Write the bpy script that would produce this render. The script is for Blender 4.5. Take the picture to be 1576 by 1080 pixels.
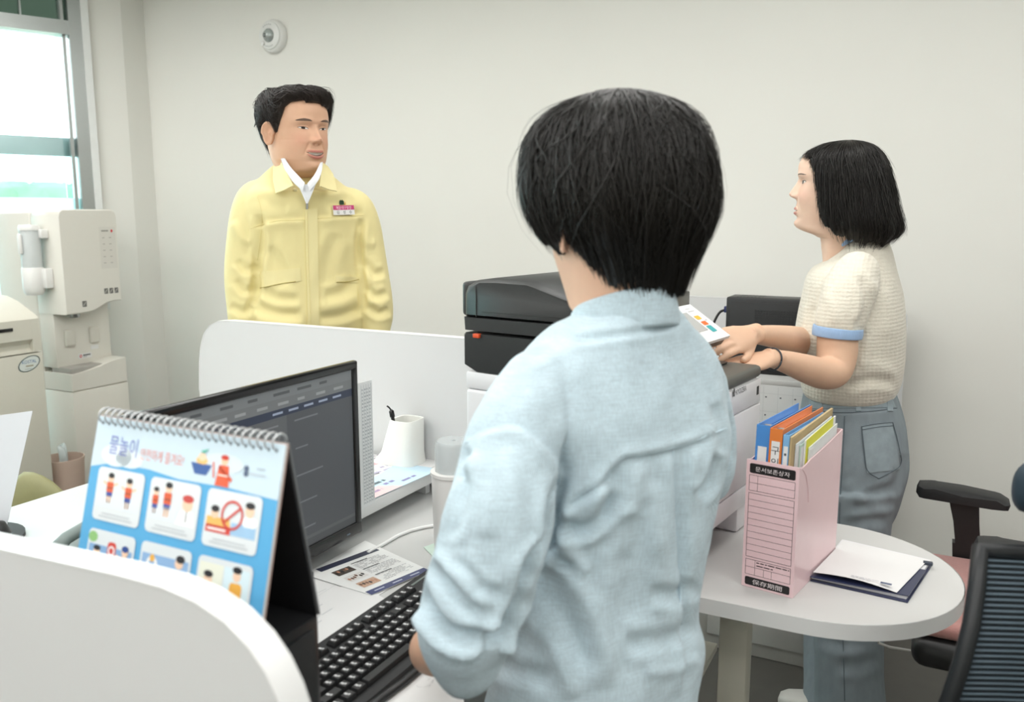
import bpy, bmesh, math, random
import numpy as np
from mathutils import Vector, Matrix
from mathutils.bvhtree import BVHTree

# ------------------------------------------------------------------ clear
for o in list(bpy.data.objects):
    bpy.data.objects.remove(o, do_unlink=True)
scene = bpy.context.scene
COL = scene.collection
random.seed(7)
RNG = np.random.default_rng(7)

# ------------------------------------------------------------------ camera (image taken as 1576 x 1080)
FPX, CX, CY = 1300.0, 788.0, 540.0
PITCH, YAW, CAMH = math.radians(9.0), math.radians(27.0), 1.38
cam_d = bpy.data.cameras.new('camera')
cam = bpy.data.objects.new('camera', cam_d)
COL.objects.link(cam)
cam_d.sensor_width = 36.0
cam_d.sensor_fit = 'HORIZONTAL'
cam_d.lens = FPX / 1576.0 * 36.0
cam_d.clip_start = 0.05
cam.location = (0, 0, CAMH)
cam.rotation_euler = (math.radians(90) - PITCH, 0, YAW)
cam_d.dof.use_dof = True
cam_d.dof.focus_distance = 1.95
cam_d.dof.aperture_fstop = 4.5
scene.camera = cam

# ------------------------------------------------------------------ world: bright overcast sky
world = bpy.data.worlds.new('sky')
scene.world = world
world.use_nodes = True
_bg = world.node_tree.nodes['Background']
_bg.inputs[0].default_value = (0.93, 0.985, 1.0, 1)
_bg.inputs[1].default_value = 7.0

# ------------------------------------------------------------------ exposure
vs = scene.view_settings
scene.display_settings.display_device = 'sRGB'
vs.view_transform = 'Standard'
vs.look = 'None'
vs.exposure = 0.16
vs.gamma = 1.0
vs.use_curve_mapping = False

# ------------------------------------------------------------------ ceiling lamps of the office (area lamps under their fixtures)
CEIL = 2.62
LAMPS = [(x, y) for y in (-1.9, -0.7, 0.5, 2.0) for x in (-3.6, -2.0, -0.4, 1.2)]
for _i, (_x, _y) in enumerate(LAMPS):
    ld = bpy.data.lights.new('ceiling_lamp_offscreen', 'AREA')
    ld.shape = 'RECTANGLE'
    ld.size, ld.size_y = 1.16, 0.56
    ld.energy = 11.6
    ld.color = (1.0, 0.985, 0.965)
    lo = bpy.data.objects.new('ceiling_lamp_offscreen', ld)
    lo.location = (_x, _y, CEIL - 0.045)
    COL.objects.link(lo)

# ------------------------------------------------------------------ pixel helpers: a pixel gives a direction only
_fw = np.array([-math.sin(YAW) * math.cos(PITCH), math.cos(YAW) * math.cos(PITCH), -math.sin(PITCH)])
_rt = np.array([math.cos(YAW), math.sin(YAW), 0.0])
_up = np.cross(_rt, _fw)
CAMP = np.array([0, 0, CAMH])

def ray(x, y):
    return _fw + _rt * (x - CX) / FPX - _up * (y - CY) / FPX

def onz(x, y, z):
    r = ray(x, y); return CAMP + r * ((z - CAMH) / r[2])

def onX(x, y, X):
    r = ray(x, y); return CAMP + r * (X / r[0])

def onY(x, y, Y):
    r = ray(x, y); return CAMP + r * (Y / r[1])

def onplane(x, y, p0, n):
    r = ray(x, y); n = np.array(n, float); return CAMP + r * (((np.array(p0, float) - CAMP) @ n) / (r @ n))

def atd(x, y, d):
    return CAMP + ray(x, y) * d

def projv(P):
    v = np.asarray(P) - CAMP
    d = v @ _fw
    return CX + FPX * (v @ _rt) / d, CY - FPX * (v @ _up) / d, d

# ------------------------------------------------------------------ materials
def lin(h):
    if isinstance(h, str):
        h = h.lstrip('#')
        c = [int(h[i:i + 2], 16) / 255 for i in (0, 2, 4)]
        return tuple(((v / 12.92) if v <= 0.04045 else ((v + 0.055) / 1.055) ** 2.4) for v in c)
    return tuple(h)

MATS = {}
def mat(name, col=None, rough=0.5, metal=0.0, var=0.03, vscale=30.0, bump=0.0, bscale=200.0, spec=0.5,
        attr=None, emit=0.0, sheen=0.0, sss=0.0, coat=0.0, stretch=None, wave=None, trans=0.0, alpha=1.0):
    """procedural principled material: base colour (or colour attribute) with noise variation and fine relief"""
    if name in MATS:
        return MATS[name]
    m = bpy.data.materials.new(name)
    m.use_nodes = True
    nt = m.node_tree
    N, L = nt.nodes, nt.links
    b = N['Principled BSDF']
    tc = N.new('ShaderNodeTexCoord')
    src = tc.outputs['Object']
    if stretch:
        mp = N.new('ShaderNodeMapping')
        mp.inputs['Scale'].default_value = stretch
        L.new(src, mp.inputs[0]); src = mp.outputs[0]
    nz = N.new('ShaderNodeTexNoise')
    nz.inputs['Scale'].default_value = vscale
    nz.inputs['Detail'].default_value = 4
    L.new(src, nz.inputs['Vector'])
    mr = N.new('ShaderNodeMapRange')
    mr.inputs['To Min'].default_value = 1 - var * 1.6
    mr.inputs['To Max'].default_value = 1 + var * 1.6
    L.new(nz.outputs['Fac'], mr.inputs['Value'])
    mx = N.new('ShaderNodeMix'); mx.data_type = 'RGBA'; mx.blend_type = 'MULTIPLY'
    mx.inputs['Factor'].default_value = 1.0
    if attr:
        a = N.new('ShaderNodeAttribute'); a.attribute_name = attr
        L.new(a.outputs['Color'], mx.inputs['A'])
    else:
        mx.inputs['A'].default_value = (*lin(col), 1)
    L.new(mr.outputs[0], mx.inputs['B'])
    L.new(mx.outputs['Result'], b.inputs['Base Color'])
    b.inputs['Roughness'].default_value = rough
    b.inputs['Metallic'].default_value = metal
    b.inputs['Specular IOR Level'].default_value = spec
    if sheen:
        b.inputs['Sheen Weight'].default_value = sheen
    if sss:
        b.inputs['Subsurface Weight'].default_value = sss
        b.inputs['Subsurface Radius'].default_value = (0.012, 0.005, 0.003)
        b.inputs['Subsurface Scale'].default_value = 0.6
    if coat:
        b.inputs['Coat Weight'].default_value = coat
        b.inputs['Coat Roughness'].default_value = 0.15
    if trans:
        b.inputs['Transmission Weight'].default_value = trans
    if alpha < 1:
        b.inputs['Alpha'].default_value = alpha
    if emit:
        L.new(mx.outputs['Result'], b.inputs['Emission Color'])
        b.inputs['Emission Strength'].default_value = emit
    if bump:
        bz = N.new('ShaderNodeTexNoise')
        bz.inputs['Scale'].default_value = bscale
        bz.inputs['Detail'].default_value = 3
        L.new(src, bz.inputs['Vector'])
        h = bz.outputs['Fac']
        if wave:
            # woven relief: two crossed wave bands
            acc = None
            for ax in ('X', 'Z'):
                w = N.new('ShaderNodeTexWave'); w.bands_direction = ax
                w.inputs['Scale'].default_value = wave
                w.inputs['Distortion'].default_value = 2.0
                w.inputs['Detail Scale'].default_value = 2.0
                L.new(tc.outputs['Object'], w.inputs['Vector'])
                ad = N.new('ShaderNodeMath'); ad.operation = 'MULTIPLY_ADD'
                ad.inputs[1].default_value = 0.5
                L.new(w.outputs['Fac'], ad.inputs[0]); L.new(acc or h, ad.inputs[2])
                acc = ad.outputs[0]
            h = acc
        bp = N.new('ShaderNodeBump')
        bp.inputs['Strength'].default_value = bump
        bp.inputs['Distance'].default_value = 0.002
        L.new(h, bp.inputs['Height'])
        L.new(bp.outputs[0], b.inputs['Normal'])
    MATS[name] = m
    return m

# ------------------------------------------------------------------ mesh builder
class MB:
    def __init__(s):
        s.v = []; s.f = []; s.n = 0; s.cols = None

    def add(s, V, F):
        V = np.asarray(V, float).reshape(-1, 3)
        s.v.append(V)
        k = s.n
        s.f.extend([tuple(i + k for i in f) for f in F])
        s.n += len(V)
        return s

    def box(s, c, d, bev=0.0, seg=2, R=None):
        """box centre c, full size d, optional bevel"""
        bm = bmesh.new()
        bmesh.ops.create_cube(bm, size=1.0)
        for v in bm.verts:
            v.co = Vector((v.co.x * d[0], v.co.y * d[1], v.co.z * d[2]))
        if bev > 0:
            bmesh.ops.bevel(bm, geom=list(bm.edges), offset=min(bev, min(d) * 0.49), segments=seg, affect='EDGES', profile=0.5)
        return s.bm(bm, c, R)

    def bx(s, x0, x1, y0, y1, z0, z1, bev=0.0, seg=2):
        return s.box(((x0 + x1) / 2, (y0 + y1) / 2, (z0 + z1) / 2), (abs(x1 - x0), abs(y1 - y0), abs(z1 - z0)), bev, seg)

    def bm(s, bm, c=(0, 0, 0), R=None):
        V = np.array([v.co[:] for v in bm.verts])
        if R is not None:
            V = V @ np.array(R).T
        V = V + np.array(c)
        bm.verts.index_update()
        F = [[v.index for v in f.verts] for f in bm.faces]
        bm.free()
        return s.add(V, F)

    def loft(s, rings, cap=True, close=True):
        n = len(rings[0]); V = np.concatenate(rings); F = []
        for i in range(len(rings) - 1):
            for j in range(n if close else n - 1):
                k = (j + 1) % n
                F.append((i * n + j, i * n + k, (i + 1) * n + k, (i + 1) * n + j))
        if cap and close:
            F.append(tuple(range(n - 1, -1, -1)))
            F.append(tuple((len(rings) - 1) * n + j for j in range(n)))
        return s.add(V, F)

    def tube(s, path, rad, n=10, cap=True, flat=None, ref=(0, 0, 1)):
        """swept tube; rad scalar/list; flat = factor across the second axis"""
        P = np.asarray(path, float); m = len(P)
        rad = np.broadcast_to(np.asarray(rad, float), (m,)) if np.ndim(rad) < 1 else np.asarray(rad, float)
        T = np.gradient(P, axis=0); T /= np.linalg.norm(T, axis=1)[:, None] + 1e-12
        u = np.cross(np.array(ref, float), T[0])
        if np.linalg.norm(u) < 1e-3:
            u = np.cross((1, 0, 0), T[0])
        u /= np.linalg.norm(u)
        rings = []
        fl = 1.0 if flat is None else flat
        fl = np.broadcast_to(np.asarray(fl, float), (m,))
        for i in range(m):
            u = u - T[i] * (u @ T[i]); u /= np.linalg.norm(u)
            w = np.cross(T[i], u)
            a = np.linspace(0, 2 * math.pi, n, endpoint=False)
            rings.append(P[i] + rad[i] * (np.cos(a)[:, None] * u + fl[i] * np.sin(a)[:, None] * w))
        return s.loft(rings, cap)

    def cyl(s, c, r, h, n=24, r2=None, axis='z'):
        r2 = r if r2 is None else r2
        a = np.linspace(0, 2 * math.pi, n, endpoint=False)
        R = lambda rr, z: np.stack([rr * np.cos(a), rr * np.sin(a), np.full(n, z)], 1)
        rs = [R(r, 0), R(r2, h)]
        if axis == 'x': rs = [q[:, [2, 0, 1]] for q in rs]
        if axis == 'y': rs = [q[:, [1, 2, 0]] for q in rs]
        return s.loft([q + np.array(c) for q in rs])

    def lathe(s, c, prof, n=32, sx=1, sy=1, M=None):
        a = np.linspace(0, 2 * math.pi, n, endpoint=False)
        rings = [np.stack([r * sx * np.cos(a), r * sy * np.sin(a), np.full(n, z)], 1) for r, z in prof]
        if M is not None:
            rings = [q @ np.array(M).T for q in rings]
        return s.loft([q + np.array(c) for q in rings])

    def prism(s, poly, O, U, V, h, bev=0.0):
        """2D polygon in plane O,U,V extruded by h along UxV (both ways from O: 0..h)"""
        O, U, V = (np.array(q, float) for q in (O, U, V))
        N = np.cross(U, V)
        p = np.asarray(poly, float)
        area = 0.5 * np.sum(p[:, 0] * np.roll(p[:, 1], -1) - p[:, 1] * np.roll(p[:, 0], -1))
        if area < 0: p = p[::-1]
        base = O + p[:, :1] * U + p[:, 1:] * V
        if bev <= 0:
            return s.loft([base, base + N * h])
        c = p.mean(0)
        q = p + (c - p) / (np.linalg.norm(c - p, axis=1)[:, None] + 1e-9) * bev
        ins = O + q[:, :1] * U + q[:, 1:] * V
        return s.loft([ins, base + N * bev, base + N * (h - bev), ins + N * h])

    def mesh(s, name, off=None):
        me = bpy.data.meshes.new(name)
        V = np.concatenate(s.v) if s.v else np.zeros((0, 3))
        if off is not None:
            V = V - np.array(off)
        me.from_pydata(V.tolist(), [], s.f)
        me.update()
        return me

def setprops(o, label=None, cat=None, group=None, kind=None):
    if label: o['label'] = label
    if cat: o['category'] = cat
    if group: o['group'] = group
    if kind: o['kind'] = kind
    return o

def wpos(o):
    p = np.zeros(3)
    while o is not None:
        p = p + np.array(o.location[:]); o = o.parent
    return p

def link(name, me, m, parent=None, loc=(0, 0, 0), smooth=None):
    if m is not None and not me.materials:
        for q in (m if isinstance(m, (list, tuple)) else [m]):
            me.materials.append(q)
    if smooth == 'all':
        me.shade_smooth()
    elif smooth:
        me.shade_smooth()
        me.set_sharp_from_angle(angle=math.radians(smooth))
    o = bpy.data.objects.new(name, me)
    o.location = loc
    o.parent = parent
    COL.objects.link(o)
    return o

def part(name, mb, m, parent, smooth=40, label=None, kind=None):
    """mesh given in world coordinates, made a child of parent (unrotated chain)"""
    o = link(name, mb.mesh(name, wpos(parent)), m, parent, smooth=smooth)
    return setprops(o, label=label, kind=kind)

def thing(name, loc, label, cat, group=None):
    o = bpy.data.objects.new(name, None)
    o.empty_display_size = 0.05
    o.location = loc
    COL.objects.link(o)
    return setprops(o, label, cat, group)

def solo(name, mb, m, loc, label, cat, group=None, smooth=40, kind=None):
    o = link(name, mb.mesh(name, loc), m, None, loc, smooth)
    return setprops(o, label, cat, group, kind)

def struct(name, mb, m, parent=None, smooth=None):
    o = link(name, mb.mesh(name, wpos(parent) if parent else None), m, parent, smooth=smooth)
    if parent is None: o['kind'] = 'structure'
    return o

def copy_tree(o, loc=None, parent=None):
    c = o.copy(); COL.objects.link(c)
    if parent is not None: c.parent = parent
    if loc is not None: c.location = loc
    for ch in o.children:
        copy_tree(ch, None, c)
    return c

# ------------------------------------------------------------------ flat print: coloured shapes and lettering on one plane
_tcache = {}
def text_tris(body):
    if body in _tcache: return _tcache[body]
    cu = bpy.data.curves.new('t', 'FONT'); cu.body = body; cu.resolution_u = 2
    cu.align_x = 'LEFT'
    o = bpy.data.objects.new('t', cu); COL.objects.link(o)
    dg = bpy.context.evaluated_depsgraph_get()
    me = bpy.data.meshes.new_from_object(o.evaluated_get(dg))
    V = np.array([v.co[:2] for v in me.vertices]).reshape(-1, 2)
    F = [tuple(p.vertices) for p in me.polygons]
    bpy.data.objects.remove(o); bpy.data.meshes.remove(me); bpy.data.curves.remove(cu)
    _tcache[body] = (V, F)
    return V, F

class Print:
    def __init__(s, O, U, V, step=0.00012):
        s.O, s.U, s.V = (np.array(q, float) for q in (O, U, V))
        s.U = s.U / np.linalg.norm(s.U); s.V = s.V / np.linalg.norm(s.V)
        s.N = np.cross(s.U, s.V); s.step = step; s.k = 1
        s.P = []; s.F = []; s.C = []; s.n = 0

    def poly(s, pts, col, F=None, layer=None):
        p = np.asarray(pts, float)
        if len(p) == 0: return s
        if F is None:
            F = [tuple(range(len(p)))]
            a = np.sum(p[:, 0] * np.roll(p[:, 1], -1) - p[:, 1] * np.roll(p[:, 0], -1))
            if a < 0: F = [f[::-1] for f in F]
        s.P.append(s.O + p[:, :1] * s.U + p[:, 1:2] * s.V + s.N * s.step * (layer if layer is not None else s.k))
        s.F += [tuple(i + s.n for i in f) for f in F]
        s.C.append(np.tile(np.array([*lin(col), 1.0]), (len(p), 1)))
        s.n += len(p)
        return s

    def up(s): s.k += 1; return s

    def rect(s, x0, y0, x1, y1, col): return s.poly([(x0, y0), (x1, y0), (x1, y1), (x0, y1)], col)

    def rrect(s, x0, y0, x1, y1, r, col):
        p = []
        for cx, cy, a0 in ((x1 - r, y0 + r, -90), (x1 - r, y1 - r, 0), (x0 + r, y1 - r, 90), (x0 + r, y0 + r, 180)):
            for a in np.radians(np.linspace(a0, a0 + 90, 5)):
                p.append((cx + r * math.cos(a), cy + r * math.sin(a)))
        return s.poly(p, col)

    def ell(s, cx, cy, rx, ry, col, n=18, rot=0):
        a = np.linspace(0, 2 * math.pi, n, endpoint=False)
        x, y = rx * np.cos(a), ry * np.sin(a)
        c, q = math.cos(rot), math.sin(rot)
        return s.poly(np.stack([cx + x * c - y * q, cy + x * q + y * c], 1), col)

    def ring(s, cx, cy, r, w, col, n=32):
        a = np.linspace(0, 2 * math.pi, n, endpoint=False)
        p = np.concatenate([np.stack([cx + q * np.cos(a), cy + q * np.sin(a)], 1) for q in (r - w, r)])
        return s.poly(p, col, [(i, n + i, n + (i + 1) % n, (i + 1) % n)[::1] for i in range(n)])

    def line(s, x0, y0, x1, y1, w, col):
        d = np.array([x1 - x0, y1 - y0], float); d /= np.linalg.norm(d); q = np.array([-d[1], d[0]]) * w / 2
        a, b = np.array([x0, y0]), np.array([x1, y1])
        return s.poly([a - q, b - q, b + q, a + q], col)

    def text(s, body, x, y, size, col, align='l', squeeze=1.0, width=None):
        V, F = text_tris(body)
        if len(V) == 0: return s
        w = V[:, 0].max()
        k = size
        sx = k * squeeze
        if width: sx = width / w
        dx = 0 if align == 'l' else (-w * sx / 2 if align == 'c' else -w * sx)
        return s.poly(np.stack([V[:, 0] * sx + x + dx, V[:, 1] * k + y], 1), col, F)

    def scribble(s, x0, y0, x1, y1, rows, col, seed=0, h=0.5, dens=0.85):
        """rows of short dashes standing for small print too fine to read"""
        r = random.Random(seed); dy = (y1 - y0) / rows
        for i in range(rows):
            x = x0; y = y1 - (i + 0.5) * dy; xe = x0 + (x1 - x0) * (1 if i < rows - 1 else r.uniform(.4, .9))
            while x < xe:
                w = r.uniform(.5, 2.2) * dy
                if r.random() < dens: s.rect(x, y - dy * h / 2, min(x + w, xe), y + dy * h / 2, col)
                x += w + dy * .35
        return s

    def build(s, name, parent, m):
        V = np.concatenate(s.P) - wpos(parent)
        me = bpy.data.meshes.new(name); me.from_pydata(V.tolist(), [], s.F); me.update()
        ca = me.color_attributes.new('Col', 'FLOAT_COLOR', 'POINT')
        ca.data.foreach_set('color', np.concatenate(s.C).astype(np.float32).ravel())
        return link(name, me, m, parent)

M_PRINT = mat('printed_ink', attr='Col', rough=0.55, var=0.01)
M_INKGLOSS = mat('glossy_printed_ink', attr='Col', rough=0.3, var=0.01)
# ================================================================== the room
M_WALL = mat('painted_plaster_wall', '#e8e7e1', 0.65, var=0.012, vscale=3, bump=0.06, bscale=500)
M_WALL2 = mat('painted_column', '#e8e7e1', 0.65, var=0.012, vscale=3, bump=0.06, bscale=500)
M_CEIL = mat('ceiling_board', '#f2f2ee', 0.8, var=0.02, vscale=60, bump=0.2, bscale=300)
M_FLOOR = mat('grey_vinyl_floor', '#565550', 0.45, var=0.08, vscale=14, bump=0.04, bscale=120)
M_ALU = mat('brushed_aluminium_frame', '#a9adab', 0.35, 0.75, var=0.04, vscale=60, stretch=(1, 1, 12))
M_RUBBER = mat('dark_gasket', '#4a4f50', 0.7)

YW = 3.30                                # back wall plane
kc = np.array([-3.87, 3.157])           # outer corner of the column by the window
wd = np.array([0.42, 0.907]); wd /= np.linalg.norm(wd)   # run of the window wall
wn = np.array([wd[1], -wd[0]])           # its inward normal
XR, YF = 3.2, -2.6
WEND = 5.6                               # length of the window wall
we = kc - wd * WEND

def wp(s, z, out=0.0):
    """point on the window wall: s metres back from the column corner, z up, out towards the room"""
    p = kc - wd * s + wn * out
    return np.array([p[0], p[1], z])

def slab(mb, s0, s1, z0, z1, o0, o1):
    V = [wp(s, z, o) for s in (s0, s1) for z in (z0, z1) for o in (o0, o1)]
    F = [(0, 1, 3, 2), (4, 6, 7, 5), (0, 4, 5, 1), (2, 3, 7, 6), (0, 2, 6, 4), (1, 5, 7, 3)]
    return mb.add(V, F)

struct('wall_back', MB().bx(-3.87, XR + 0.12, YW, YW + 0.12, 0, CEIL), M_WALL)
struct('wall_right', MB().bx(XR, XR + 0.12, YF, YW, 0, CEIL), M_WALL)
struct('wall_front', MB().bx(we[0] - 0.2, XR + 0.12, YF - 0.12, YF, 0, CEIL), M_WALL)
fl = MB().add([(we[0] - .3, YF - .12, 0), (XR + .12, YF - .12, 0), (XR + .12, YW + .12, 0), (-4.2, YW + .12, 0), (-4.35, 2.9, 0),
               (we[0] - .3, YF - .12, -.1), (XR + .12, YF - .12, -.1), (XR + .12, YW + .12, -.1), (-4.2, YW + .12, -.1), (-4.35, 2.9, -.1)],
              [(0, 1, 2, 3, 4), (9, 8, 7, 6, 5), (0, 5, 6, 1), (1, 6, 7, 2), (2, 7, 8, 3), (3, 8, 9, 4), (4, 9, 5, 0)])
struct('floor', fl, M_FLOOR)
cl = MB().add([(we[0] - .3, YF - .12, CEIL), (XR + .12, YF - .12, CEIL), (XR + .12, YW + .12, CEIL), (-4.4, YW + .12, CEIL),
               (we[0] - .3, YF - .12, CEIL + .1), (XR + .12, YF - .12, CEIL + .1), (XR + .12, YW + .12, CEIL + .1), (-4.4, YW + .12, CEIL + .1)],
              [(3, 2, 1, 0), (4, 5, 6, 7), (0, 1, 5, 4), (1, 2, 6, 5), (2, 3, 7, 6), (3, 0, 4, 7)])
struct('ceiling', cl, M_CEIL)
struct('trim_1', MB().bx(-3.86, XR, YW - 0.012, YW - 0.0005, 0, 0.08, 0.003), mat('grey_skirting', '#8b8c88', 0.5))

# window geometry from the picture: heights on the window wall plane
wn3 = np.array([wn[0], wn[1], 0.0]); w0 = wp(0, 0)
def wz(px, py):
    return onplane(px, py, w0, wn3)
def ws(px, py=200):
    p = wz(px, py); return float((kc - p[:2]) @ wd)
S_J0, S_J1 = ws(140), ws(117)            # jamb between column and panes
Z_T0, Z_T1 = wz(118, 55)[2], wz(118, 34)[2]   # transom
WIN_END = 2.9
# wall_left: solid column piece up to the jamb, then below the sill and beyond the window
wl = MB()
slab(wl, 0.0, S_J0, 0, CEIL, -0.14, 0.0)
slab(wl, S_J0, WIN_END, 0, 0.12, -0.14, 0.0)
slab(wl, WIN_END, WEND + .1, 0, CEIL, -0.14, 0.0)
wl.add([(kc[0], kc[1], 0), (-3.87, YW + .1, 0), (-4.05, YW + .1, 0), (kc[0] - .12, kc[1] + .05, 0),
        (kc[0], kc[1], CEIL), (-3.87, YW + .1, CEIL), (-4.05, YW + .1, CEIL), (kc[0] - .12, kc[1] + .05, CEIL)],
       [(0, 1, 2, 3), (4, 7, 6, 5), (0, 4, 5, 1), (1, 5, 6, 2), (2, 6, 7, 3), (3, 7, 4, 0)])
struct('wall_left', wl, M_WALL2)

def glass_mat(name, tint, gloss, frost=0.0):
    m = bpy.data.materials.new(name); m.use_nodes = True
    N, L = m.node_tree.nodes, m.node_tree.links
    N.remove(N['Principled BSDF'])
    out = N['Material Output']
    tr = N.new('ShaderNodeBsdfTransparent'); tr.inputs[0].default_value = (*tint, 1)
    gl = N.new('ShaderNodeBsdfGlossy'); gl.inputs['Roughness'].default_value = 0.05
    fr = N.new('ShaderNodeFresnel'); fr.inputs[0].default_value = gloss
    nz = N.new('ShaderNodeTexNoise'); nz.inputs['Scale'].default_value = 3
    bp = N.new('ShaderNodeBump'); bp.inputs['Strength'].default_value = 0.01; L.new(nz.outputs['Fac'], bp.inputs['Height'])
    L.new(bp.outputs[0], gl.inputs['Normal'])
    mx = N.new('ShaderNodeMixShader')
    L.new(fr.outputs[0], mx.inputs[0]); L.new(tr.outputs[0], mx.inputs[1]); L.new(gl.outputs[0], mx.inputs[2])
    last = mx
    if frost:
        tl = N.new('ShaderNodeBsdfTranslucent'); tl.inputs[0].default_value = (*[min(1, t * 1.15) for t in tint], 1)
        m2 = N.new('ShaderNodeMixShader'); m2.inputs[0].default_value = frost
        L.new(mx.outputs[0], m2.inputs[1]); L.new(tl.outputs[0], m2.inputs[2]); last = m2
    L.new(last.outputs[0], out.inputs[0])
    return m
M_GLASS = glass_mat('teal_tinted_glass', (0.90, 0.97, 0.97), 1.4)
M_GLASS2 = glass_mat('teal_tinted_outer_glass', (0.84, 0.95, 0.95), 1.3)
M_GLASS_DK = glass_mat('grey_green_glass', (0.10, 0.125, 0.105), 1.4)
M_FILM = glass_mat('pale_teal_film', (0.80, 0.93, 0.93), 1.3, 0.85)

win = MB(); slab(win, S_J0, S_J1, 0.12, CEIL, -0.12, 0.02)
w1 = struct('window_1', win, M_ALU)
part('jamb_cover', slab(MB(), S_J0 - .022, S_J0 + .012, 0.9, CEIL, 0.002, 0.03), mat('white_cover_strip', '#dfe1df', 0.45), w1)
part('transom', slab(MB(), S_J1, WIN_END, Z_T0, Z_T1, -0.10, 0.01), M_ALU, w1)
part('sill', slab(MB(), S_J1, WIN_END, 0.12, 0.18, -0.12, 0.02), M_ALU, w1)
part('head_rail', slab(MB(), S_J1, WIN_END, CEIL - .05, CEIL, -0.12, 0.01), M_ALU, w1)
s_m = ws(111)
part('mullion', slab(MB(), s_m - .008, s_m + .008, 0.18, Z_T0, -0.055, -0.02), M_ALU, w1)
for k in range(1, 4):
    part('mullion', slab(MB(), s_m + .62 * k, s_m + .62 * k + .045, 0.18, Z_T0, -0.07, -0.01), M_ALU, w1)
part('mullion', slab(MB(), ws(97, 20), ws(92, 20), Z_T1, CEIL - .05, -0.08, 0.0), M_ALU, w1)
part('mullion', slab(MB(), ws(33, 10), ws(31, 10), Z_T1, CEIL - .05, -0.08, -0.02), M_ALU, w1)
part('upper_pane', slab(MB(), S_J1, WIN_END, Z_T1, CEIL - .05, -0.05, -0.044), M_GLASS_DK, w1)
part('pane', slab(MB(), s_m, WIN_END, 0.18, Z_T0, -0.04, -0.034), M_GLASS, w1)
part('pane', slab(MB(), S_J1, s_m + .03, 0.18, Z_T0, -0.09, -0.084), M_GLASS, w1)
# outer sash rail seen through the pane and the film on the lower glass
zr0, zr1 = wz(60, 237)[2], wz(60, 207)[2]
part('sash_rail', slab(MB(), S_J1, WIN_END, zr0, zr1, -0.13, -0.10), mat('grey_sash', '#b3b7b5', 0.5), w1)
part('outer_pane', slab(MB(), S_J1, WIN_END, 0.18, zr0, -0.118, -0.112), M_GLASS2, w1)
part('film', slab(MB(), S_J1, WIN_END, 0.18, wz(60, 304)[2], -0.060, -0.056), M_FILM, w1)

# outside: pavement, far hedge line
struct('ground_outside', MB().bx(-60, -5.2, -40, 60, -3.3, -3.2), mat('pale_pavement', '#bcbdb7', 0.9, var=0.1, vscale=1))
hb = MB()
for k in range(26):
    c = onplane(-260 + k * 16, 0, (-24, 8, 0), wn3)
    hb.lathe((c[0], c[1], 0), [(0.2, -3.2), (0.62, -2.4), (0.75, 1.0), (0.6, 2.0 + .12 * math.sin(k * 2.3)), (0.3, 2.2 + .1 * math.sin(k * 1.7)), (0.02, 2.3)], 8)
setprops(link('hedge_row', hb.mesh('hedge_row'), mat('far_hedge', '#6d8468', 0.9, var=0.3, vscale=2, bump=0.5, bscale=4), smooth='all'),
         'distant clipped hedge beyond the window glass', 'hedge', kind='stuff')

# ceiling light fixtures
for k, (x, y) in enumerate(LAMPS):
    t = thing('ceiling_light', (x, y, CEIL), 'flat white ceiling light panel with metal frame', 'ceiling light', 'ceiling light panels')
    fr = MB()
    for sx in (-1, 1):
        fr.box((x + sx * .6, y, CEIL - .012), (.02, .64, .024), .003)
    for sy in (-1, 1):
        fr.box((x, y + sy * .31, CEIL - .012), (1.22, .02, .024), .003)
    part('frame', fr, mat('white_metal_frame', '#eeeeee', 0.4), t)
    part('diffuser', MB().box((x, y, CEIL - .012), (1.18, .6, .008)), mat('light_diffuser', '#f4f4f2', 0.6), t)

# round emergency lamp on the back wall
c = onY(416, 55, YW - .03)
t = thing('wall_detector', (c[0], YW, c[2]), 'round white emergency light unit mounted high on the wall', 'detector')
Rm = np.array([[1, 0, 0], [0, 0, -1], [0, 1, 0]])   # lathe axis to -y
M_WPL = mat('white_plastic', '#e9e9e6', 0.35, var=0.01)
part('base', MB().lathe((c[0], YW, c[2]), [(.078, 0), (.080, .012), (.074, .026), (.066, .032)], 40, M=Rm), M_WPL, t)
part('face', MB().lathe((c[0], YW, c[2]), [(.066, .032), (.063, .040), (.034, .044), (.031, .040)], 40, M=Rm), mat('white_plastic_2', '#e4e5e2', 0.3), t)
part('lens', MB().lathe((c[0], YW, c[2]), [(.031, .038), (.030, .048), (.022, .058), (.010, .063), (.001, .064)], 32, M=Rm), mat('clear_grey_lens', '#aeb5b3', 0.08, 0.3), t)
part('lamp_core', MB().lathe((c[0] - .006, YW, c[2] - .002), [(.009, .058), (.009, .066), (.004, .070), (.001, .071)], 14, M=Rm), mat('lens_core', '#757b7a', 0.2, 0.4), t)
part('test_button', MB().lathe((c[0] - .035, YW, c[2] - .034), [(.012, .038), (.010, .050), (.001, .053)], 14, M=Rm), M_WPL, t)
pr = Print((c[0], YW - .0425, c[2]), (1, 0, 0), (0, 0, 1))
for k, a in enumerate(np.radians([125, 112, 99, 86, 73])):
    pr.ell(.051 * math.cos(a), .051 * math.sin(a), .0034, .0026, '#9b9e9c', 8, a)
for k, a in enumerate(np.radians([-115, -105, -95, -85, -75, -65])):
    pr.ell(.051 * math.cos(a), .051 * math.sin(a), .003, .0022, '#9b9e9c', 8, a)
pr.build('lettering', t, M_PRINT)['kind'] = 'stuff'
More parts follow.
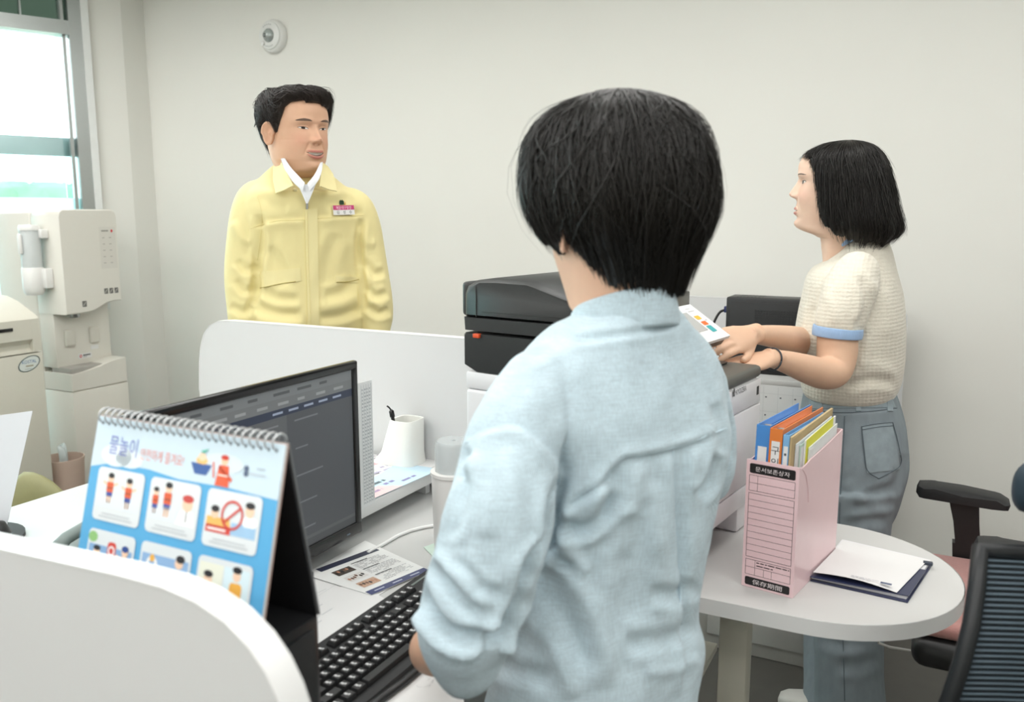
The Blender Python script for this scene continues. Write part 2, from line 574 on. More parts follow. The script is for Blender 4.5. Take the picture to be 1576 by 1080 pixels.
# ================================================================== fixed office furniture
M_LAM = mat('white_laminate', '#d4d4d4', 0.4, var=0.008, vscale=8)
M_LAMD = mat('white_laminate_top', '#cbcbc9', 0.38, var=0.008, vscale=8)
M_EDGE = mat('white_edge_band', '#e2e2e1', 0.35, var=0.005)
M_BLK = mat('black_plastic', '#1b1c1d', 0.42, var=0.06, vscale=90, bump=0.05, bscale=900)
M_BLKG = mat('black_gloss_plastic', '#121314', 0.16, var=0.04)
M_BLKM = mat('black_matte_plastic', '#242526', 0.6, var=0.08, vscale=120, bump=0.1, bscale=900)
M_PAPER = mat('white_paper', '#e4e4e3', 0.7, var=0.012, vscale=12)
M_GREYLEG = mat('cream_steel_leg', '#cfcdbf', 0.4, var=0.02)
M_CHROME = mat('brushed_steel', '#b8babb', 0.25, 0.9, var=0.02)
M_WHITE = mat('white_moulded_plastic', '#ecebe8', 0.35, var=0.01)

ZD, ZT = 0.72, 0.73
YN, YFAR = 0.48, 1.73

def outline_prism(name, poly, y0, y1, m, edge, label, cat):
    """upright panel: (x,z) outline between planes y0..y1, with edge band as its part"""
    p = np.asarray(poly, float)
    base = np.array([p[:, 0].mean(), (y0 + y1) / 2, 0])
    t = thing(name, base, label, cat)
    c = p.mean(0)
    part('panel', MB().prism(p, (0, y1, 0), (1, 0, 0), (0, 0, 1), y1 - y0), m, t, smooth=30)
    # edge band: thin rim following the outline
    d = np.roll(p, -1, 0) - np.roll(p, 1, 0); d /= np.linalg.norm(d, axis=1)[:, None] + 1e-9
    nrm = np.stack([d[:, 1], -d[:, 0]], 1)
    if ((p - c) * nrm).sum() < 0: nrm = -nrm
    q = p + nrm * 0.0016
    keep = p[:, 1] > 0.05
    idx = [i for i in range(len(p)) if keep[i]]
    mb = MB()
    V, F = [], []
    for i in idx:
        V += [(q[i, 0], y0 - .001, q[i, 1]), (q[i, 0], y1 + .001, q[i, 1]), (p[i, 0], y1 + .001, p[i, 1]), (p[i, 0], y0 - .001, p[i, 1])]
    for k in range(len(idx) - 1):
        if idx[k + 1] - idx[k] != 1: continue
        for j in range(4):
            F.append((k * 4 + j, k * 4 + (j + 1) % 4, (k + 1) * 4 + (j + 1) % 4, (k + 1) * 4 + j))
    mb.add(V, F)
    part('edge_band', mb, edge, t)
    return t

# near screen panel with a sweeping rounded corner
pts = [(0, 822), (120, 847), (220, 868), (290, 886), (340, 907), (385, 937), (420, 973), (445, 1010), (464, 1050), (478, 1092)]
ol = [onY(x, y, YN + .014) for x, y in pts]
ztop = 1.075
poly = [(-2.3, 0.0), (-2.3, ztop), (-1.6, ztop)] + [(p[0], min(p[2], ztop)) for p in ol] + [(ol[-1][0] + .012, ol[-1][2] - .05), (ol[-1][0] + .018, 0.7), (ol[-1][0] + .018, 0.0)]
outline_prism('desk_divider', poly, YN - .014, YN + .014, M_LAM, M_EDGE, 'white low desk divider with sweeping rounded corner in front of the calendar', 'divider')

# far screen panel
pl = [onY(x, y, YFAR - .014) for x, y in [(307, 600), (307, 560), (309, 532), (314, 514), (323, 501), (336, 494.5), (350, 494)]]
x_end = -0.895
zf = onY(350, 494, YFAR - .014)[2]
poly = [(x_end, 0.0), (pl[0][0], 0.0)] + [(p[0], p[2]) for p in pl] + [(-1.2, zf), (x_end, zf)]
outline_prism('desk_divider', poly, YFAR - .014, YFAR + .014, M_LAM, M_EDGE, 'white low desk divider with small rounded corner between yellow jacket man and desk', 'divider')

# back screen panel against the wall
YB = 3.2
zb = onY(1150, 460, YB - .012)[2]
xb = onY(1388, 600, YB - .012)[0]
arc = [(xb - .05 + .05 * math.sin(a), zb - .05 + .05 * math.cos(a)) for a in np.linspace(0, math.pi / 2, 7)]
outline_prism('desk_divider', [(-1.4, 0), (-1.4, zb), (-.6, zb)] + arc + [(xb, .4), (xb, 0)], YB - .012, YB + .012, M_LAM, M_EDGE,
              'white low divider standing along the back wall behind the computer tower', 'divider')

# double desk
t = thing('desk', (-1.2, 1.1, 0), 'white double desk carrying keyboard, monitor and papers', 'desk')
part('desk_top', MB().bx(-1.88, -0.60, YN + .016, YFAR - .016, ZD - .028, ZD, .003), M_LAMD, t)
for x in (-1.84, -.66):
    for y in (YN + .06, YFAR - .06):
        part('leg', MB().bx(x - .025, x + .025, y - .025, y + .025, 0, ZD - .028, .004), M_GREYLEG, t)
part('modesty_panel', MB().bx(-1.26, -1.24, YN + .03, YFAR - .03, .25, ZD - .03), M_LAM, t)

ZS, XS = 0.785, -1.045
t = thing('desk_shelf', (-1.25, 1.1, ZD), 'white raised shelf on the desk behind the monitor holding pen cup', 'shelf')
part('shelf_board', MB().bx(-1.46, XS, YN + .03, YFAR - .032, ZS - .028, ZS, .003), M_EDGE, t)
for y in (.62, 1.12, 1.66):
    part('support', MB().bx(-1.42, XS - .03, y - .009, y + .009, ZD + .0005, ZS - .028), M_LAM, t)

# side table with half-round end
t = thing('side_table', (-.3, 1.62, 0), 'white side table with half-round end carrying the pink file box', 'table')
def tab(off):
    a = np.linspace(-math.pi / 2, math.pi / 2, 33)
    return [(-.60 + .004, 1.375 + off), (-.17, 1.375 + off)] + [(-.17 + (.245 - off) * math.cos(q), 1.62 + (.245 - off) * math.sin(q)) for q in a[1:-1]] + [(-.17, 1.865 - off), (-.60 + .004, 1.865 - off)]
part('table_top', MB().prism(tab(.0015), (0, 0, ZT - .028), (1, 0, 0), (0, 1, 0), .028, .0008), M_LAMD, t, smooth=30)
tp = np.array(tab(0)); tq = []
mb = MB(); V, F = [], []
for x, y in tp:
    V += [(x, y, ZT - .0275), (x, y, ZT - .0005)]
for k in range(len(tp) - 1):
    F.append((2 * k, 2 * k + 2, 2 * k + 3, 2 * k + 1))
part('edge_band', mb.add(V, F), M_EDGE, t, smooth=30)
part('leg', MB().bx(-.345, -.290, 1.58, 1.635, 0.02, ZT - .028, .004), M_GREYLEG, t)
part('foot_plate', MB().bx(-.36, -.10, 1.50, 1.72, 0, .02, .004), M_GREYLEG, t)
part('leg', MB().bx(-.575, -.555, 1.40, 1.42, 0, ZT - .028, .003), M_GREYLEG, t)
part('leg', MB().bx(-.575, -.555, 1.82, 1.84, 0, ZT - .028, .003), M_GREYLEG, t)
part('under_shelf', MB().bx(-.575, -.40, 1.42, 1.82, .40, .418, .002), M_GREYLEG, t)
part('rail', MB().bx(-.42, -.40, 1.42, 1.44, 0.02, .70, .002), M_GREYLEG, t)

b = thing('cardboard_box', (-.49, 1.60, .4185), 'small dark printed carton on the shelf under the side table', 'box')
part('carton', MB().bx(-.555, -.425, 1.50, 1.70, .419, .56, .002), mat('dark_carton', '#39332d', 0.6, var=0.15, vscale=40), b)
pr = Print((-.4249, 1.52, .44), (0, 1, 0), (0, 0, 1))
pr.rect(.0, .05, .02, .10, '#b49c78').rect(.0, .05, .05, .062, '#b49c78').rect(.10, .02, .16, .09, '#574b3f')
pr.build('printed_marks', b, M_PRINT)['kind'] = 'stuff'
bg = MB()
bg.loft([np.array([(-.46 + sx * .085 * w, 1.60 + sy * .12 * w, z) for sx, sy in ((-1, -1), (0, -1.15), (1, -1), (1.08, 0), (1, 1), (0, 1.1), (-1, 1), (-1.05, 0))]) for z, w in ((0.001, .9), (.03, 1), (.15, 1.02), (.26, .9), (.30, .75), (.305, .5))])
bgo = solo('tote_bag', bg, mat('black_nylon', '#17181a', 0.6, var=0.2, vscale=30, bump=0.4, bscale=90), (-.46, 1.60, 0), 'black nylon bag slumped on the floor under the side table', 'bag', smooth='all')
hp = [(-.46, 1.53, .28), (-.46, 1.55, .35), (-.46, 1.60, .38), (-.46, 1.65, .35), (-.46, 1.67, .28)]
part('handle', MB().tube(hp, .008, 8), M_BLKM, bgo, smooth='all')

# low cabinet with the wall planner taped to it, computer on top
t = thing('storage_cabinet', (-.63, 2.8, 0), 'grey-white drawer cabinet under the black computer tower', 'cabinet')
ZC = .90
part('body', MB().bx(-.97, -.285, 2.58, 3.02, 0.0, ZC - .02, .003), mat('cabinet_grey', '#d3d3cd', 0.45, var=0.01), t)
part('top', MB().bx(-.98, -.275, 2.565, 3.03, ZC - .02, ZC, .003), M_LAMD, t)
for k in range(3):
    d = part('drawer', MB().bx(-.60, -.295, 2.567, 2.579, .05 + k * .275, .315 + k * .275, .003), mat('cabinet_front', '#d9d9d4', 0.45), t)
    part('handle', MB().bx(-.50, -.40, 2.558, 2.5665, .28 + k * .275, .292 + k * .275, .002), M_CHROME, d)

t = thing('wall_planner', (-.42, 2.555, .6), 'white monthly planner sheet with handwritten notes behind the printer', 'planner')
part('sheet', MB().bx(-.58, -.287, 2.551, 2.553, .52, .885), M_PAPER, t)
pr = Print((-.58, 2.5508, .52), (1, 0, 0), (0, 0, 1))
for k in range(8): pr.line(.042 * k, .0, .042 * k, .36, .0006, '#c3c6c6')
for k in range(7): pr.line(0, .055 * k + .01, .293, .055 * k + .01, .0006, '#c3c6c6')
pr.up()
rr = random.Random(3)
for i in range(7):
    for j in range(6):
        pr.rect(.005 + .042 * i, .052 + .055 * (5 - j), .010 + .042 * i, .056 + .055 * (5 - j), '#6b6d70')
        if rr.random() < .45:
            x, y = .01 + .042 * i, .022 + .055 * (5 - j)
            for q in range(5):
                pr.line(x + rr.uniform(0, .02), y + rr.uniform(-.006, .012), x + rr.uniform(.004, .026), y + rr.uniform(-.006, .012), .0009, '#6b6d70')
pr.build('handwriting', t, M_PRINT)['kind'] = 'stuff'

# computer tower on the cabinet
t = thing('computer_tower', (-.55, 2.69, ZC), 'slim black computer tower standing on the cabinet', 'computer')
p0 = onY(1117, 480, 2.64)
x0 = p0[0]; zt = ZC + .0005 + .235
part('case', MB().bx(x0, x0 + .36, 2.64, 2.74, ZC + .0005, zt, .006), M_BLK, t)
gr = part('side_panel', MB().bx(x0 + .012, x0 + .348, 2.6365, 2.6398, ZC + .012, zt - .014, .0015), M_BLKM, t)
vt = MB()
for i in range(16):
    for j in range(6):
        vt.bx(x0 + .09 + i * .0085, x0 + .0945 + i * .0085, 2.6355, 2.6368, zt - .075 + j * .007, zt - .0715 + j * .007)
vo = part('vent_holes', vt, M_BLKM, gr); vo['kind'] = 'stuff'
part('groove', MB().bx(x0 + .06, x0 + .348, 2.6352, 2.6366, ZC + .10, ZC + .104), M_BLKG, gr)
tv = MB()
for i in range(7): tv.bx(x0 + .03 + i * .011, x0 + .037 + i * .011, 2.65, 2.73, zt - .0005, zt + .0008)
part('top_vent', tv, M_BLK, t)['kind'] = 'stuff'
part('sticker', MB().bx(x0 + .25, x0 + .30, 2.655, 2.695, zt, zt + .0006), mat('pale_sticker', '#cfc3c6', 0.4), t)
# leads hanging from the tower
M_CABLE = mat('black_cable', '#151515', 0.5)
ca = thing('computer_cables', (x0 - .05, 2.70, ZC), 'black computer leads looping beside the tower', 'cable')
for k, (dz, dx, r) in enumerate(((.19, .05, .004), (.10, .07, .003), (.06, .055, .003))):
    pp = [(x0 - .001, 2.70 + .01 * k, ZC + dz), (x0 - dx * .6, 2.69, ZC + dz - .005), (x0 - dx, 2.68, ZC + dz - .05), (x0 - dx * .9, 2.68, ZC + .03), (x0 - dx * .8 - .02 * k, 2.68, ZC + .006)]
    q = np.array(pp); ts = np.linspace(0, 4, 25); sm = np.stack([np.interp(ts, range(5), q[:, i]) for i in range(3)], 1)
    for _ in range(4): sm[1:-1] = (sm[:-2] + 2 * sm[1:-1] + sm[2:]) / 4
    part('cable', MB().tube(sm, r, 8), M_CABLE, ca, smooth='all')
part('plug', MB().bx(x0 - .018, x0 - .0005, 2.69, 2.71, ZC + .18, ZC + .20, .002), mat('blue_plug', '#27305e', 0.5), ca)

# ------------------------------------------------------------------ left corner: dispenser, shredder, bin
M_DISP = mat('warm_white_appliance', '#e2dfd6', 0.35, var=0.01)
M_DISP2 = mat('appliance_side', '#e2dfd6', 0.4, var=0.01)
dx0, dx1, dy0, dy1 = -4.03, -3.55, 2.49, 2.79
zt = onX(130, 322, dx1)[2]
zu = onX(130, 482, dx1)[2]; zl = onX(135, 562, dx1)[2]
t = thing('water_dispenser', ((dx0 + dx1) / 2, (dy0 + dy1) / 2, 0), 'tall off-white standing water dispenser beside the window', 'water dispenser')
part('back_body', MB().bx(dx0, dx1 - .202, dy0, dy1, 0.03, zt - .01, .012, 3), M_DISP2, t)
fr = MB()
# upper front unit: profile in (y,z) with wavy lower edge
uy = np.linspace(dy0, dy1, 15)
low = [zu + (.016 if False else 0) + .045 / (1 + math.exp(-((y - dy0) / (dy1 - dy0) - .62) * 14)) for y in uy]
prof = [(y, z) for y, z in zip(uy, low)] + [(dy1, zt - .03), (dy1 - .006, zt - .01), (dy1 - .02, zt), (dy0 + .02, zt), (dy0 + .006, zt - .01), (dy0, zt - .03)]
fr.prism(prof, (dx1 - .2, 0, 0), (0, 1, 0), (0, 0, 1), .2, .006)
up = part('upper_unit', fr, M_DISP, t, smooth=35)
part('niche_panel', MB().bx(dx1 - .2015, dx1 - .10, dy0 + .004, dy1 - .004, zl - .01, zu + .05, .004), M_DISP, t)
lw = MB()
low2 = [zl - .012 - .02 * math.cos((y - dy0) / (dy1 - dy0) * math.pi) for y in uy]
lw.prism([(dy0, zl - .112), (dy1, zl - .112)] + [(y, z) for y, z in zip(uy[::-1], low2[::-1])], (dx1 - .20, 0, 0), (0, 1, 0), (0, 0, 1), .20, .005)
lw.bx(dx1 - .20, dx1, dy0, dy1, .03, zl - .1155, .004)
lc = part('lower_cabinet', lw, M_DISP, t, smooth=35)
part('plinth', MB().bx(dx0 + .02, dx1 - .03, dy0 + .02, dy1 - .02, 0, .03), M_BLKM, t)
part('seam_core', MB().bx(dx1 - .19, dx1 - .010, dy0 + .010, dy1 - .010, zl - .122, zl - .104), M_DISP, lc)
part('drip_tray', MB().bx(dx1 - .155, dx1 - .012, dy0 + .012, dy1 - .012, zl - .034, zl - .006, .004), mat('grey_tray', '#a5a29c', 0.4), t)
for k, yy in enumerate((dy0 + .075, dy1 - .095)):
    part('lever', MB().bx(dx1 - .104, dx1 - .085, yy - .026, yy + .026, zl + .085, zl + .165, .009, 3), mat('lever_white', '#d8d5cb', 0.35), t)
part('spout', MB().lathe((dx1 - .065, dy0 + .085, zu - .022), [(.022, 0), (.026, .006), (.028, .02), (.03, .04)], 16), M_CHROME, t)
part('drop_sticker', MB().bx(dx1 - .0996, dx1 - .0988, dy0 + .115, dy0 + .185, zl + .018, zl + .042), M_PAPER, t)
pr = Print((dx1 - .0987, dy0 + .115, zl + .018), (0, 1, 0), (0, 0, 1))
pr.ell(.012, .012, .007, .008, '#c4404a').up().ell(.012, .012, .003, .003, '#f3f3f1').rect(.024, .012, .064, .018, '#444444').rect(.024, .006, .045, .009, '#999999')
pr.build('print', t, M_PRINT)['kind'] = 'stuff'
part('cup_sticker', MB().bx(dx1 - .0996, dx1 - .0988, dy1 - .115, dy1 - .075, zl + .055, zl + .075), M_PAPER, t)
# control marks on the upper unit
pr = Print((dx1 + .0002, dy0, zu), (0, 1, 0), (0, 0, 1))
H = zt - zu
pr.rrect(.20, H * .42, .288, H * .83, .004, '#dbd8d0').up()
pr.rect(.212, H * .785, .25, H * .785 + .006, '#8a8880').ell(.268, H * .79, .006, .007, '#d2323e')
for r_ in range(5):
    for c_ in range(2):
        pr.rect(.215 + c_ * .036, H * (.72 - r_ * .062), .228 + c_ * .036, H * (.72 - r_ * .062) + .004, '#b3b0a8')
for c_ in range(3):
    x = .205 + c_ * .028
    pr.rrect(x, H * .17, x + .021, H * .17 + .026, .003, '#6d6c68')
pr.rrect(.085, H * .062, .108, H * .062 + .028, .003, '#6d6c68').up()
for c_ in range(3):
    x = .205 + c_ * .028
    pr.line(x + .004, H * .17 + .005, x + .017, H * .17 + .021, .003, '#c9c7c0')
pr.line(.09, H * .062 + .006, .104, H * .062 + .022, .003, '#c9c7c0')
pr.build('control_marks', up, M_PRINT)['kind'] = 'stuff'
# paper cup holder on its side
cxh, cyh = dx1 - .135, dy0 - .052
zh0 = onY(75, 455, cyh)[2]; zh1 = onY(75, 346, cyh)[2]
h = thing('cup_holder', (cxh, cyh, zh0), 'clear and white paper cup tube fixed on the side of the water dispenser', 'cup holder')
part('tube', MB().lathe((cxh, cyh, zh0 + .10), [(.043, 0), (.043, zh1 - zh0 - .12), (.040, zh1 - zh0 - .115), (.040, .004)], 24), mat('clear_plastic', '#e7ecec', 0.2, alpha=.55), h, smooth=40)
part('cup_stack', MB().lathe((cxh, cyh, zh0 + .04), [(.030, 0)] + [q for k in range(10) for q in ((.036, .014 + k * .026), (.038, .036 + k * .026), (.034, .038 + k * .026))], 24), mat('paper_cup_white', '#f1f0ec', 0.7), h, smooth=40)
part('lower_sleeve', MB().lathe((cxh, cyh, zh0), [(.034, 0), (.042, .012), (.046, .03), (.046, .12), (.043, .125)], 24), M_WHITE, h, smooth=40)
part('bracket', MB().bx(cxh + .03, cxh + .07, cyh + .015, dy0 - .001, zh0 + .03, zh0 + .12, .004), M_WHITE, h)
part('cap', MB().lathe((cxh, cyh, zh1 - .025), [(.045, 0), (.046, .012), (.040, .024), (.002, .026)], 24), M_WHITE, h, smooth=40)
part('latch', MB().bx(cxh - .012, cxh + .012, cyh - .055, cyh - .042, zh1 - .13, zh1 - .04, .006), M_WHITE, h)
part('upper_bracket', MB().bx(cxh + .03, cxh + .06, cyh + .015, dy0 - .001, zh1 - .06, zh1 - .02, .004), M_WHITE, h)

# document shredder
M_SHR = mat('beige_shredder', '#d6d3c6', 0.42, var=0.012)
pc = onX(60, 486, -3.30)
sx1, sy1, sz = -3.30, pc[1], pc[2]
sy0 = sy1 - .42; sx0 = sx1 - .36
t = thing('paper_shredder', ((sx0 + sx1) / 2, (sy0 + sy1) / 2, 0), 'beige floor-standing paper shredder with oval sticker', 'shredder')
zs = sz - .145
part('bin_body', MB().bx(sx0, sx1, sy0, sy1, .04, zs - .005, .004, 2), M_SHR, t)
hd = MB()
hp_ = [(sx1, zs), (sx1, zs + .06), (sx1 - .005, sz - .01), (sx1 - .02, sz + .004), (sx1 - .13, sz + .055), (sx1 - .2, sz + .075), (sx0 + .02, sz + .078), (sx0, sz + .06), (sx0, zs)]
hd.prism(hp_, (0, sy1, 0), (1, 0, 0), (0, 0, 1), .035)
hs_ = [(sx1, zs), (sx1 - .016, zs + .004), (sx1 - .024, zs + .014), (sx1 - .022, zs + .032), (sx1 - .010, zs + .047), (sx1, zs + .053)] + hp_[1:]
hd.prism(hs_, (0, sy1 - .0352, 0), (1, 0, 0), (0, 0, 1), sy1 - sy0 - .0352)
he = part('head', hd, M_SHR, t, smooth=25)
part('joint_core', MB().bx(sx0 + .02, sx1 - .030, sy0 + .02, sy1 - .02, zs - .012, zs + .002), M_SHR, t)
part('slot_cover', MB().bx(sx1 - .24, sx1 - .12, sy0 + .08, sy1 - .10, sz + .066, sz + .084, .004), mat('blue_slot', '#2f5fa8', 0.4), he)
part('indicator', MB().bx(sx1 - .001, sx1 + .002, sy1 - .20, sy1 - .115, zs + .095, zs + .108, .0008), M_BLKG, he)
for a, b_ in ((sx0 + .05, sy0 + .05), (sx1 - .05, sy0 + .05), (sx0 + .05, sy1 - .05), (sx1 - .05, sy1 - .05)):
    part('caster', MB().cyl((a, b_, 0.0), .022, .04, 12), M_BLKM, t)
pr = Print((sx1 + .0004, sy1 - .105, zs - .085), (0, 1, 0), (0, 0, 1))
pr.ell(.045, .04, .050, .030, '#5c6a66', rot=.35).up().ell(.045, .04, .045, .026, '#dde3df', rot=.35).up()
pr.text('KOSTAL', .045, .042, .019, '#2d6aa0', 'c', .9).rect(.03, .028, .062, .034, '#a9a48d').rect(.025, .018, .055, .020, '#9aa39f')
pr.build('sticker', t, M_PRINT)['kind'] = 'stuff'

# waste bin with a plastic bag
M_BIN = mat('dusty_pink_bin', '#cbb3a4', 0.5, var=0.02)
bc = onz(96, 700, .30); bx_, by_ = bc[0] * 1.0, bc[1]
bx_, by_ = -3.2, 2.30
zt = onY(97, 703, by_)[2]
cc = onY(97, 703, by_); bx_ = cc[0]
t = thing('waste_bin', (bx_, by_, 0), 'dusty pink waste bin between shredder and water dispenser', 'waste bin')
rr_ = 30.0 / FPX * np.dot(cc - CAMP, _fw)
part('bucket', MB().lathe((bx_, by_, 0), [(.002, .002), (rr_ * .78, .002), (rr_ * .8, .01), (rr_ * .97, zt - .02), (rr_, zt - .01), (rr_, zt), (rr_ * .96, zt), (rr_ * .77, .02), (.002, .02)], 36), M_BIN, t, smooth=40)
bag = MB()
r2 = random.Random(5)
for k in range(6):
    a = -.4 + k * .35
    P = [(bx_ + .01 + .03 * math.cos(a + j * .5) * (j / 3), by_ + .03 * math.sin(a) * (j / 3) - .01, zt - .10 + .05 * j - (0.012 * max(0, j - 2) ** 2)) for j in range(5)]
    bag.tube(np.array(P), [.012, .02, .017, .014, .004], 7, flat=.35)
part('plastic_bag', bag, mat('clear_film_bag', '#dfe8e8', 0.15, alpha=.6), t, smooth='all')

# low green armchair beyond the desk
M_GRN = mat('olive_leatherette', '#8b8960', 0.5, var=0.05, vscale=40, bump=0.15, bscale=350)
Dg = 2.35
gp = [(8, 775), (20, 752), (38, 738), (60, 739), (84, 754), (108, 778), (130, 803), (150, 822)]
C3 = [atd(x, y, Dg) for x, y in gp]
base = np.mean(C3, 0)
t = thing('green_armchair', (base[0], base[1], 0), 'olive green upholstered chair with stitched seam behind the desk', 'chair')
dirv = np.array([-.75, .45, 0]); dirv /= np.linalg.norm(dirv)
rings = []
topz = max(c[2] for c in C3)
side = np.array([_rt[0], _rt[1], 0])
cw = atd(50, 740, Dg)
ts = np.linspace(-.34, .30, 25)
pxs = [p[0] for p in gp]; pz = [c[2] for c in C3]
for s_ in ts:
    P = np.array([cw[0], cw[1], 0]) + side * s_
    px = 50 + s_ / Dg * FPX
    z = np.interp(px, pxs, pz) if px >= 8 else pz[0] - (8 - px) / FPX * Dg * .9
    bow = dirv * (.09 - 1.0 * s_ * s_)
    a = np.linspace(0, 2 * math.pi, 16, endpoint=False)
    zc = (z + .38) / 2; hh = max((z - .38) / 2, .02)
    rings.append(np.stack([P[0] + bow[0] + dirv[0] * .045 * np.cos(a) * 1.0, P[1] + bow[1] + dirv[1] * .045 * np.cos(a), zc + hh * np.sign(np.sin(a)) * np.abs(np.sin(a)) ** .7], 1))
part('backrest', MB().loft(rings), M_GRN, t, smooth='all')
sp = [atd(x, y, Dg - .062) + np.array([0, 0, 0.0]) for x, y in [(94, 764), (88, 780), (81, 800), (76, 822), (73, 845)]]
part('stitching', MB().tube(np.array(sp), .0022, 6), mat('pale_thread', '#b9b78f', 0.6), t, smooth='all')
part('seat', MB().box((cw[0] - dirv[0] * .18, cw[1] - dirv[1] * .18, .40), (.5, .5, .12), .04, 4, Matrix.Rotation(math.atan2(dirv[1], dirv[0]), 3, 'Z')), M_GRN, t, smooth='all')
for sx in (-.18, .18):
    for sy in (-.18, .18):
        q = np.array([cw[0] - dirv[0] * .18, cw[1] - dirv[1] * .18, 0]) + np.array([sx, sy, 0])
        part('leg', MB().cyl((q[0], q[1], 0), .014, .35, 12, .018), M_BLKM, t)
# ================================================================== things on the desk
def quad_sheet(name, px, z, m, label, cat, curl=0.0, n=8, th=0.0006, parent=None):
    """sheet of paper lying at height z, corners given in the picture (back-left, back-right, front-right, front-left)"""
    c = [onz(x, y, z) for x, y in px]
    V, F = [], []
    for k in range(2):
        for i in range(n + 1):
            for j in range(n + 1):
                u, v = j / n, i / n
                p = (c[0] * (1 - u) + c[1] * u) * (1 - v) + (c[3] * (1 - u) + c[2] * u) * v
                lift = curl * (u ** 3 * .8 + .25 * math.sin(u * 5 + v * 3) * u * v)
                V.append(p + np.array([0, 0, k * th + max(lift, 0)]))
    N1 = (n + 1) ** 2
    for i in range(n):
        for j in range(n):
            a = i * (n + 1) + j
            F.append((a, a + 1, a + n + 2, a + n + 1))
            F.append((N1 + a, N1 + a + n + 1, N1 + a + n + 2, N1 + a + 1))
    for a, b in [(j, j + 1) for j in range(n)] + [(n * (n + 1) + j + 1, n * (n + 1) + j) for j in range(n)] + \
                [((i + 1) * (n + 1), i * (n + 1)) for i in range(n)] + [(i * (n + 1) + n, (i + 1) * (n + 1) + n) for i in range(n)]:
        F.append((b, a, a + N1, b + N1))
    mb = MB().add(V, F)
    base = sum(c) / 4
    t = thing(name, base, label, cat)
    part('sheet', mb, m, t, smooth=60)
    return t, c

def sheet_print(c, z, th=0.0008):
    """Print on a lying quad: origin front-left, u to the front-right, v to the back"""
    c = [np.array(p) for p in c]
    U = c[2] - c[3]; Vv = c[0] - c[3]
    W, H = np.linalg.norm(U), np.linalg.norm(Vv)
    U /= W; Vv -= U * (Vv @ U); Vv /= np.linalg.norm(Vv)
    return Print(c[3] + np.array([0, 0, z]), U, Vv), W, H

# ---- monitor
MX = -1.0
y0m, y1m, z0m, z1m = .786, 1.304, .757, 1.106
t = thing('computer_monitor', (MX - .10, 1.05, ZD), 'wide black computer monitor turned towards the woman in blue', 'monitor')
part('back_shell', MB().bx(MX - .040, MX - .012, y0m + .006, y1m - .006, z0m + .006, z1m - .006, .008, 3), M_BLK, t)
fr = MB()
bw, bb = .017, .026
fr.bx(MX - .014, MX, y0m, y1m, z1m - bw, z1m, .004, 3).bx(MX - .014, MX, y0m, y1m, z0m, z0m + bb, .004, 3)
fr.bx(MX - .0135, MX - .0003, y0m, y0m + bw, z0m + .004, z1m - .004, .004, 3).bx(MX - .0135, MX - .0003, y1m - bw, y1m, z0m + .004, z1m - .004, .004, 3)
part('bezel', fr, M_BLKG, t, smooth=30)
sc = part('screen', MB().bx(MX - .010, MX - .004, y0m + bw - .001, y1m - bw + .001, z0m + bb - .001, z1m - bw + .001), mat('dim_screen_glass', '#3a3d40', 0.35, var=0.01), t)
pr = Print((MX - .0039, y0m + bw, z0m + bb), (0, 1, 0), (0, 0, 1), .00006)
W, H = y1m - y0m - 2 * bw, z1m - z0m - bw - bb
pr.rect(0, 0, W, H, '#56595c').up()
pr.rect(0, H - .018, W, H, '#6f7375').rect(0, H - .05, W, H - .036, '#2c3446').rect(0, H - .036, W, H - .018, '#696c6e').rect(W * .62, 0.02, W, H - .05, '#4a4d51').rect(0, 0, W, .014, '#484b4e').up()
rr = random.Random(11)
for k in range(9): pr.rect(.03 + k * .05, H - .030, .03 + k * .05 + rr.uniform(.015, .035), H - .025, '#8b8e90')
for k in range(7): pr.rect(.03 + k * .06, H - .012, .03 + k * .06 + rr.uniform(.02, .045), H - .007, '#4c4f52')
for k in range(5): pr.rect(W * .55 + k * .04, H - .045, W * .55 + k * .04 + .025, H - .041, '#8f99ad')
for k in range(13):
    y = H - .066 - k * .017
    pr.rect(.05, y, .05 + rr.uniform(.03, .12), y + .0035, '#7a7d7f')
    if k % 2 == 0: pr.rect(.22, y, .22 + rr.uniform(.02, .06), y + .003, '#73767a')
    if k % 3 == 0: pr.rect(W * .66, y, W * .66 + rr.uniform(.03, .08), y + .003, '#6b6e73')
pr.build('screen_image', sc, mat('screen_pixels', attr='Col', rough=0.4, var=0.0, emit=0.2))['kind'] = 'stuff'
part('neck', MB().bx(MX - .040, MX - .012, .99, 1.09, ZD + .012, .95, .008), M_BLK, t)
part('foot', MB().lathe((MX - .01, 1.04, ZD + .0002), [(.10, 0), (.10, .008), (.09, .014), (.03, .016)], 32, sx=.28, sy=1.2), M_BLK, t, smooth=40)
part('power_led', MB().bx(MX - .0002, MX + .0004, y1m - .05, y1m - .04, z0m + .009, z0m + .012), mat('led_grey', '#5f6d7a', 0.3), t)

# measuring strip clipped to the monitor side
ya, yb = y1m + .001, y1m + .047
za = onX(562, 781, MX - .003)[2]; zb_ = onX(562, 587, MX - .003)[2]
t = thing('chart_strip', (MX, (ya + yb) / 2, za), 'tall translucent strip of number tables taped to the monitor side', 'strip')
part('strip', MB().bx(MX - .004, MX - .003, ya - .012, yb, za, zb_), mat('milky_plastic_sheet', '#e4e6e6', 0.3, var=.01), t)
pr = Print((MX - .0029, ya, za), (0, 1, 0), (0, 0, 1))
Wt, Ht = yb - ya, zb_ - za
for k in range(5): pr.line(.010 + k * .008, .006, .010 + k * .008, Ht - .006, .0008, '#a9b0b4')
rr = random.Random(4)
for i in range(34):
    for k in range(4):
        pr.rect(.0115 + k * .008, .008 + i * (Ht - .018) / 34, .0115 + k * .008 + rr.uniform(.003, .0055), .008 + i * (Ht - .018) / 34 + .003, '#b3b8bb')
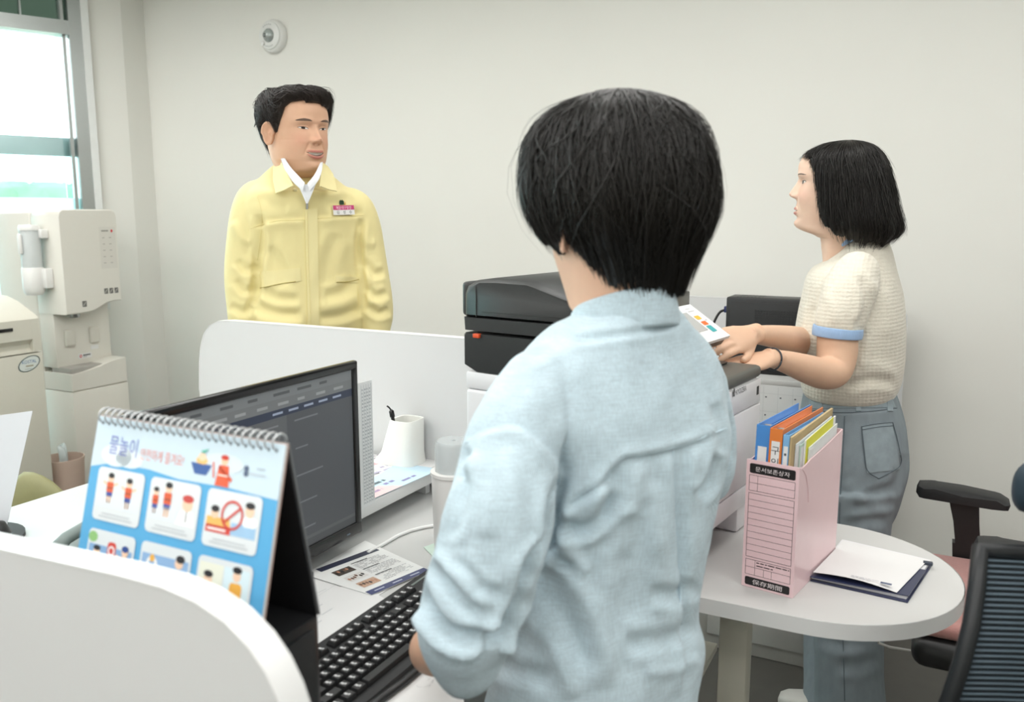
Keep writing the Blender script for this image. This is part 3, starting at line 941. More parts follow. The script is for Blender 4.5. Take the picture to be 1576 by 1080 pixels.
pr.build('table_print', t, M_PRINT)['kind'] = 'stuff'

# ---- keyboard: tray, palm edge and every key
kb0, kb1 = onz(497, 990, .745), onz(640, 900, .745)
kx_back, kx_front = -.805, -.655
ky0, ky1 = .80, 1.245
t = thing('keyboard', ((kx_back + kx_front) / 2, (ky0 + ky1) / 2, ZD + .001), 'black full-size computer keyboard on the desk', 'keyboard')
def kz(x): return ZD + .012 + (kx_front - x) / .15 * .012
tr = MB()
prof = [(kx_front, ZD + .002), (kx_front + .004, ZD + .006), (kx_front, ZD + .012), (kx_front - .006, kz(kx_front)), (kx_back + .003, kz(kx_back)), (kx_back, kz(kx_back) - .004), (kx_back, ZD + .002)]
tr.prism(prof, (0, ky1, 0), (1, 0, 0), (0, 0, 1), ky1 - ky0, .003)
part('tray', tr, M_BLKM, t, smooth=25)
part('palm_edge', MB().tube(np.array([(kx_front + .004, ky0 + .01, ZD + .008), (kx_front + .012, (ky0 + ky1) / 2 - .1, ZD + .007), (kx_front + .012, (ky0 + ky1) / 2 + .1, ZD + .007), (kx_front + .004, ky1 - .01, ZD + .008)]), .007, 10, flat=.8), M_BLK, t, smooth='all')
def keymesh(w):
    mb = MB(); h, d = .0085, .0165
    def rg(hw, hd, z): return np.array([(-hd, -hw, z), (hd, -hw, z), (hd, hw, z), (-hd, hw, z)])
    mb.loft([rg(w / 2, d / 2, 0), rg(w / 2 - .0006, d / 2 - .0006, .004), rg(w / 2 - .0028, d / 2 - .0025, h), rg(w / 2 - .0036, d / 2 - .0034, h + .0003)])
    me = mb.mesh('key'); me.materials.append(mat('key_black', '#1f2021', 0.4, var=0.05)); return me
_km = {}
def legend(w):
    mb = MB()
    mb.bx(-.0045, .0005, -.0035, .0005, .0087, .0090)
    mb.bx(.001, .0035, -.002, .002, .0087, .0090)
    me = mb.mesh('legend'); me.materials.append(mat('key_legend', '#c8c9c9', 0.5)); return me
_lm = legend(0)
U = .0190
rows = [  # (x offset from back edge, [(width units or -gap)])
    (.018, [1, -1] + [1] * 4 + [-.5] + [1] * 4 + [-.5] + [1] * 4 + [-.25, 1, 1, 1]),
    (.043, [1] * 13 + [2] + [-.25, 1, 1, 1, -.25, 1, 1, 1, 1]),
    (.062, [1.5] + [1] * 12 + [1.5] + [-.25, 1, 1, 1, -.25, 1, 1, 1, 1]),
    (.081, [1.75] + [1] * 11 + [2.25] + [-3.5, 1, 1, 1]),
    (.100, [2.25] + [1] * 10 + [2.75] + [-1.25, 1, -1.25, 1, 1, 1, 1]),
    (.119, [1.25, 1.25, 1.25, 6.25, 1.25, 1.25, 1.25, 1.25] + [-.25, 1, 1, 1, -.25, 2, 1, 1]),
]
tl = np.array(t.location[:])
first_key = True
for xo, ks in rows:
    yy = ky0 + .007
    for w in ks:
        if w < 0:
            yy += -w * U * .995; continue
        ww = round(w * U - .0012, 5)
        if ww not in _km: _km[ww] = keymesh(ww)
        x = kx_back + xo + .006; y = yy + w * U / 2
        k = bpy.data.objects.new('key', _km[ww]); k.parent = t; COL.objects.link(k)
        k.location = Vector((x, y, kz(x) - .001)) - Vector(tl)
        k.rotation_euler = (0, math.radians(4.5), 0)
        if w < 3:
            l = bpy.data.objects.new('legend', _lm); l.parent = k; COL.objects.link(l)
        yy += w * U
part('status_leds', MB().bx(kx_back + .012, kx_back + .016, ky1 - .08, ky1 - .03, kz(kx_back) - .0035, kz(kx_back) - .0005), mat('led_strip', '#6f7a75', 0.3), t)

# ---- papers on the desk
t, c = quad_sheet('handwritten_sheet', [(440, 905), (560, 850), (600, 905), (480, 985)], ZD + .0008, M_PAPER, 'white sheet of handwritten notes partly under the brochure', 'paper')
pr, W, H = sheet_print(c, .0008)
rr = random.Random(9)
for k in range(26):
    x, y = rr.uniform(.1, .8) * W, rr.uniform(.2, .85) * H
    pr.line(x, y, x + rr.uniform(.008, .04), y + rr.uniform(-.006, .006), .0006, '#9a9ca0')
pr.line(0, H * .42, W, H * .46, .0005, '#b9bbbd')
pr.build('handwriting', t, M_PRINT)['kind'] = 'stuff'
t, c = quad_sheet('loose_sheet', [(452, 940), (545, 893), (598, 925), (470, 1010)], ZD + .0019, M_PAPER, 'blank loose sheet lying between brochure and keyboard', 'paper')
pr, W, H = sheet_print(c, .0008)
pr.scribble(W * .15, H * .3, W * .7, H * .7, 5, '#c9cbcd', 3, .2)
pr.build('faint_lines', t, M_PRINT)['kind'] = 'stuff'
t, c = quad_sheet('brochure', [(468, 884), (562, 832), (662, 878), (572, 916)], ZD + .0032, mat('glossy_paper', '#eff0ee', 0.35, var=.01), 'glossy brochure with three small photographs and navy strip', 'brochure', curl=.0)
pr, W, H = sheet_print(c, .0008)
pr.rect(0, 0, W, H * .11, '#39426f').rect(0, H * .89, W, H, '#30344a').up()
for k in range(3):
    y0_ = H * (.20 + .22 * k)
    pr.rect(W * .07, y0_, W * .36, y0_ + H * .15, ['#c9a58c', '#e4e2de', '#57504a'][k])
    pr.scribble(W * .42, y0_ - H * .02, W * .94, y0_ + H * .17, 6, '#b4b6b8', k, .35)
    pr.rect(W * .42, y0_ + H * .165, W * .7, y0_ + H * .18, '#3c3c40')
pr.up()
for k in range(3):
    y0_ = H * (.20 + .22 * k)
    for j in range(6):
        pr.ell(W * (.10 + .045 * j), y0_ + H * (.06 + .04 * rr.random()), W * .018, H * .03, rr.choice(['#3a302c', '#7c5a48', '#c08b70', '#2b2b2e']))
for k in range(3): pr.rect(W * (.10 + .3 * k), H * .045, W * (.26 + .3 * k), H * .065, '#c4c9dc')
pr.build('brochure_print', t, M_INKGLOSS)['kind'] = 'stuff'
t, c = quad_sheet('desk_sheet', [(610, 1005), (700, 985), (720, 1120), (520, 1110)], ZD + .0008, M_PAPER, 'white sheet with pencil marks at the desk front below the keyboard', 'paper')
pr, W, H = sheet_print(c, .0008)
for k in range(14):
    x, y = rr.uniform(.5, .75) * W, rr.uniform(.45, .7) * H
    pr.line(x, y, x + rr.uniform(-.01, .012), y + rr.uniform(-.012, .012), .0005, '#aaacae')
pr.build('pencil_marks', t, M_PRINT)['kind'] = 'stuff'
t, c = quad_sheet('note_slip', [(652, 842), (690, 828), (712, 846), (668, 858)], ZD + .0008, mat('mint_paper', '#cfe3d6', 0.7), 'pale mint note slip lying near the white tumbler', 'paper')
# white charging lead
P = [onz(x, y, ZD + .004) for x, y in [(566, 850), (592, 836), (612, 824), (632, 816), (652, 811), (672, 808), (690, 806)]]
P = np.array(P); ts = np.linspace(0, 6, 30); P = np.stack([np.interp(ts, range(7), P[:, i]) for i in range(3)], 1)
solo('charging_cable', MB().tube(P, .0036, 8), mat('white_cable', '#efefed', 0.4), tuple(P[0]), 'white cable running across the desk under the shelf', 'cable', smooth='all')

# ---- leaflets on the shelf
t, c = quad_sheet('timetable_leaflet', [(560, 708), (612, 690), (686, 712), (600, 742)], ZS + .0006, M_PAPER, 'white timetable leaflet with pink bars on the shelf', 'leaflet')
pr, W, H = sheet_print(c, .0008)
pr.rect(.0, H * .62, W * .5, H * .7, '#e0b8bd').rect(W * .55, H * .3, W * .98, H * .6, '#cfc6de').up()
pr.scribble(W * .05, H * .1, W * .5, H * .55, 4, '#b3aec4', 2, .4).scribble(W * .58, H * .35, W * .95, H * .55, 2, '#8c82b0', 5, .5).scribble(W * .3, H * .72, W * .95, H * .95, 3, '#b7a6b4', 7, .4)
pr.build('leaflet_print', t, M_PRINT)['kind'] = 'stuff'
t, c = quad_sheet('pastel_leaflet', [(548, 752), (613, 712), (678, 722), (574, 768)], ZS + .0018, mat('blue_leaflet_paper', '#c3dcea', 0.6), 'pastel blue and pink leaflet at the shelf edge', 'leaflet')
pr, W, H = sheet_print(c, .0008)
pr.poly([(0, 0), (W * .42, 0), (W * .30, H * .55), (0, H * .6)], '#ecc9c9').up()
pr.scribble(W * .30, H * .62, W * .62, H * .84, 1, '#5f6e74', 3, .55).scribble(W * .36, H * .38, W * .85, H * .6, 1, '#8b86b4', 4, .55).scribble(W * .52, H * .16, W * .8, H * .36, 1, '#8b86b4', 5, .5).scribble(W * .08, H * .2, W * .3, H * .42, 1, '#a78fb0', 6, .5)
pr.build('leaflet_print', t, M_PRINT)['kind'] = 'stuff'

# ---- pen cup
b0 = onz(652, 697, ZS)
bxp, byp = b0[0] + .012, 1.668
t = thing('pen_cup', (bxp, byp, ZS), 'white sloping pen cup with one black pen on the shelf', 'pen cup')
def rrc(cx, cy, hx, hy, z, e=4, n=28):
    a = np.linspace(0, 2 * math.pi, n, endpoint=False)
    c_, s_ = np.cos(a), np.sin(a)
    return np.stack([cx + hx * np.sign(c_) * np.abs(c_) ** (2 / e), cy + hy * np.sign(s_) * np.abs(s_) ** (2 / e), np.full(n, z)], 1)
hc = .112
part('cup', MB().loft([rrc(bxp - .022, byp, .06, .044, ZS + .0003), rrc(bxp - .022, byp, .06, .044, ZS + .004), rrc(bxp - .012, byp, .046, .042, ZS + .03), rrc(bxp + .002, byp, .034, .037, ZS + hc - .003), rrc(bxp + .002, byp, .033, .036, ZS + hc), rrc(bxp + .002, byp, .029, .032, ZS + hc - .001), rrc(bxp + .002, byp, .027, .03, ZS + .02)]), mat('cream_white_ceramic', '#efefe9', 0.3, var=.008), t, smooth=40)
p1 = np.array([bxp - .01, byp - .018, ZS + .025]); p2 = np.array([bxp - .026, byp - .024, ZS + hc + .018])
pen = thing('ballpoint_pen', tuple(p1), 'black pen with clip leaning in the pen cup', 'pen')
part('barrel', MB().tube(np.array([p1, p1 * .3 + p2 * .7, p2]), [.004, .0045, .0045], 10), M_BLK, pen)
d = (p2 - p1) / np.linalg.norm(p2 - p1)
part('cap', MB().tube(np.array([p2 - d * .012, p2 + d * .002, p2 + d * .006]), [.0062, .0062, .003], 10), M_BLKG, pen)
part('clip', MB().tube(np.array([p2 + d * .004, p2 + d * .012 + [-.002, -.004, 0], p2 + d * .018 + [-.006, -.006, -.002]]), .0022, 6), M_BLKG, pen)

# ---- white tumbler with clear lid
b0 = onz(700, 862, ZD)
tx, ty = b0[0], b0[1]
dd = (b0 - CAMP) @ _fw
rt_ = 35 / FPX * dd
z1 = onplane(690, 724, (tx, ty, 0), (_fw[0], _fw[1], 0))[2]; z2 = onplane(690, 678, (tx, ty, 0), (_fw[0], _fw[1], 0))[2]
t = thing('tumbler', (tx, ty, ZD), 'white tumbler with clear plastic lid on the desk beside the blue shirt', 'tumbler')
part('cup', MB().lathe((tx, ty, ZD + .0003), [(.002, 0), (rt_ * .84, 0), (rt_ * .88, .004), (rt_ * .97, z1 - ZD - .008), (rt_ * 1.02, z1 - ZD - .006), (rt_ * 1.02, z1 - ZD), (rt_ * .9, z1 - ZD + .001)], 36), M_WHITE, t, smooth=40)
part('clear_lid', MB().lathe((tx, ty, z1 + .001), [(rt_ * .82, 0), (rt_ * .80, z2 - z1 - .006), (rt_ * .72, z2 - z1), (rt_ * .1, z2 - z1), (rt_ * .1, z2 - z1 - .002), (rt_ * .7, z2 - z1 - .003), (rt_ * .77, 0.001)], 36), mat('clear_cup_plastic', '#dfe5e6', 0.12, alpha=.45), t, smooth=40)

# ---- black speaker box under the calendar
xr = onY(498, 1010, .69)[0]
zbx = onY(470, 950, .66)[2]
t = thing('desktop_speaker', (xr - .17, .65, ZD), 'black box-shaped speaker carrying the desk calendar', 'speaker')
part('cabinet', MB().bx(xr - .34, xr, .555, .69, ZD + .0005, zbx, .012, 3), M_BLK, t, smooth=30)
part('grille', MB().bx(xr - .001, xr + .003, .57, .675, ZD + .015, zbx - .02, .002), M_BLKM, t)
part('knob', MB().cyl((xr + .003, .65, zbx - .12), .010, .008, 18, axis='x'), M_BLKG, t)

# ---- desk calendar on top of it
pT0, pT1 = onY(152, 636, .628), onY(440, 688, .628)
cz = (pT0[2] + pT1[2]) / 2; xa, xb2 = pT0[0], pT1[0]
cw_ = xb2 - xa
top = np.array([xa, .628, cz]); bot = np.array([xa, .575, zbx + .002])
Vv = top - bot; Hc = np.linalg.norm(Vv)
t = thing('desk_calendar', ((xa + xb2) / 2, .63, zbx), 'blue and white spiral-bound desk calendar with swimming safety cartoons', 'calendar')
def sheet3(p, w, v, th):
    n = np.cross((1, 0, 0), v / np.linalg.norm(v))
    V = [p, p + [w, 0, 0], p + v + [w, 0, 0], p + v]
    return MB().add([q for q in V] + [q - n * th for q in V], [(0, 1, 2, 3), (7, 6, 5, 4), (0, 4, 5, 1), (1, 5, 6, 2), (2, 6, 7, 3), (3, 7, 4, 0)])
part('page_block', sheet3(bot, cw_, Vv, .003), M_PAPER, t)
M_CB = mat('black_card', '#17181a', 0.5, var=.05)
part('front_board', sheet3(bot + [0, .0034, 0], cw_, Vv, .002), mat('pinkish_board_edge', '#b99a90', 0.6), t)
bb_ = np.array([xa, .668, zbx + .002]); vb = np.array([xa, .632, cz]) - bb_
part('back_board', sheet3(bb_, cw_, vb, .0022), mat('grey_edge_board', '#6c6d6e', 0.5), t)
part('inner_lining', sheet3(bb_ + [0.001, -.003, 0], cw_ - .002, vb * .985, .0008), M_CB, t)
part('base_board', MB().add([(xa, .585, zbx + .001), (xb2, .585, zbx + .001), (xb2, .664, zbx + .001), (xa, .664, zbx + .001), (xa, .585, zbx + .003), (xb2, .585, zbx + .003), (xb2, .664, zbx + .003), (xa, .664, zbx + .003)], [(3, 2, 1, 0), (4, 5, 6, 7), (0, 1, 5, 4), (1, 2, 6, 5), (2, 3, 7, 6), (3, 0, 4, 7)]), M_CB, t)
nr = 26
for k in range(nr):
    x = xa + .010 + (cw_ - .02) * k / (nr - 1)
    a = np.linspace(-.6, 2 * math.pi - 1.2, 16)
    P = np.stack([np.full(16, x) + .0015 * np.cos(a), .630 + .0085 * np.cos(a + .5), cz + .001 + .0085 * np.sin(a + .5)], 1)
    if k == 0:
        rg0 = part('spiral_ring', MB().tube(P, .0013, 6), mat('silver_wire', '#c4c6c7', 0.3, 0.7), t, smooth='all'); rgx = x
    else:
        r_ = rg0.copy(); COL.objects.link(r_); r_.location = rg0.location + Vector((x - rgx, 0, 0))
pr = Print(bot, (1, 0, 0), Vv, .00016)
W, H = cw_, Hc
pr.rect(0, 0, W, H, '#cbdde8').up()
pr.rect(0, 0, W, H * .76, '#58a9d8').up()
pr.poly([(0, H * .72), (W * .1, H * .75), (W * .2, H * .80), (W * .3, H * .765), (W * .5, H * .74), (W * .75, H * .745), (W, H * .73), (W, H * .82), (0, H * .82)], '#cbdde8').up()
pr.ell(W * .14, H * .80, W * .09, H * .06, '#dbe5ea').ell(W * .22, H * .795, W * .08, H * .05, '#dbe5ea').ell(W * .72, H * .86, W * .1, H * .05, '#d6e2e9').up()
for k in range(nr):
    pr.ell(.010 + (W - .02) * k / (nr - 1), H * .965, .0017, .0022, '#7d8a92', 8)
pr.text('물놀이', W * .09, H * .815, .023, '#7a86c4', width=W * .165).text('안전하게 즐겨요!', W * .275, H * .81, .014, '#e79a8f', width=W * .24)
# boat and lifeguard
pr.poly([(W * .555, H * .84), (W * .665, H * .84), (W * .64, H * .785), (W * .58, H * .785)], '#3c5f9d').ell(W * .61, H * .855, W * .03, H * .02, '#f1c27a').up().ell(W * .61, H * .875, W * .02, H * .02, '#f3d3b5').poly([(W * .61, H * .885), (W * .64, H * .92), (W * .60, H * .905)], '#58b7a5')
pr.poly([(W * .69, H * .745), (W * .76, H * .745), (W * .75, H * .85), (W * .70, H * .85)], '#e2603f').ell(W * .725, H * .875, W * .018, H * .025, '#f0c9a8').line(W * .68, H * .78, W * .67, H * .86, .002, '#e2603f').line(W * .70, H * .84, W * .77, H * .78, .004, '#e2603f').up().ell(W * .725, H * .89, W * .02, H * .013, '#c93b2c').line(W * .70, H * .80, W * .75, H * .80, .0015, '#f5e2d6')
pr.rect(W * .885, H * .86, W * .925, H * .865, '#9aa4b0').rect(W * .85, H * .83, W * .93, H * .836, '#b3bcc6').ell(W * .835, H * .855, .003, .003, '#53617d').ell(W * .835, H * .83, .003, .003, '#53617d')
def kid(px, py, s, body='#d9603c', leg='#3b55a6', hair='#2b2a2d', skin='#f2cdb0', arms=True):
    pr.rect(px - .16 * s, py, px - .02 * s, py + .35 * s, skin).rect(px + .02 * s, py, px + .16 * s, py + .35 * s, skin).rect(px - .2 * s, py + .3 * s, px + .2 * s, py + .55 * s, leg)
    if arms: pr.line(px - .5 * s, py + .98 * s, px - .15 * s, py + .85 * s, .12 * s, skin).line(px + .5 * s, py + .98 * s, px + .15 * s, py + .85 * s, .12 * s, skin)
    pr.up(); pr.rrect(px - .22 * s, py + .52 * s, px + .22 * s, py + 1.0 * s, .05 * s, body).ell(px, py + 1.2 * s, .19 * s, .22 * s, skin)
    pr.up(); pr.ell(px, py + 1.31 * s, .2 * s, .13 * s, hair).line(px - .2 * s, py + .72 * s, px + .2 * s, py + .72 * s, .03 * s, '#3a2a2a')
pw, ph = W * .27, H * .285
cells = []
for r_ in range(2):
    for c_ in range(3):
        x0c = W * .055 + c_ * W * .305; y0c = H * (.445 - r_ * .335)
        cells.append((x0c, y0c))
        pr.rrect(x0c, y0c, x0c + pw, y0c + ph, .006, '#dde2e4')
k0 = pr.k
def cell(i): pr.k = k0 + 1; return cells[i]
x, y = cell(0); pr.rect(x + .004, y + ph * .26, x + pw - .004, y + ph * .5, '#dfe7ee'); kid(x + pw * .3, y + ph * .34, ph * .40); pr.k = k0 + 1; kid(x + pw * .70, y + ph * .30, ph * .40)
x, y = cell(1); pr.rect(x + .004, y + ph * .26, x + pw * .6, y + ph * .5, '#dfe7ee'); kid(x + pw * .14, y + ph * .34, ph * .34, arms=False); pr.k = k0 + 1; kid(x + pw * .38, y + ph * .32, ph * .44, arms=False); pr.k = k0 + 1
pr.poly([(x + pw * .58, y + ph * .24), (x + pw * .95, y + ph * .24), (x + pw * .9, y + ph * .5), (x + pw * .66, y + ph * .5)], '#fdfdfd').ell(x + pw * .78, y + ph * .62, pw * .1, ph * .13, '#f2cdb0'); pr.up(); pr.ell(x + pw * .78, y + ph * .72, pw * .11, ph * .07, '#c64b45').line(x + pw * .78, y + ph * .5, x + pw * .78, y + ph * .3, .0015, '#44484c')
x, y = cell(2); pr.rect(x + pw * .5, y + ph * .26, x + pw - .004, y + ph * .48, '#9fc4e2').poly([(x + .003, y + ph * .34), (x + pw * .5, y + ph * .34), (x + pw * .46, y + ph * .52), (x + .003, y + ph * .52)], '#e9b864').rect(x + .003, y + ph * .25, x + pw * .5, y + ph * .38, '#d8493c'); pr.up(); pr.ell(x + pw * .18, y + ph * .58, pw * .07, ph * .09, '#f2cdb0').ell(x + pw * .8, y + ph * .72, pw * .08, ph * .11, '#f2cdb0').rrect(x + pw * .7, y + ph * .45, x + pw * .95, y + ph * .62, .004, '#fafafa'); pr.up(); pr.ell(x + pw * .18, y + ph * .66, pw * .075, ph * .06, '#2b2a2d').ell(x + pw * .8, y + ph * .82, pw * .085, ph * .06, '#2b2a2d'); pr.up(); pr.ring(x + pw * .5, y + ph * .60, pw * .2, pw * .035, '#d0483f').line(x + pw * .37, y + ph * .46, x + pw * .63, y + ph * .74, pw * .035, '#d0483f').rect(x + pw * .08, y + ph * .29, x + pw * .42, y + ph * .335, '#f3dcd8')
x, y = cell(3); pr.rect(x + .003, y + ph * .45, x + pw - .003, y + ph * .72, '#86acd3').rect(x + .003, y + ph * .22, x + pw - .003, y + ph * .48, '#93c16b').ell(x + pw * .1, y + ph * .85, pw * .1, ph * .1, '#8fbf78'); pr.up(); pr.ell(x + pw * .22, y + ph * .6, pw * .07, ph * .08, '#f2cdb0').rrect(x + pw * .44, y + ph * .5, x + pw * .62, y + ph * .82, .004, '#d24b3f'); pr.up(); pr.ring(x + pw * .53, y + ph * .66, pw * .07, pw * .025, '#f3eeee').ell(x + pw * .22, y + ph * .66, pw * .075, ph * .05, '#2b2a2d'); kid(x + pw * .82, y + ph * .15, ph * .46, hair='#2d4a8c')
x, y = cell(4); pr.rect(x + .003, y + ph * .45, x + pw - .003, y + ph * .8, '#8fb2d8').ell(x + pw * .4, y + ph * .32, pw * .38, ph * .15, '#ecd092'); pr.up(); pr.ring(x + pw * .25, y + ph * .62, pw * .11, pw * .05, '#f2f0ee').line(x + pw * .36, y + ph * .6, x + pw * .62, y + ph * .62, .0012, '#6b7077').rrect(x + pw * .62, y + ph * .2, x + pw * .85, y + ph * .62, .004, '#fbfbfb').ell(x + pw * .78, y + ph * .74, pw * .08, ph * .1, '#f2cdb0'); pr.up(); pr.ell(x + pw * .8, y + ph * .82, pw * .085, ph * .07, '#2b2a2d').ell(x + pw * .25, y + ph * .73, pw * .05, ph * .07, '#eab14f').rect(x + pw * .66, y + ph * .08, x + pw * .84, y + ph * .2, '#3f4f93')
x, y = cell(5); pr.rect(x + .003, y + ph * .3, x + pw * .48, y + ph * .9, '#e9ead9').rect(x + pw * .5, y + ph * .3, x + pw - .003, y + ph * .9, '#d8eaf0').ell(x + pw * .25, y + ph * .35, pw * .2, ph * .1, '#ecc787'); pr.up(); pr.ell(x + pw * .22, y + ph * .6, pw * .08, ph * .11, '#f2cdb0').rrect(x + pw * .62, y + ph * .3, x + pw * .84, y + ph * .66, .004, '#efb04a').ell(x + pw * .73, y + ph * .78, pw * .07, ph * .1, '#f2cdb0'); pr.up(); pr.ell(x + pw * .22, y + ph * .71, pw * .085, ph * .06, '#232225').ell(x + pw * .73, y + ph * .88, pw * .085, ph * .06, '#232225').rect(x + pw * .14, y + ph * .32, x + pw * .28, y + ph * .45, '#2c2b2e').rect(x + pw * .62, y + ph * .16, x + pw * .84, y + ph * .3, '#4a5cae')
for i in range(6):
    x, y = cell(i); pr.k = k0 + 2
    pr.rect(x + pw * .2, y + ph * .13, x + pw * .8, y + ph * .15, '#b9bec2').rect(x + pw * .15, y + ph * .07, x + pw * .85, y + ph * .09, '#b9bec2')
pr.build('calendar_print', t, M_PRINT)['kind'] = 'stuff'

# ---- document holder with a hanging sheet, black clamp, grey telephone
Dp = 1.72
ps = [atd(x, y, Dp) for x, y in [(-70, 648), (50, 632), (9, 815), (-105, 835)]]
t = thing('document_holder', (ps[3][0], ps[3][1], ZD), 'white printed sheet hanging on a black document holder beyond the desk divider', 'document holder')
nrm = np.cross(ps[1] - ps[0], ps[3] - ps[0]); nrm /= np.linalg.norm(nrm)
if nrm @ (CAMP - ps[0]) < 0: nrm = -nrm
mb = MB().add([p for p in ps] + [p - nrm * .0012 for p in ps], [(3, 2, 1, 0), (4, 5, 6, 7), (0, 1, 5, 4), (1, 2, 6, 5), (2, 3, 7, 6), (3, 0, 4, 7)])
part('sheet', mb, mat('clear_sleeve_paper', '#d3d6da', 0.3, var=.01), t)
Uv = (ps[2] - ps[3]); Vv2 = ps[0] - ps[3]
pr = Print(ps[3] + nrm * .0003, Uv, Vv2 - Uv * ((Vv2 @ Uv) / (Uv @ Uv)), .0001)
pr.scribble(.01, .05, .13, .20, 9, '#a9adb6', 6, .35).rect(.02, .15, .11, .165, '#a2a7b2')
pr.build('sheet_print', t, M_PRINT)['kind'] = 'stuff'
pm = (ps[2] + ps[3]) / 2 - nrm * .02
part('pole', MB().tube(np.array([(pm[0], pm[1], ZD + .01), pm, pm + [0, 0, .1]]), .008, 10), M_BLKM, t)
part('base', MB().lathe((pm[0], pm[1], ZD + .0003), [(.09, 0), (.09, .008), (.02, .014)], 28), M_BLKM, t, smooth=40)
cb = atd(-8, 822, Dp - .03)
part('clamp', MB().lathe(cb, [(.002, -.028), (.02, -.022), (.03, 0), (.02, .022), (.002, .028)], 18), M_BLK, t, smooth='all')
q0 = onz(66, 838, ZS + .035)
ph_ = thing('desk_telephone', (q0[0] + .09, q0[1] + .03, ZS), 'grey desk telephone with dark keys on the shelf behind the calendar', 'telephone')
qx, qy = q0[0] + .02, q0[1] - .02
part('body', MB().add([(qx, qy, ZS + .0005), (qx + .17, qy, ZS + .0005), (qx + .17, qy + .15, ZS + .0005), (qx, qy + .15, ZS + .0005), (qx, qy, ZS + .018), (qx + .17, qy, ZS + .018), (qx + .17, qy + .15, ZS + .05), (qx, qy + .15, ZS + .05)],
                       [(3, 2, 1, 0), (4, 5, 6, 7), (0, 1, 5, 4), (1, 2, 6, 5), (2, 3, 7, 6), (3, 0, 4, 7)]), mat('grey_phone_plastic', '#7f8b88', 0.45), ph_)
for i in range(3):
    for j in range(4):
        part('key', MB().box((qx + .07 + i * .03, qy + .03 + j * .025, ZS + .026 + j * .0053), (.018, .013, .006), .002), mat('phone_key', '#4f5957', 0.5), ph_)
part('handset', MB().tube(np.array([(qx + .03, qy + .005, ZS + .036), (qx + .03, qy + .03, ZS + .052), (qx + .03, qy + .12, ZS + .070), (qx + .03, qy + .145, ZS + .066)]), [.016, .013, .013, .016], 12, flat=.8), mat('grey_handset', '#76827f', 0.45), ph_, smooth='all')
t, c = quad_sheet('memo_sheet', [(112, 818), (150, 806), (200, 830), (130, 850)], ZS + .0008, M_PAPER, 'white memo sheet lying beside the grey telephone', 'paper')
# ================================================================== multifunction printer on the side table
M_KW = mat('printer_white', '#e4e4e6', 0.35, var=.008)
M_KD = mat('printer_charcoal', '#2a2c2c', 0.4, var=0.05, vscale=80, bump=.06, bscale=900)
M_KG = mat('printer_grey_rim', '#53544f', 0.45, var=0.03)
fx = -.39; bxk = -.845; yn, yf = 1.42, 1.875
# the printer stands a little askew on the table: built square, then turned about its near rear corner
MFPA = math.radians(-8); _ca, _sa = math.cos(MFPA), math.sin(MFPA); MPIV = np.array([-.85, 1.42])
def mrot(p):
    d = np.array(p[:2]) - MPIV; return np.array([MPIV[0] + _ca * d[0] - _sa * d[1], MPIV[1] + _sa * d[0] + _ca * d[1], p[2]])
def munrot(p):
    d = np.array(p[:2]) - MPIV; return np.array([MPIV[0] + _ca * d[0] + _sa * d[1], MPIV[1] - _sa * d[0] + _ca * d[1], p[2]])
MN = np.array([_ca, _sa, 0.0])                 # its front normal
zb0 = ZT + .0005
zb1 = onplane(1170, 579, mrot((fx, yn, 0)), MN)[2]
t = thing('multifunction_printer', ((fx + bxk) / 2, (yn + yf) / 2, ZT), 'white office multifunction printer with black scanner unit on the side table', 'printer')
part('body', MB().bx(bxk + .02, fx, yn, yf, zb0 + .055, zb1, .008, 3), M_KW, t, smooth=30)
for a, b_ in ((yn + .03, yn + .12), (yf - .10, yf)):
    part('foot_block', MB().bx(bxk + .03, fx, a, b_, zb0, zb0 + .0548, .006), M_KW, t, smooth=30)
part('base_pan', MB().bx(bxk + .04, fx - .02, yn + .10, yf - .10, zb0 + .03, zb0 + .0545), M_KW, t)
part('top_rim', MB().bx(fx - .075, fx + .004, yn - .002, yf + .002, zb1 + .0005, zb1 + .026, .010, 3).bx(-.545, fx - .07, yf - .07, yf + .002, zb1 + .0005, zb1 + .024, .006).bx(-.545, fx - .07, yn - .002, yn + .06, zb1 + .0005, zb1 + .024, .006), M_KG, t, smooth=30)
part('output_tray', MB().add([(bxk + .2, yn + .06, zb1 + .004), (fx - .075, yn + .06, zb1 + .02), (fx - .075, yf - .07, zb1 + .02), (bxk + .2, yf - .07, zb1 + .004),
                              (bxk + .2, yn + .06, zb1 + .001), (fx - .075, yn + .06, zb1 + .001), (fx - .075, yf - .07, zb1 + .001), (bxk + .2, yf - .07, zb1 + .001)],
                             [(0, 1, 2, 3), (7, 6, 5, 4), (0, 4, 5, 1), (1, 5, 6, 2), (2, 6, 7, 3), (3, 7, 4, 0)]), M_KD, t)
part('tray_stop', MB().bx(fx - .09, fx - .06, yf - .17, yf - .03, zb1 + .0262, zb1 + .031, .002), M_BLK, t)
fp = part('front_cover', MB().bx(fx - .001, fx + .006, yn + .004, yf - .004, zb0 + .10, zb1 - .055, .003), M_KW, t)
part('top_front_strip', MB().bx(fx - .001, fx + .005, yn + .004, yf - .004, zb1 - .053, zb1 - .002, .003), M_KW, t)
cs = part('paper_cassette', MB().bx(fx - .001, fx + .006, yn + .004, yf - .004, zb0 + .056, zb0 + .098, .003), M_KW, t)
part('latch_mark', MB().bx(fx + .0045, fx + .0056, yf - .030, yf - .018, zb1 - .034, zb1 - .016), M_BLK, t)
part('foot_mark', MB().bx(fx - .0005, fx + .0006, yn + .02, yn + .027, zb0 + .02, zb0 + .036), M_BLK, t)
lg = munrot(onplane(1127, 614, mrot((fx + .0065, yn, 0)), MN))
pr = Print((fx + .0064, lg[1], lg[2] + .004), (0, 1, 0), (0, 0, 1))
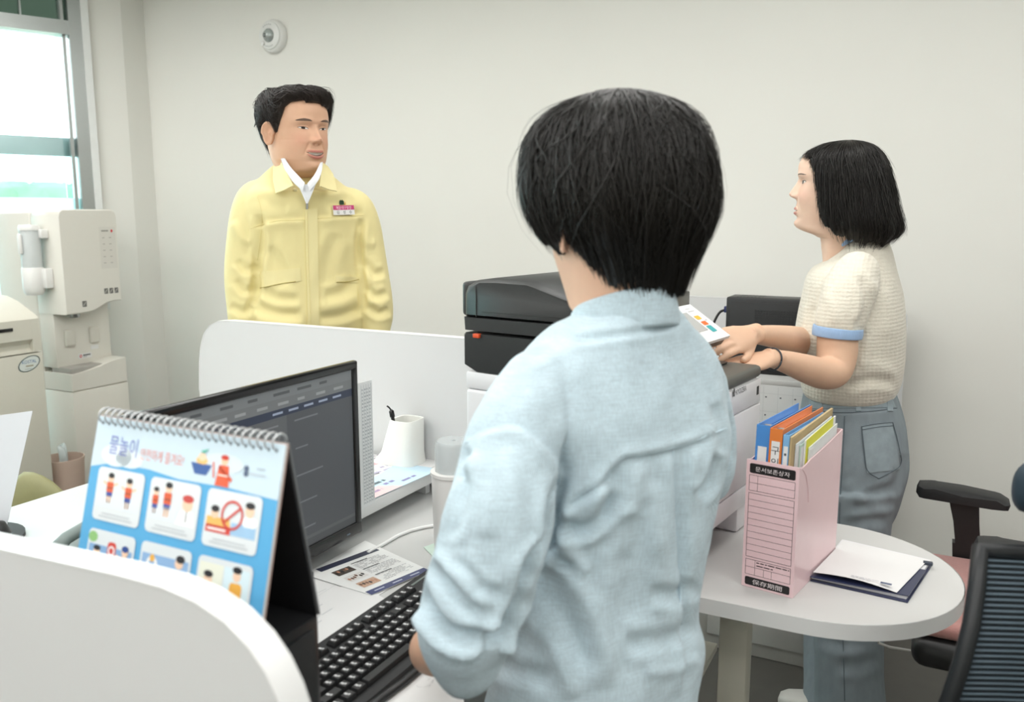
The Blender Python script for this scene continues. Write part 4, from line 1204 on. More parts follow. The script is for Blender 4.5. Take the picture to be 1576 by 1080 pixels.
pr.text('KYOCERA', .020, .0, .016, '#3d3f42', width=.058)
pr.line(.002, .006, .008, .016, .003, '#3d3f42').line(.008, .016, .015, .006, .003, '#3d3f42').line(.003, .0, .013, .012, .0025, '#3d3f42').line(.003, .012, .013, -.001, .0025, '#3d3f42').ring(.0085, .006, .006, .0015, '#3d3f42', 16)
pr.build('logo', t, M_PRINT)['kind'] = 'stuff'
# rear column that carries the scanner
part('column', MB().bx(bxk + .02, bxk + .24, yn, yf, zb1, 1.082, .006), M_KW, t)
# scanner unit: (x,z) profiles seen from the near side
def prof_y(pts, ya, yb, bev=.004):
    return MB().prism(pts, (0, yb, 0), (1, 0, 0), (0, 0, 1), yb - ya, bev)
Q = lambda x, y: (lambda p: (p[0], p[2]))(onY(x, y, yn))
sxl, szl = Q(714, 512); _, sz_bot = Q(714, 560); sx2, sz2 = Q(735, 572)
sxr = -.565
part('scanner_base', prof_y([(sx2, sz2), (sxl, sz_bot), (sxl, Q(714, 514)[1]), (sxl + .004, Q(714, 512)[1] + .002), (sxr, Q(714, 512)[1] - .0), (sxr, sz2)], yn, yf), M_KD, t, smooth=20)
za_, zb_2 = Q(716, 507)[1], Q(716, 487)[1]
part('scanner_bed', prof_y([(sxl + .002, za_), (sxl, zb_2), (sxr, zb_2), (sxr, za_)], yn, yf), M_KD, t, smooth=20)
zt1 = Q(735, 436)[1]
adf = part('document_feeder', prof_y([(sxl - .001, zb_2 + .0006), (sxl - .001, Q(717, 452)[1]), (sxl + .006, Q(720, 440)[1]), (sxl + .03, Q(738, 431)[1]), (sxl + .07, zt1 + .012), (sxr - .10, zt1 + .010), (sxr - .012, zt1 - .022), (sxr, zt1 - .034), (sxr, zb_2 + .0006)], yn - .003, yf, .014), M_KD, t, smooth=50)
part('end_seam', MB().bx(sxl + .034, sxl + .0355, yn - .0036, yn + .01, zb_2 + .002, zt1 - .005), M_KD, adf)
part('side_paddle', MB().bx(Q(700, 440)[0], sxl + .002, yn + .02, yn + .26, Q(702, 487)[1], Q(702, 434)[1], .008, 3), M_KD, t, smooth=30)
part('feed_flap', MB().bx(sxl + .16, sxr - .04, yf - .08, yf - .02, zt1 + .012, zt1 + .022, .003), M_KD, t)
part('front_bezel', MB().bx(sxr + .0005, sxr + .012, yf - .30, yf, zt1 - .125, zt1 - .034, .003), M_BLKG, t)
oc = Q(738, 514)
part('orange_tab', MB().bx(oc[0] - .007, oc[0] + .008, yn - .006, yn + .004, oc[1] - .006, oc[1] + .002, .001), mat('orange_plastic', '#d9552c', 0.4), t)
part('shelf_line', MB().bx(sxl + .05, sxr, yn - .0036, yn - .0028, zb_2 + .012, zb_2 + .0135), M_KD, adf)
# tilted control panel
_f1 = onY(1124, 516, 1.78); _b1 = onplane(1062, 468, _f1, (-_sa, _ca, 0))
f1, b1_ = munrot(_f1), munrot(_b1); ycf = f1[1]
ycn = ycf - .29
fv = np.array([f1[0] - b1_[0], 0, f1[2] - b1_[2]]); Lp = np.linalg.norm(fv); fv /= Lp
cp = thing('x', (0, 0, 0), 'x', 'x'); bpy.data.objects.remove(cp)
O = np.array([b1_[0], ycn, b1_[2]])
Nn = np.cross(fv, (0, 1, 0)); Nn = Nn if Nn[2] > 0 else -Nn
def slabp(u0, u1, v0, v1, h0, h1):
    V = [O + fv * u + np.array([0, v, 0]) + Nn * h for u in (u0, u1) for v in (v0, v1) for h in (h0, h1)]
    return MB().add(V, [(0, 1, 3, 2), (4, 6, 7, 5), (0, 4, 5, 1), (2, 3, 7, 6), (0, 2, 6, 4), (1, 5, 7, 3)])
cpn = part('control_panel', slabp(0, Lp, 0, .29, -.008, 0), mat('panel_white', '#f0f0f0', 0.3), t)
part('panel_back', slabp(.004, Lp - .004, .004, .286, -.026, -.0082), M_KD, cpn)
part('touch_screen', slabp(.022, Lp - .03, .02, .228, .0002, .0010), mat('touch_screen_grey', '#a9aaa8', 0.18, var=.02, emit=.15), cpn)
part('hinge_arm', MB().bx(sxr - .01, b1_[0] + .04, ycn + .09, ycn + .19, b1_[2] - .075, b1_[2] - .04, .004), M_KD, t)
pr = Print(O + np.array([0, .29, 0]) + Nn * .0004, -np.array([0, 1, 0]), -fv, .0001)
pr.O = O + Nn * .0004 + fv * Lp; pr.U = np.array([0, 1., 0]); pr.V = -fv; pr.N = Nn
for k, (c_, dx_) in enumerate((('#e6b93f', .012), ('#e4702f', .012), ('#3fa9ae', .020))):
    pr.rrect(.238, Lp * (.62 - .17 * k) - dx_ / 2, .262, Lp * (.62 - .17 * k) + dx_ / 2, .003, c_)
pr.rect(.24, Lp * .80, .27, Lp * .82, '#bcbcbc').rect(.24, Lp * .88, .262, Lp * .895, '#bcbcbc').rect(.12, .009, .16, .014, '#b9a9a9').rect(.266, Lp * .5, .276, Lp * .53, '#c7c7c7')
pr.build('panel_keys', cpn, M_PRINT)['kind'] = 'stuff'
part('rim_groove', MB().bx(fx - .052, fx - .047, yn + .02, yf - .10, zb1 + .0255, zb1 + .0268).bx(fx - .16, fx - .10, yf - .045, yf - .037, zb1 + .0235, zb1 + .0246), M_KG, t)['kind'] = 'stuff'
_c = mrot(tuple(t.location)); t.location = Vector(_c); t.rotation_euler = (0, 0, MFPA)

# ================================================================== pink file box with binders
ang = math.radians(-10)
fo = onz(1141, 900, ZT)
ux = np.array([math.cos(ang), math.sin(ang), 0]); uy_ = np.array([-math.sin(ang), math.cos(ang), 0]); uz = np.array([0, 0, 1.0])
BW, BD = .092, .245
hf = onplane(1156, 707, fo, -uy_)[2] - ZT          # front height
hb_ = hf + .018
M_PINK = mat('pink_gloss_card', '#ecccd0', 0.28, var=.015, vscale=20)
t = thing('file_box', tuple(fo + ux * BW / 2 + uy_ * BD / 2), 'pink document storage box full of binders on the half-round table', 'file box')
def LB(x, y, z): return fo + ux * x + uy_ * y + uz * z
def lbox(x0, x1, y0, y1, z0, z1):
    V = [LB(x, y, z) for x in (x0, x1) for y in (y0, y1) for z in (z0, z1)]
    return MB().add(V, [(0, 1, 3, 2), (4, 6, 7, 5), (0, 4, 5, 1), (2, 3, 7, 6), (0, 2, 6, 4), (1, 5, 7, 3)])
th = .0022
part('front_panel', lbox(0, BW, 0, th, .0005, hf), M_PINK, t)
part('bottom_panel', lbox(th, BW - th, th, BD - th, .0005, .003), M_PINK, t)
part('back_panel', lbox(0, BW, BD - th, BD, .0005, hb_), M_PINK, t)
def side_panel(x0):
    ys = np.linspace(th, BD - th, 14)
    zz = [hf - .004 * math.sin(min(1, y / .05) * math.pi) + (hb_ - hf) * (y / BD) ** 1.6 for y in ys]
    P = [(ys[0], .0005)] + [(ys[-1], .0005)] + [(y, z) for y, z in zip(ys[::-1], zz[::-1])]
    return MB().prism([(p[0], p[1]) for p in P], LB(x0, 0, 0), uy_, uz, th)
part('side_panel', side_panel(BW - th), M_PINK, t)
part('side_panel', side_panel(0), M_PINK, t)
cr = [LB(BW + .0006, y, z) for y, z in ((.012, hf - .004), (.035, hf - .022), (.05, hf - .05), (.056, hf - .075))]
part('crease', MB().tube(np.array(cr), .0006, 5), M_PINK, t)
pr = Print(LB(0, -.0003, 0), ux, uz, .00008)
pr.N = -uy_
W, H = BW, hf
INK = '#2b2529'
pr.rrect(.006, H * .90, W - .006, H * .975, .003, '#1b191b').rrect(.006, H * .02, W - .006, H * .085, .003, '#1b191b').up()
pr.text('문서보존상자', W / 2, H * .92, .0095, '#e9dfe0', 'c', width=W * .66).text('保存期間', W / 2, H * .035, .010, '#e9dfe0', 'c', width=W * .58)
def box_(x0, y0, x1, y1, w=.0006):
    pr.line(x0, y0, x1, y0, w, INK).line(x0, y1, x1, y1, w, INK).line(x0, y0, x0, y1, w, INK).line(x1, y0, x1, y1, w, INK)
box_(.006, H * .765, W - .006, H * .885); pr.line(.006, H * .825, W - .006, H * .825, .0005, INK).line(.021, H * .765, .021, H * .885, .0005, INK)
box_(.006, H * .245, W - .006, H * .745)
for k in range(1, 10): pr.line(.006, H * (.245 + .05 * k), W - .006, H * (.245 + .05 * k), .0005, INK)
box_(.006, H * .105, W - .006, H * .225); pr.line(.006, H * .165, W - .006, H * .165, .0005, INK).line(.023, H * .105, .023, H * .225, .0005, INK).line(.039, H * .105, .039, H * .165, .0005, INK).line(.053, H * .105, .053, H * .165, .0005, INK)
pr.scribble(.0255, H * .172, W - .008, H * .220, 2, INK, 4, .3)
pr.build('form_print', t, M_PRINT)['kind'] = 'stuff'

def binder(name, x0, w, y0, d, h, col, label, spine=None, lean=0.0, cover=None, rings=True, tag_='binder'):
    """binder standing in the box: two covers, a spine, paper block, label, with part names"""
    o = thing(name, tuple(LB(x0 + w / 2, y0 + d / 2, .0035)), label, tag_, None)
    mcol = mat('binder_' + col, col, 0.38, var=.02)
    k = .0016
    Vx = lambda x, y, z: LB(x + lean * z, y, z)
    def lb(xa, xb, ya, yb, za, zb2):
        V = [Vx(x, y, z) for x in (xa, xb) for y in (ya, yb) for z in (za, zb2)]
        return MB().add(V, [(0, 1, 3, 2), (4, 6, 7, 5), (0, 4, 5, 1), (2, 3, 7, 6), (0, 2, 6, 4), (1, 5, 7, 3)])
    part('spine', lb(x0, x0 + w, y0, y0 + k, .0036, h), mcol, o)
    part('cover', lb(x0, x0 + k, y0 + k, y0 + d, .0036, h + .018 * 0), mcol, o)
    part('cover', lb(x0 + w - k, x0 + w, y0 + k, y0 + d, .0036, h), mcol, o)
    part('paper_block', lb(x0 + .003, x0 + w - .003, y0 + .012, y0 + d - .012, .006, h - .014), M_PAPER, o)
    if rings:
        part('clip', lb(x0 + .005, x0 + w - .005, y0 + .02, y0 + .03, h - .014, h - .004), M_CHROME, o)
    if spine:
        part('spine_label', lb(x0 + w * .18, x0 + w * .84, y0 - .0004, y0 - .0001, spine[1], spine[2]), M_PAPER, o)
        p_ = Print(Vx(x0 + w * .18, y0 - .0005, spine[1]), ux + uz * 0, uz + ux * lean, .0001); p_.N = -uy_
        ww = w * .66; n = len(spine[0]); hh = spine[2] - spine[1]
        for i, chh in enumerate(spine[0]):
            p_.text(chh, ww / 2, hh * spine[3] - i * spine[4], spine[4] * .8, '#33343a', 'c')
        if not spine[0]: p_.scribble(ww * .2, hh * .7, ww * .8, hh * .82, 1, '#55575c', 2, .6)
        p_.build('label_text', o, M_PRINT)['kind'] = 'stuff'
    return o
hz = hf
binder('ring_binder', .003, .024, .016, .215, hz + .060, '#4a8bd0', 'bright blue ring binder at the end of the pink box', ('구', hz - .03, hz + .022, .30, .014), lean=.02)
binder('ring_binder', .0285, .022, .012, .220, hz + .058, '#e0803c', 'orange ring binder with white spine label in the pink box', ('구인', hz - .03, hz + .036, .66, .021), lean=.02)
binder('ring_binder', .052, .011, .012, .215, hz + .050, '#7fb2dc', 'pale blue thin binder beside the kraft envelope', ('', hz - .03, hz + .030, .78, .007), lean=.02)
o = thing('kraft_envelope', tuple(LB(.068, .12, .0035)), 'tan kraft envelope standing in the pink box', 'envelope')
def lean_slab(x0, w, y0, d, h, lean, taper=0.0):
    V = [LB(x + lean * z, y, z + (taper * (y - y0) / d if z > .1 else 0)) for x in (x0, x0 + w) for y in (y0, y0 + d) for z in (.0036, h)]
    return MB().add(V, [(0, 1, 3, 2), (4, 6, 7, 5), (0, 4, 5, 1), (2, 3, 7, 6), (0, 2, 6, 4), (1, 5, 7, 3)])
M_KRAFT = mat('kraft_paper', '#b8a27a', 0.7, var=.06, vscale=60)
part('pouch', lean_slab(.0645, .004, .010, .225, hz + .048, .02, .01), M_KRAFT, o)
part('flap', lean_slab(.0690, .0008, .010, .06, hz + .046, .02, .005), M_KRAFT, o)
for k, (x_, c_, hh, lb_, nm) in enumerate(((.0705, '#dfe6ea', .034, 'clear file of white papers beside the kraft envelope', 'clear_file'), (.074, '#bcd3c4', .030, 'pale green clear file in the pink box', 'clear_file'),
                                     (.0775, '#f2f1ee', .036, 'white document sheaf with yellow tab in the pink box', 'document_sheaf'), (.0815, '#e9ecea', .022, 'thin white folder leaning at the open side of the pink box', 'paper_folder'))):
    o = thing(nm, tuple(LB(x_ + .001, .12, .0035)), lb_, 'folder')
    part('sheets', lean_slab(x_, .0022, .022 + .012 * k, .195 - .012 * k, hz + hh, .02, .012), mat('file_' + c_, c_, .4), o)
    if k == 2:
        part('yellow_tab', lean_slab(x_ + .0024, .0006, .05, .15, hz + hh + .001, .02, .012), mat('highlighter_yellow', '#e5e23c', .45), o)
    else:
        part('edge_strip', lean_slab(x_ + .0023, .0005, .022 + .012 * k, .02, hz + hh - .004, .02), M_PAPER, o)

# ================================================================== papers and navy folder on the table
def table_sheet(mb, px, z, th):
    c = [onz(x, y, z) for x, y in px]
    return mb.add(c + [p + np.array([0, 0, th]) for p in c], [(3, 2, 1, 0), (4, 5, 6, 7), (0, 1, 5, 4), (1, 2, 6, 5), (2, 3, 7, 6), (3, 0, 4, 7)]), c
M_NAVY = mat('navy_plastic', '#2a3150', 0.3, var=.03)
qd = [(1247, 894), (1397, 928), (1436, 868), (1296, 836)]
mb, c = table_sheet(MB(), qd, ZT + .0004, .0018)
t = thing('navy_folder', tuple(sum(c) / 4), 'navy blue file folder lying on the half-round table', 'folder')
part('back_cover', mb, M_NAVY, t)
mb, _ = table_sheet(MB(), [(1249, 890), (1395, 922), (1432, 866), (1296, 834)], ZT + .0024, .006)
part('paper_block', mb, mat('folder_papers', '#e6e6e8', .6), t)
mb, _ = table_sheet(MB(), [(1247, 888), (1398, 918), (1425, 878), (1290, 852)], ZT + .0086, .0016)
part('front_cover', mb, M_NAVY, t)
cc = onz(1428, 868, ZT + .0088)
part('corner_clip', MB().box((cc[0], cc[1], cc[2] + .002), (.016, .012, .005), .001), mat('dark_clip', '#3c4350', .4), t)
ql = [(1251, 884), (1380, 912), (1428, 862), (1298, 832)]
n = 10; V, F = [], []
cs_ = [onz(x, y, ZT + .0115) for x, y in ql]
for k in range(2):
    for i in range(n + 1):
        for j in range(n + 1):
            u, v = j / n, i / n
            p = (cs_[0] * (1 - u) + cs_[1] * u) * (1 - v) + (cs_[3] * (1 - u) + cs_[2] * u) * v
            V.append(p + np.array([0, 0, .0005 * k + .006 * math.sin(math.pi * u) * (1 - v) ** 2 + .004 * (1 - u) * (1 - v)]))
N1 = (n + 1) ** 2
for i in range(n):
    for j in range(n):
        a = i * (n + 1) + j
        F.append((a, a + n + 1, a + n + 2, a + 1)); F.append((N1 + a, N1 + a + 1, N1 + a + n + 2, N1 + a + n + 1))
t = thing('white_envelope', tuple(sum(cs_) / 4), 'white printed sheet curling on top of the navy folder', 'paper')
part('sheet', MB().add(V, F), M_PAPER, t, smooth='all')
pr = Print(cs_[0] + np.array([0, 0, .0085]), cs_[1] - cs_[0], (cs_[3] - cs_[0]) - (cs_[1] - cs_[0]) * (((cs_[3] - cs_[0]) @ (cs_[1] - cs_[0])) / ((cs_[1] - cs_[0]) @ (cs_[1] - cs_[0]))))
Wp = np.linalg.norm(cs_[1] - cs_[0])
pr.N = np.array([0, 0, 1.])
pr.scribble(Wp * .45, .006, Wp * .78, .016, 2, '#b7babf', 3, .4).rrect(Wp * .80, .006, Wp * .93, .014, .001, '#59637c')
pr.build('letterhead', t, M_PRINT)['kind'] = 'stuff'

# ================================================================== office chairs
M_MESHB = mat('teal_black_mesh', '#39454d', 0.6, var=.05)
M_SEATP = mat('dusty_rose_cushion', '#b98680', 0.8, var=.06, vscale=60, bump=.5, bscale=220, sheen=.3)
def star_base(t, c, r=.30):
    for k in range(5):
        a = k * 2 * math.pi / 5 + .35
        e = np.array([c[0] + r * math.cos(a), c[1] + r * math.sin(a), .065])
        part('base_arm', MB().tube(np.array([(c[0], c[1], .11), (c[0] * .5 + e[0] * .5, c[1] * .5 + e[1] * .5, .095), e]), [.028, .022, .016], 10, flat=.7), M_BLK, t, smooth='all')
        cs = part('caster', MB().cyl((e[0] - .012 * math.sin(a), e[1] + .012 * math.cos(a), .0275), .001, .0005, 6), M_BLK, t)
        wm = MB()
        d_ = np.array([-math.sin(a), math.cos(a), 0])
        for s_ in (-.016, .016):
            aa = np.linspace(0, 2 * math.pi, 16, endpoint=False)
            rad = np.array([math.cos(a), math.sin(a), 0])
            ring = lambda o_: np.array([e * [1, 1, 0] + np.array([0, 0, .0275]) + d_ * (s_ + o_) + .027 * (math.cos(q) * rad + math.sin(q) * np.array([0, 0, 1])) for q in aa])
            wm.loft([ring(-.008), ring(.008)])
        bpy.data.objects.remove(cs)
        part('caster', wm, M_BLKM, t, smooth=40)
    part('gas_lift', MB().lathe((c[0], c[1], .07), [(.03, 0), (.03, .14), (.018, .15), (.018, .33)], 20), M_BLK, t, smooth=40)

# chair with rose cushion by the wall, facing the printer
ax0, ax1 = onz(1412, 748, .675), onz(1553, 758, .675)
yfar = ax0[1]; cxs, cys = .225, yfar - .24
t = thing('office_chair', (cxs, cys, 0), 'black office chair with dusty rose seat cushion behind the half-round table', 'chair')
star_base(t, (cxs, cys))
part('seat', MB().box((cxs, cys, .435), (.46, .47, .07), .03, 4), M_BLK, t, smooth='all')
part('mechanism', MB().bx(cxs - .10, cxs + .10, cys - .07, cys + .07, .36, .40, .01), M_BLK, t)
part('seat_cushion', MB().box((cxs - .01, cys, .49), (.44, .44, .038), .016, 4), M_SEATP, t, smooth='all')
def armrest(yc, x0, x1):
    prof = [(x0 + .006, .655), (x0 - .002, .668), (x0 + .004, .684), (x0 + .03, .688), ((x0 + x1) / 2, .686), (x1 - .02, .676), (x1, .664), (x1 - .004, .650), (x1 - .03, .648)]
    a = part('arm_pad', MB().prism(prof, (0, yc + .042, 0), (1, 0, 0), (0, 0, 1), .084, .012), M_BLKM, t, smooth=50)
    xm = x0 * .42 + x1 * .58
    part('arm_post', MB().loft([np.array([(xm + dx + sx * w, yc + sy * .016, z) for sx, sy in ((-1, -1), (1, -1), (1, 1), (-1, 1))]) for z, w, dx in ((.648, .034, -.012), (.60, .03, -.004), (.54, .029, .004), (.54, .036, .004), (.44, .036, .012))]), M_BLK, t, smooth=30)
    part('arm_bracket', MB().bx(xm - .02, xm + .05, min(yc, cys), max(yc, cys), .392, .402), M_BLK, t)
armrest(yfar, ax0[0], ax1[0])
nx = onz(1478, 838, .675)
armrest(nx[1] + .02, nx[0] + .03, nx[0] + .26)
part('backrest_frame', MB().loft([np.array([(cxs + .27 + .10 * (z - .5) + .03 * (1 - c_ ** 2) * -1 + sx * .012, cys + c_ * .22, z) for c_, sx in ((-1, -1), (-.5, -1), (0, -1), (.5, -1), (1, -1), (1, 1), (.5, 1), (0, 1), (-.5, 1), (-1, 1))]) for z in (.52, .6, .75, .9, .98)]), M_MESHB, t, smooth=60)
part('back_stem', MB().tube(np.array([(cxs + .08, cys, .40), (cxs + .25, cys, .42), (cxs + .30, cys, .56)]), .022, 10), M_BLK, t, smooth='all')
P = [onz(x, y, .33) for x, y in [(1378, 978)]][0]
cab = [atd(x, y, 2.0) for x, y in [(1372, 972), (1354, 982), (1352, 989), (1370, 996), (1400, 1001), (1440, 1004), (1470, 1000)]]
part('release_wire', MB().tube(np.array(cab), .0035, 8), mat('grey_white_wire', '#c9c9c4', .4), t, smooth='all')

# mesh-backed chair close by: frame and slats of its back
d0 = 1.08
TL, BL = atd(1508, 846, d0), atd(1452, 1100, d0 - .03)
xdir = np.array([.93, .30, 0]); xdir /= np.linalg.norm(xdir)
TR = TL + xdir * .40 + np.array([0, 0, .0]); BR = BL + xdir * .46
t = thing('mesh_chair', tuple((BL + BR) / 2 * [1, 1, 0]), 'dark mesh-backed office chair with headrest beside the table end', 'chair')
nb = np.cross(TR - TL, TL - BL); nb /= np.linalg.norm(nb)
if nb @ (CAMP - TL) < 0: nb = -nb
def bk(u, v, o=0.0):
    p = (BL * (1 - u) + BR * u) * (1 - v) + (TL * (1 - u) + TR * u) * v
    return p + nb * (o - .05 * (1 - (2 * u - 1) ** 2) + .025 * math.sin(v * math.pi))
LV0 = -.55
nu, nv = 12, 10
V = [bk(u, v, o) for o in (0, -.004) for v in np.linspace(LV0, 1, nv) for u in np.linspace(0, 1, nu)]
F = []
for i in range(nv - 1):
    for j in range(nu - 1):
        a = i * nu + j
        F.append((a, a + 1, a + nu + 1, a + nu)); b_ = a + nu * nv; F.append((b_, b_ + nu, b_ + nu + 1, b_ + 1))
part('mesh_panel', MB().add(V, F), mat('dark_mesh_cloth', '#1d252b', 0.75, var=.1, vscale=300, bump=.3, bscale=700), t, smooth='all')
M_RIB = mat('mesh_rib', '#4b5a64', 0.6, var=.06)
for k in range(46):
    v = LV0 + (1 - LV0) * (k + .7) / 46.5
    P = np.array([bk(u, v, .0016) for u in np.linspace(.02, .98, 9)])
    part('mesh_rib', MB().tube(P, .0031, 5, flat=.5), M_RIB, t, smooth='all')
fp_ = [bk(0, v) for v in np.linspace(LV0, 1, 8)] + [bk(u, 1) for u in np.linspace(.1, 1, 8)] + [bk(1, v) for v in np.linspace(.9, LV0, 8)] + [bk(u, LV0) for u in np.linspace(.9, 0, 8)]
part('back_frame', MB().tube(np.array(fp_), .011, 8), mat('frame_black', '#14171a', .45), t, smooth='all')
hc_ = atd(1640, 752, d0 + .03)
rx_ = 78 / FPX * d0
hr = []
for a in np.linspace(-1, 1, 11):
    w = math.sqrt(max(0, 1 - abs(a) ** 3.2)); q = np.linspace(0, 2 * math.pi, 20, endpoint=False)
    hr.append(np.array([hc_ + xdir * (a * rx_ * 1.6 + 0) + np.array([0, 0, 1]) * (math.sin(b2) * (.026 + .022 * w)) + nb * math.cos(b2) * (.018 + .016 * w) for b2 in q]))
hr = []
for zz in np.linspace(-1, 1, 13):
    w = (1 - abs(zz) ** 2.6) ** .5
    q = np.linspace(0, 2 * math.pi, 24, endpoint=False)
    hr.append(np.array([hc_ + np.array([0, 0, zz * 47 / FPX * d0]) + xdir * (math.cos(b2) * (rx_ * (.55 + .45 * w))) + nb * (math.sin(b2) * (.006 + .026 * w)) for b2 in q]))
part('headrest', MB().loft(hr), mat('headrest_teal', '#2c3b46', .5, var=.05), t, smooth='all')
tc_ = (TL + TR) / 2
part('headrest_stem', MB().tube(np.array([bk(.5, .9, -.03), bk(.5, 1.0, -.02), hc_ - nb * .02]), .012, 10), M_BLK, t, smooth='all')
ce = (BL + BR) / 2 + nb * .27
part('seat', MB().box((ce[0], ce[1], .45), (.46, .46, .08), .035, 4, Matrix.Rotation(math.atan2(xdir[1], xdir[0]), 3, 'Z')), M_BLKM, t, smooth='all')
part('back_stem', MB().tube(np.array([bk(.5, -.1, -.02), bk(.5, LV0, -.03), (ce[0], ce[1], .39)]), .02, 10), M_BLK, t, smooth='all')
star_base(t, ce)
# ================================================================== people
_fh = np.array([-math.sin(YAW), math.cos(YAW), 0.0])
def ath(px, py, h):
    """point on a pixel's ray at horizontal forward distance h"""
    r = ray(px, py); return CAMP + r * (h / (r @ _fh))

def pxm(P):
    return ((np.asarray(P) - CAMP) @ _fw) / FPX       # metres per pixel at P

def grid_faces(nr, nc, closed=True, flip=False):
    i = np.arange(nr - 1)[:, None]; j = np.arange(nc if closed else nc - 1)[None, :]
    k = (j + 1) % nc
    q = np.stack([i * nc + j + 0 * k, i * nc + k, (i + 1) * nc + k, (i + 1) * nc + j + 0 * k], -1).reshape(-1, 4)
    return q[:, ::-1] if flip else q

def to_mesh(name, V, F, cols=None):
    me = bpy.data.meshes.new(name)
    me.from_pydata(np.asarray(V).tolist(), [], F.tolist() if isinstance(F, np.ndarray) else F)
    me.update()
    if cols is not None:
        ca = me.color_attributes.new('Col', 'FLOAT_COLOR', 'POINT')
        c = np.ones((len(V), 4), np.float32); c[:, :3] = cols
        ca.data.foreach_set('color', c.ravel())
    return me

def resample(rows, n):
    """Catmull-Rom resampling of an (k,m) table to n rows"""
    R = np.asarray(rows, float); k = len(R)
    t = np.linspace(0, k - 1, n); i = np.clip(t.astype(int), 0, k - 2); f = (t - i)[:, None]
    g = lambda a: R[np.clip(a, 0, k - 1)]
    p0, p1, p2, p3 = g(i - 1), g(i), g(i + 1), g(i + 2)
    return .5 * ((2 * p1) + (-p0 + p2) * f + (2 * p0 - 5 * p1 + 4 * p2 - p3) * f ** 2 + (-p0 + 3 * p1 - 3 * p2 + p3) * f ** 3)

def axes(P, face):
    """view-right across the line of sight at P, and factors of the person's lateral/forward axes"""
    F_ = np.array([face[0], face[1], 0.0]); F_ /= np.linalg.norm(F_)
    R_ = np.array([F_[1], -F_[0], 0.0])                 # person's right
    d = (P - CAMP) * [1, 1, 0]; d /= np.linalg.norm(d)
    vr = np.array([d[1], -d[0], 0.0])
    return F_, R_, abs(R_ @ vr), abs(F_ @ vr)

def trunk(rows, face, n=72, m=60, e=2.25, cap=True):
    """stack of horizontal rings: rows (py, pxL, pxR, h, ratio, tilt) -> closed volume"""
    T = resample(rows, m); rings = []
    a = np.linspace(0, 2 * math.pi, n, endpoint=False)
    ca, sa = np.cos(a), np.sin(a)
    for y, L, R, h, ratio, tilt in T:
        P = ath((L + R) / 2, y, h); w = (R - L) / 2 * pxm(P)
        F_, R_, c, s = axes(P, face)
        A = w / math.sqrt(c * c + (ratio * s) ** 2); B = A * ratio
        x = np.sign(ca) * np.abs(ca) ** (2 / e) * B; yv = np.sign(sa) * np.abs(sa) ** (2 / e) * A
        rings.append(P + x[:, None] * F_ + yv[:, None] * R_ + (x * tilt)[:, None] * np.array([0, 0, 1.0]))
    V = np.concatenate(rings); F = [tuple(q) for q in grid_faces(m, n)]
    if cap:
        F.append(tuple(range(n - 1, -1, -1))); F.append(tuple((m - 1) * n + j for j in range(n)))
    return V, F

def limb(rows, n=32, m=40, flat=1.0):
    """tube through rows (px, py, h, r_px)"""
    T = resample(rows, m)
    P = np.array([ath(x, y, h) for x, y, h, r in T]); r = np.array([q[3] for q in T]) * pxm(P)
    mb = MB().tube(P, r, n, flat=flat)
    return np.concatenate(mb.v), mb.f

def limb3(rows, n=24, m=30, flat=1.0):
    T = resample(rows, m); mb = MB().tube(T[:, :3], T[:, 3], n, flat=flat)
    return np.concatenate(mb.v), mb.f

def join(parts):
    V, F, k = [], [], 0
    for v, f in parts:
        V.append(np.asarray(v)); F += [tuple(int(i) + k for i in q) for q in f]; k += len(v)
    return np.concatenate(V), F

def remesh(parts, voxel, it=2):
    V, F = join(parts)
    me = to_mesh('tmp', V, F)
    o = bpy.data.objects.new('tmp', me); COL.objects.link(o)
    md = o.modifiers.new('r', 'REMESH'); md.mode = 'VOXEL'; md.voxel_size = voxel
    dg = bpy.context.evaluated_depsgraph_get()
    m2 = bpy.data.meshes.new_from_object(o.evaluated_get(dg))
    nv = len(m2.vertices); co = np.empty(nv * 3); m2.vertices.foreach_get('co', co); co = co.reshape(-1, 3)
    F2 = [tuple(p.vertices) for p in m2.polygons]
    bpy.data.objects.remove(o); bpy.data.meshes.remove(me); bpy.data.meshes.remove(m2)
    return smooth(co, F2, it), F2

def edges_of(F):
    F4 = np.array([q if len(q) == 4 else (*q, q[0]) for q in F if len(q) in (3, 4)])
    return np.concatenate([F4[:, [0, 1]], F4[:, [1, 2]], F4[:, [2, 3]], F4[:, [3, 0]]])

def smooth(V, F, it=1, lam=.5, E=None):
    if it <= 0: return V
    E = edges_of(F) if E is None else E
    V = V.copy(); n = len(V)
    cnt = np.bincount(E[:, 0], minlength=n) + np.bincount(E[:, 1], minlength=n); cnt = np.maximum(cnt, 1)[:, None]
    for _ in range(it):
        acc = np.zeros_like(V)
        for k in range(3):
            acc[:, k] = np.bincount(E[:, 0], V[E[:, 1], k], n) + np.bincount(E[:, 1], V[E[:, 0], k], n)
        V += lam * (acc / cnt - V)
    return V

def vnormals(V, F):
    F4 = np.array([q if len(q) == 4 else (*q, q[2]) for q in F if len(q) in (3, 4)])
    N = np.cross(V[F4[:, 2]] - V[F4[:, 0]], V[F4[:, 3]] - V[F4[:, 1]])
    out = np.zeros_like(V)
    for k in range(4):
        for c in range(3):
            out[:, c] += np.bincount(F4[:, k], N[:, c], len(V))
    return out / (np.linalg.norm(out, axis=1)[:, None] + 1e-12)

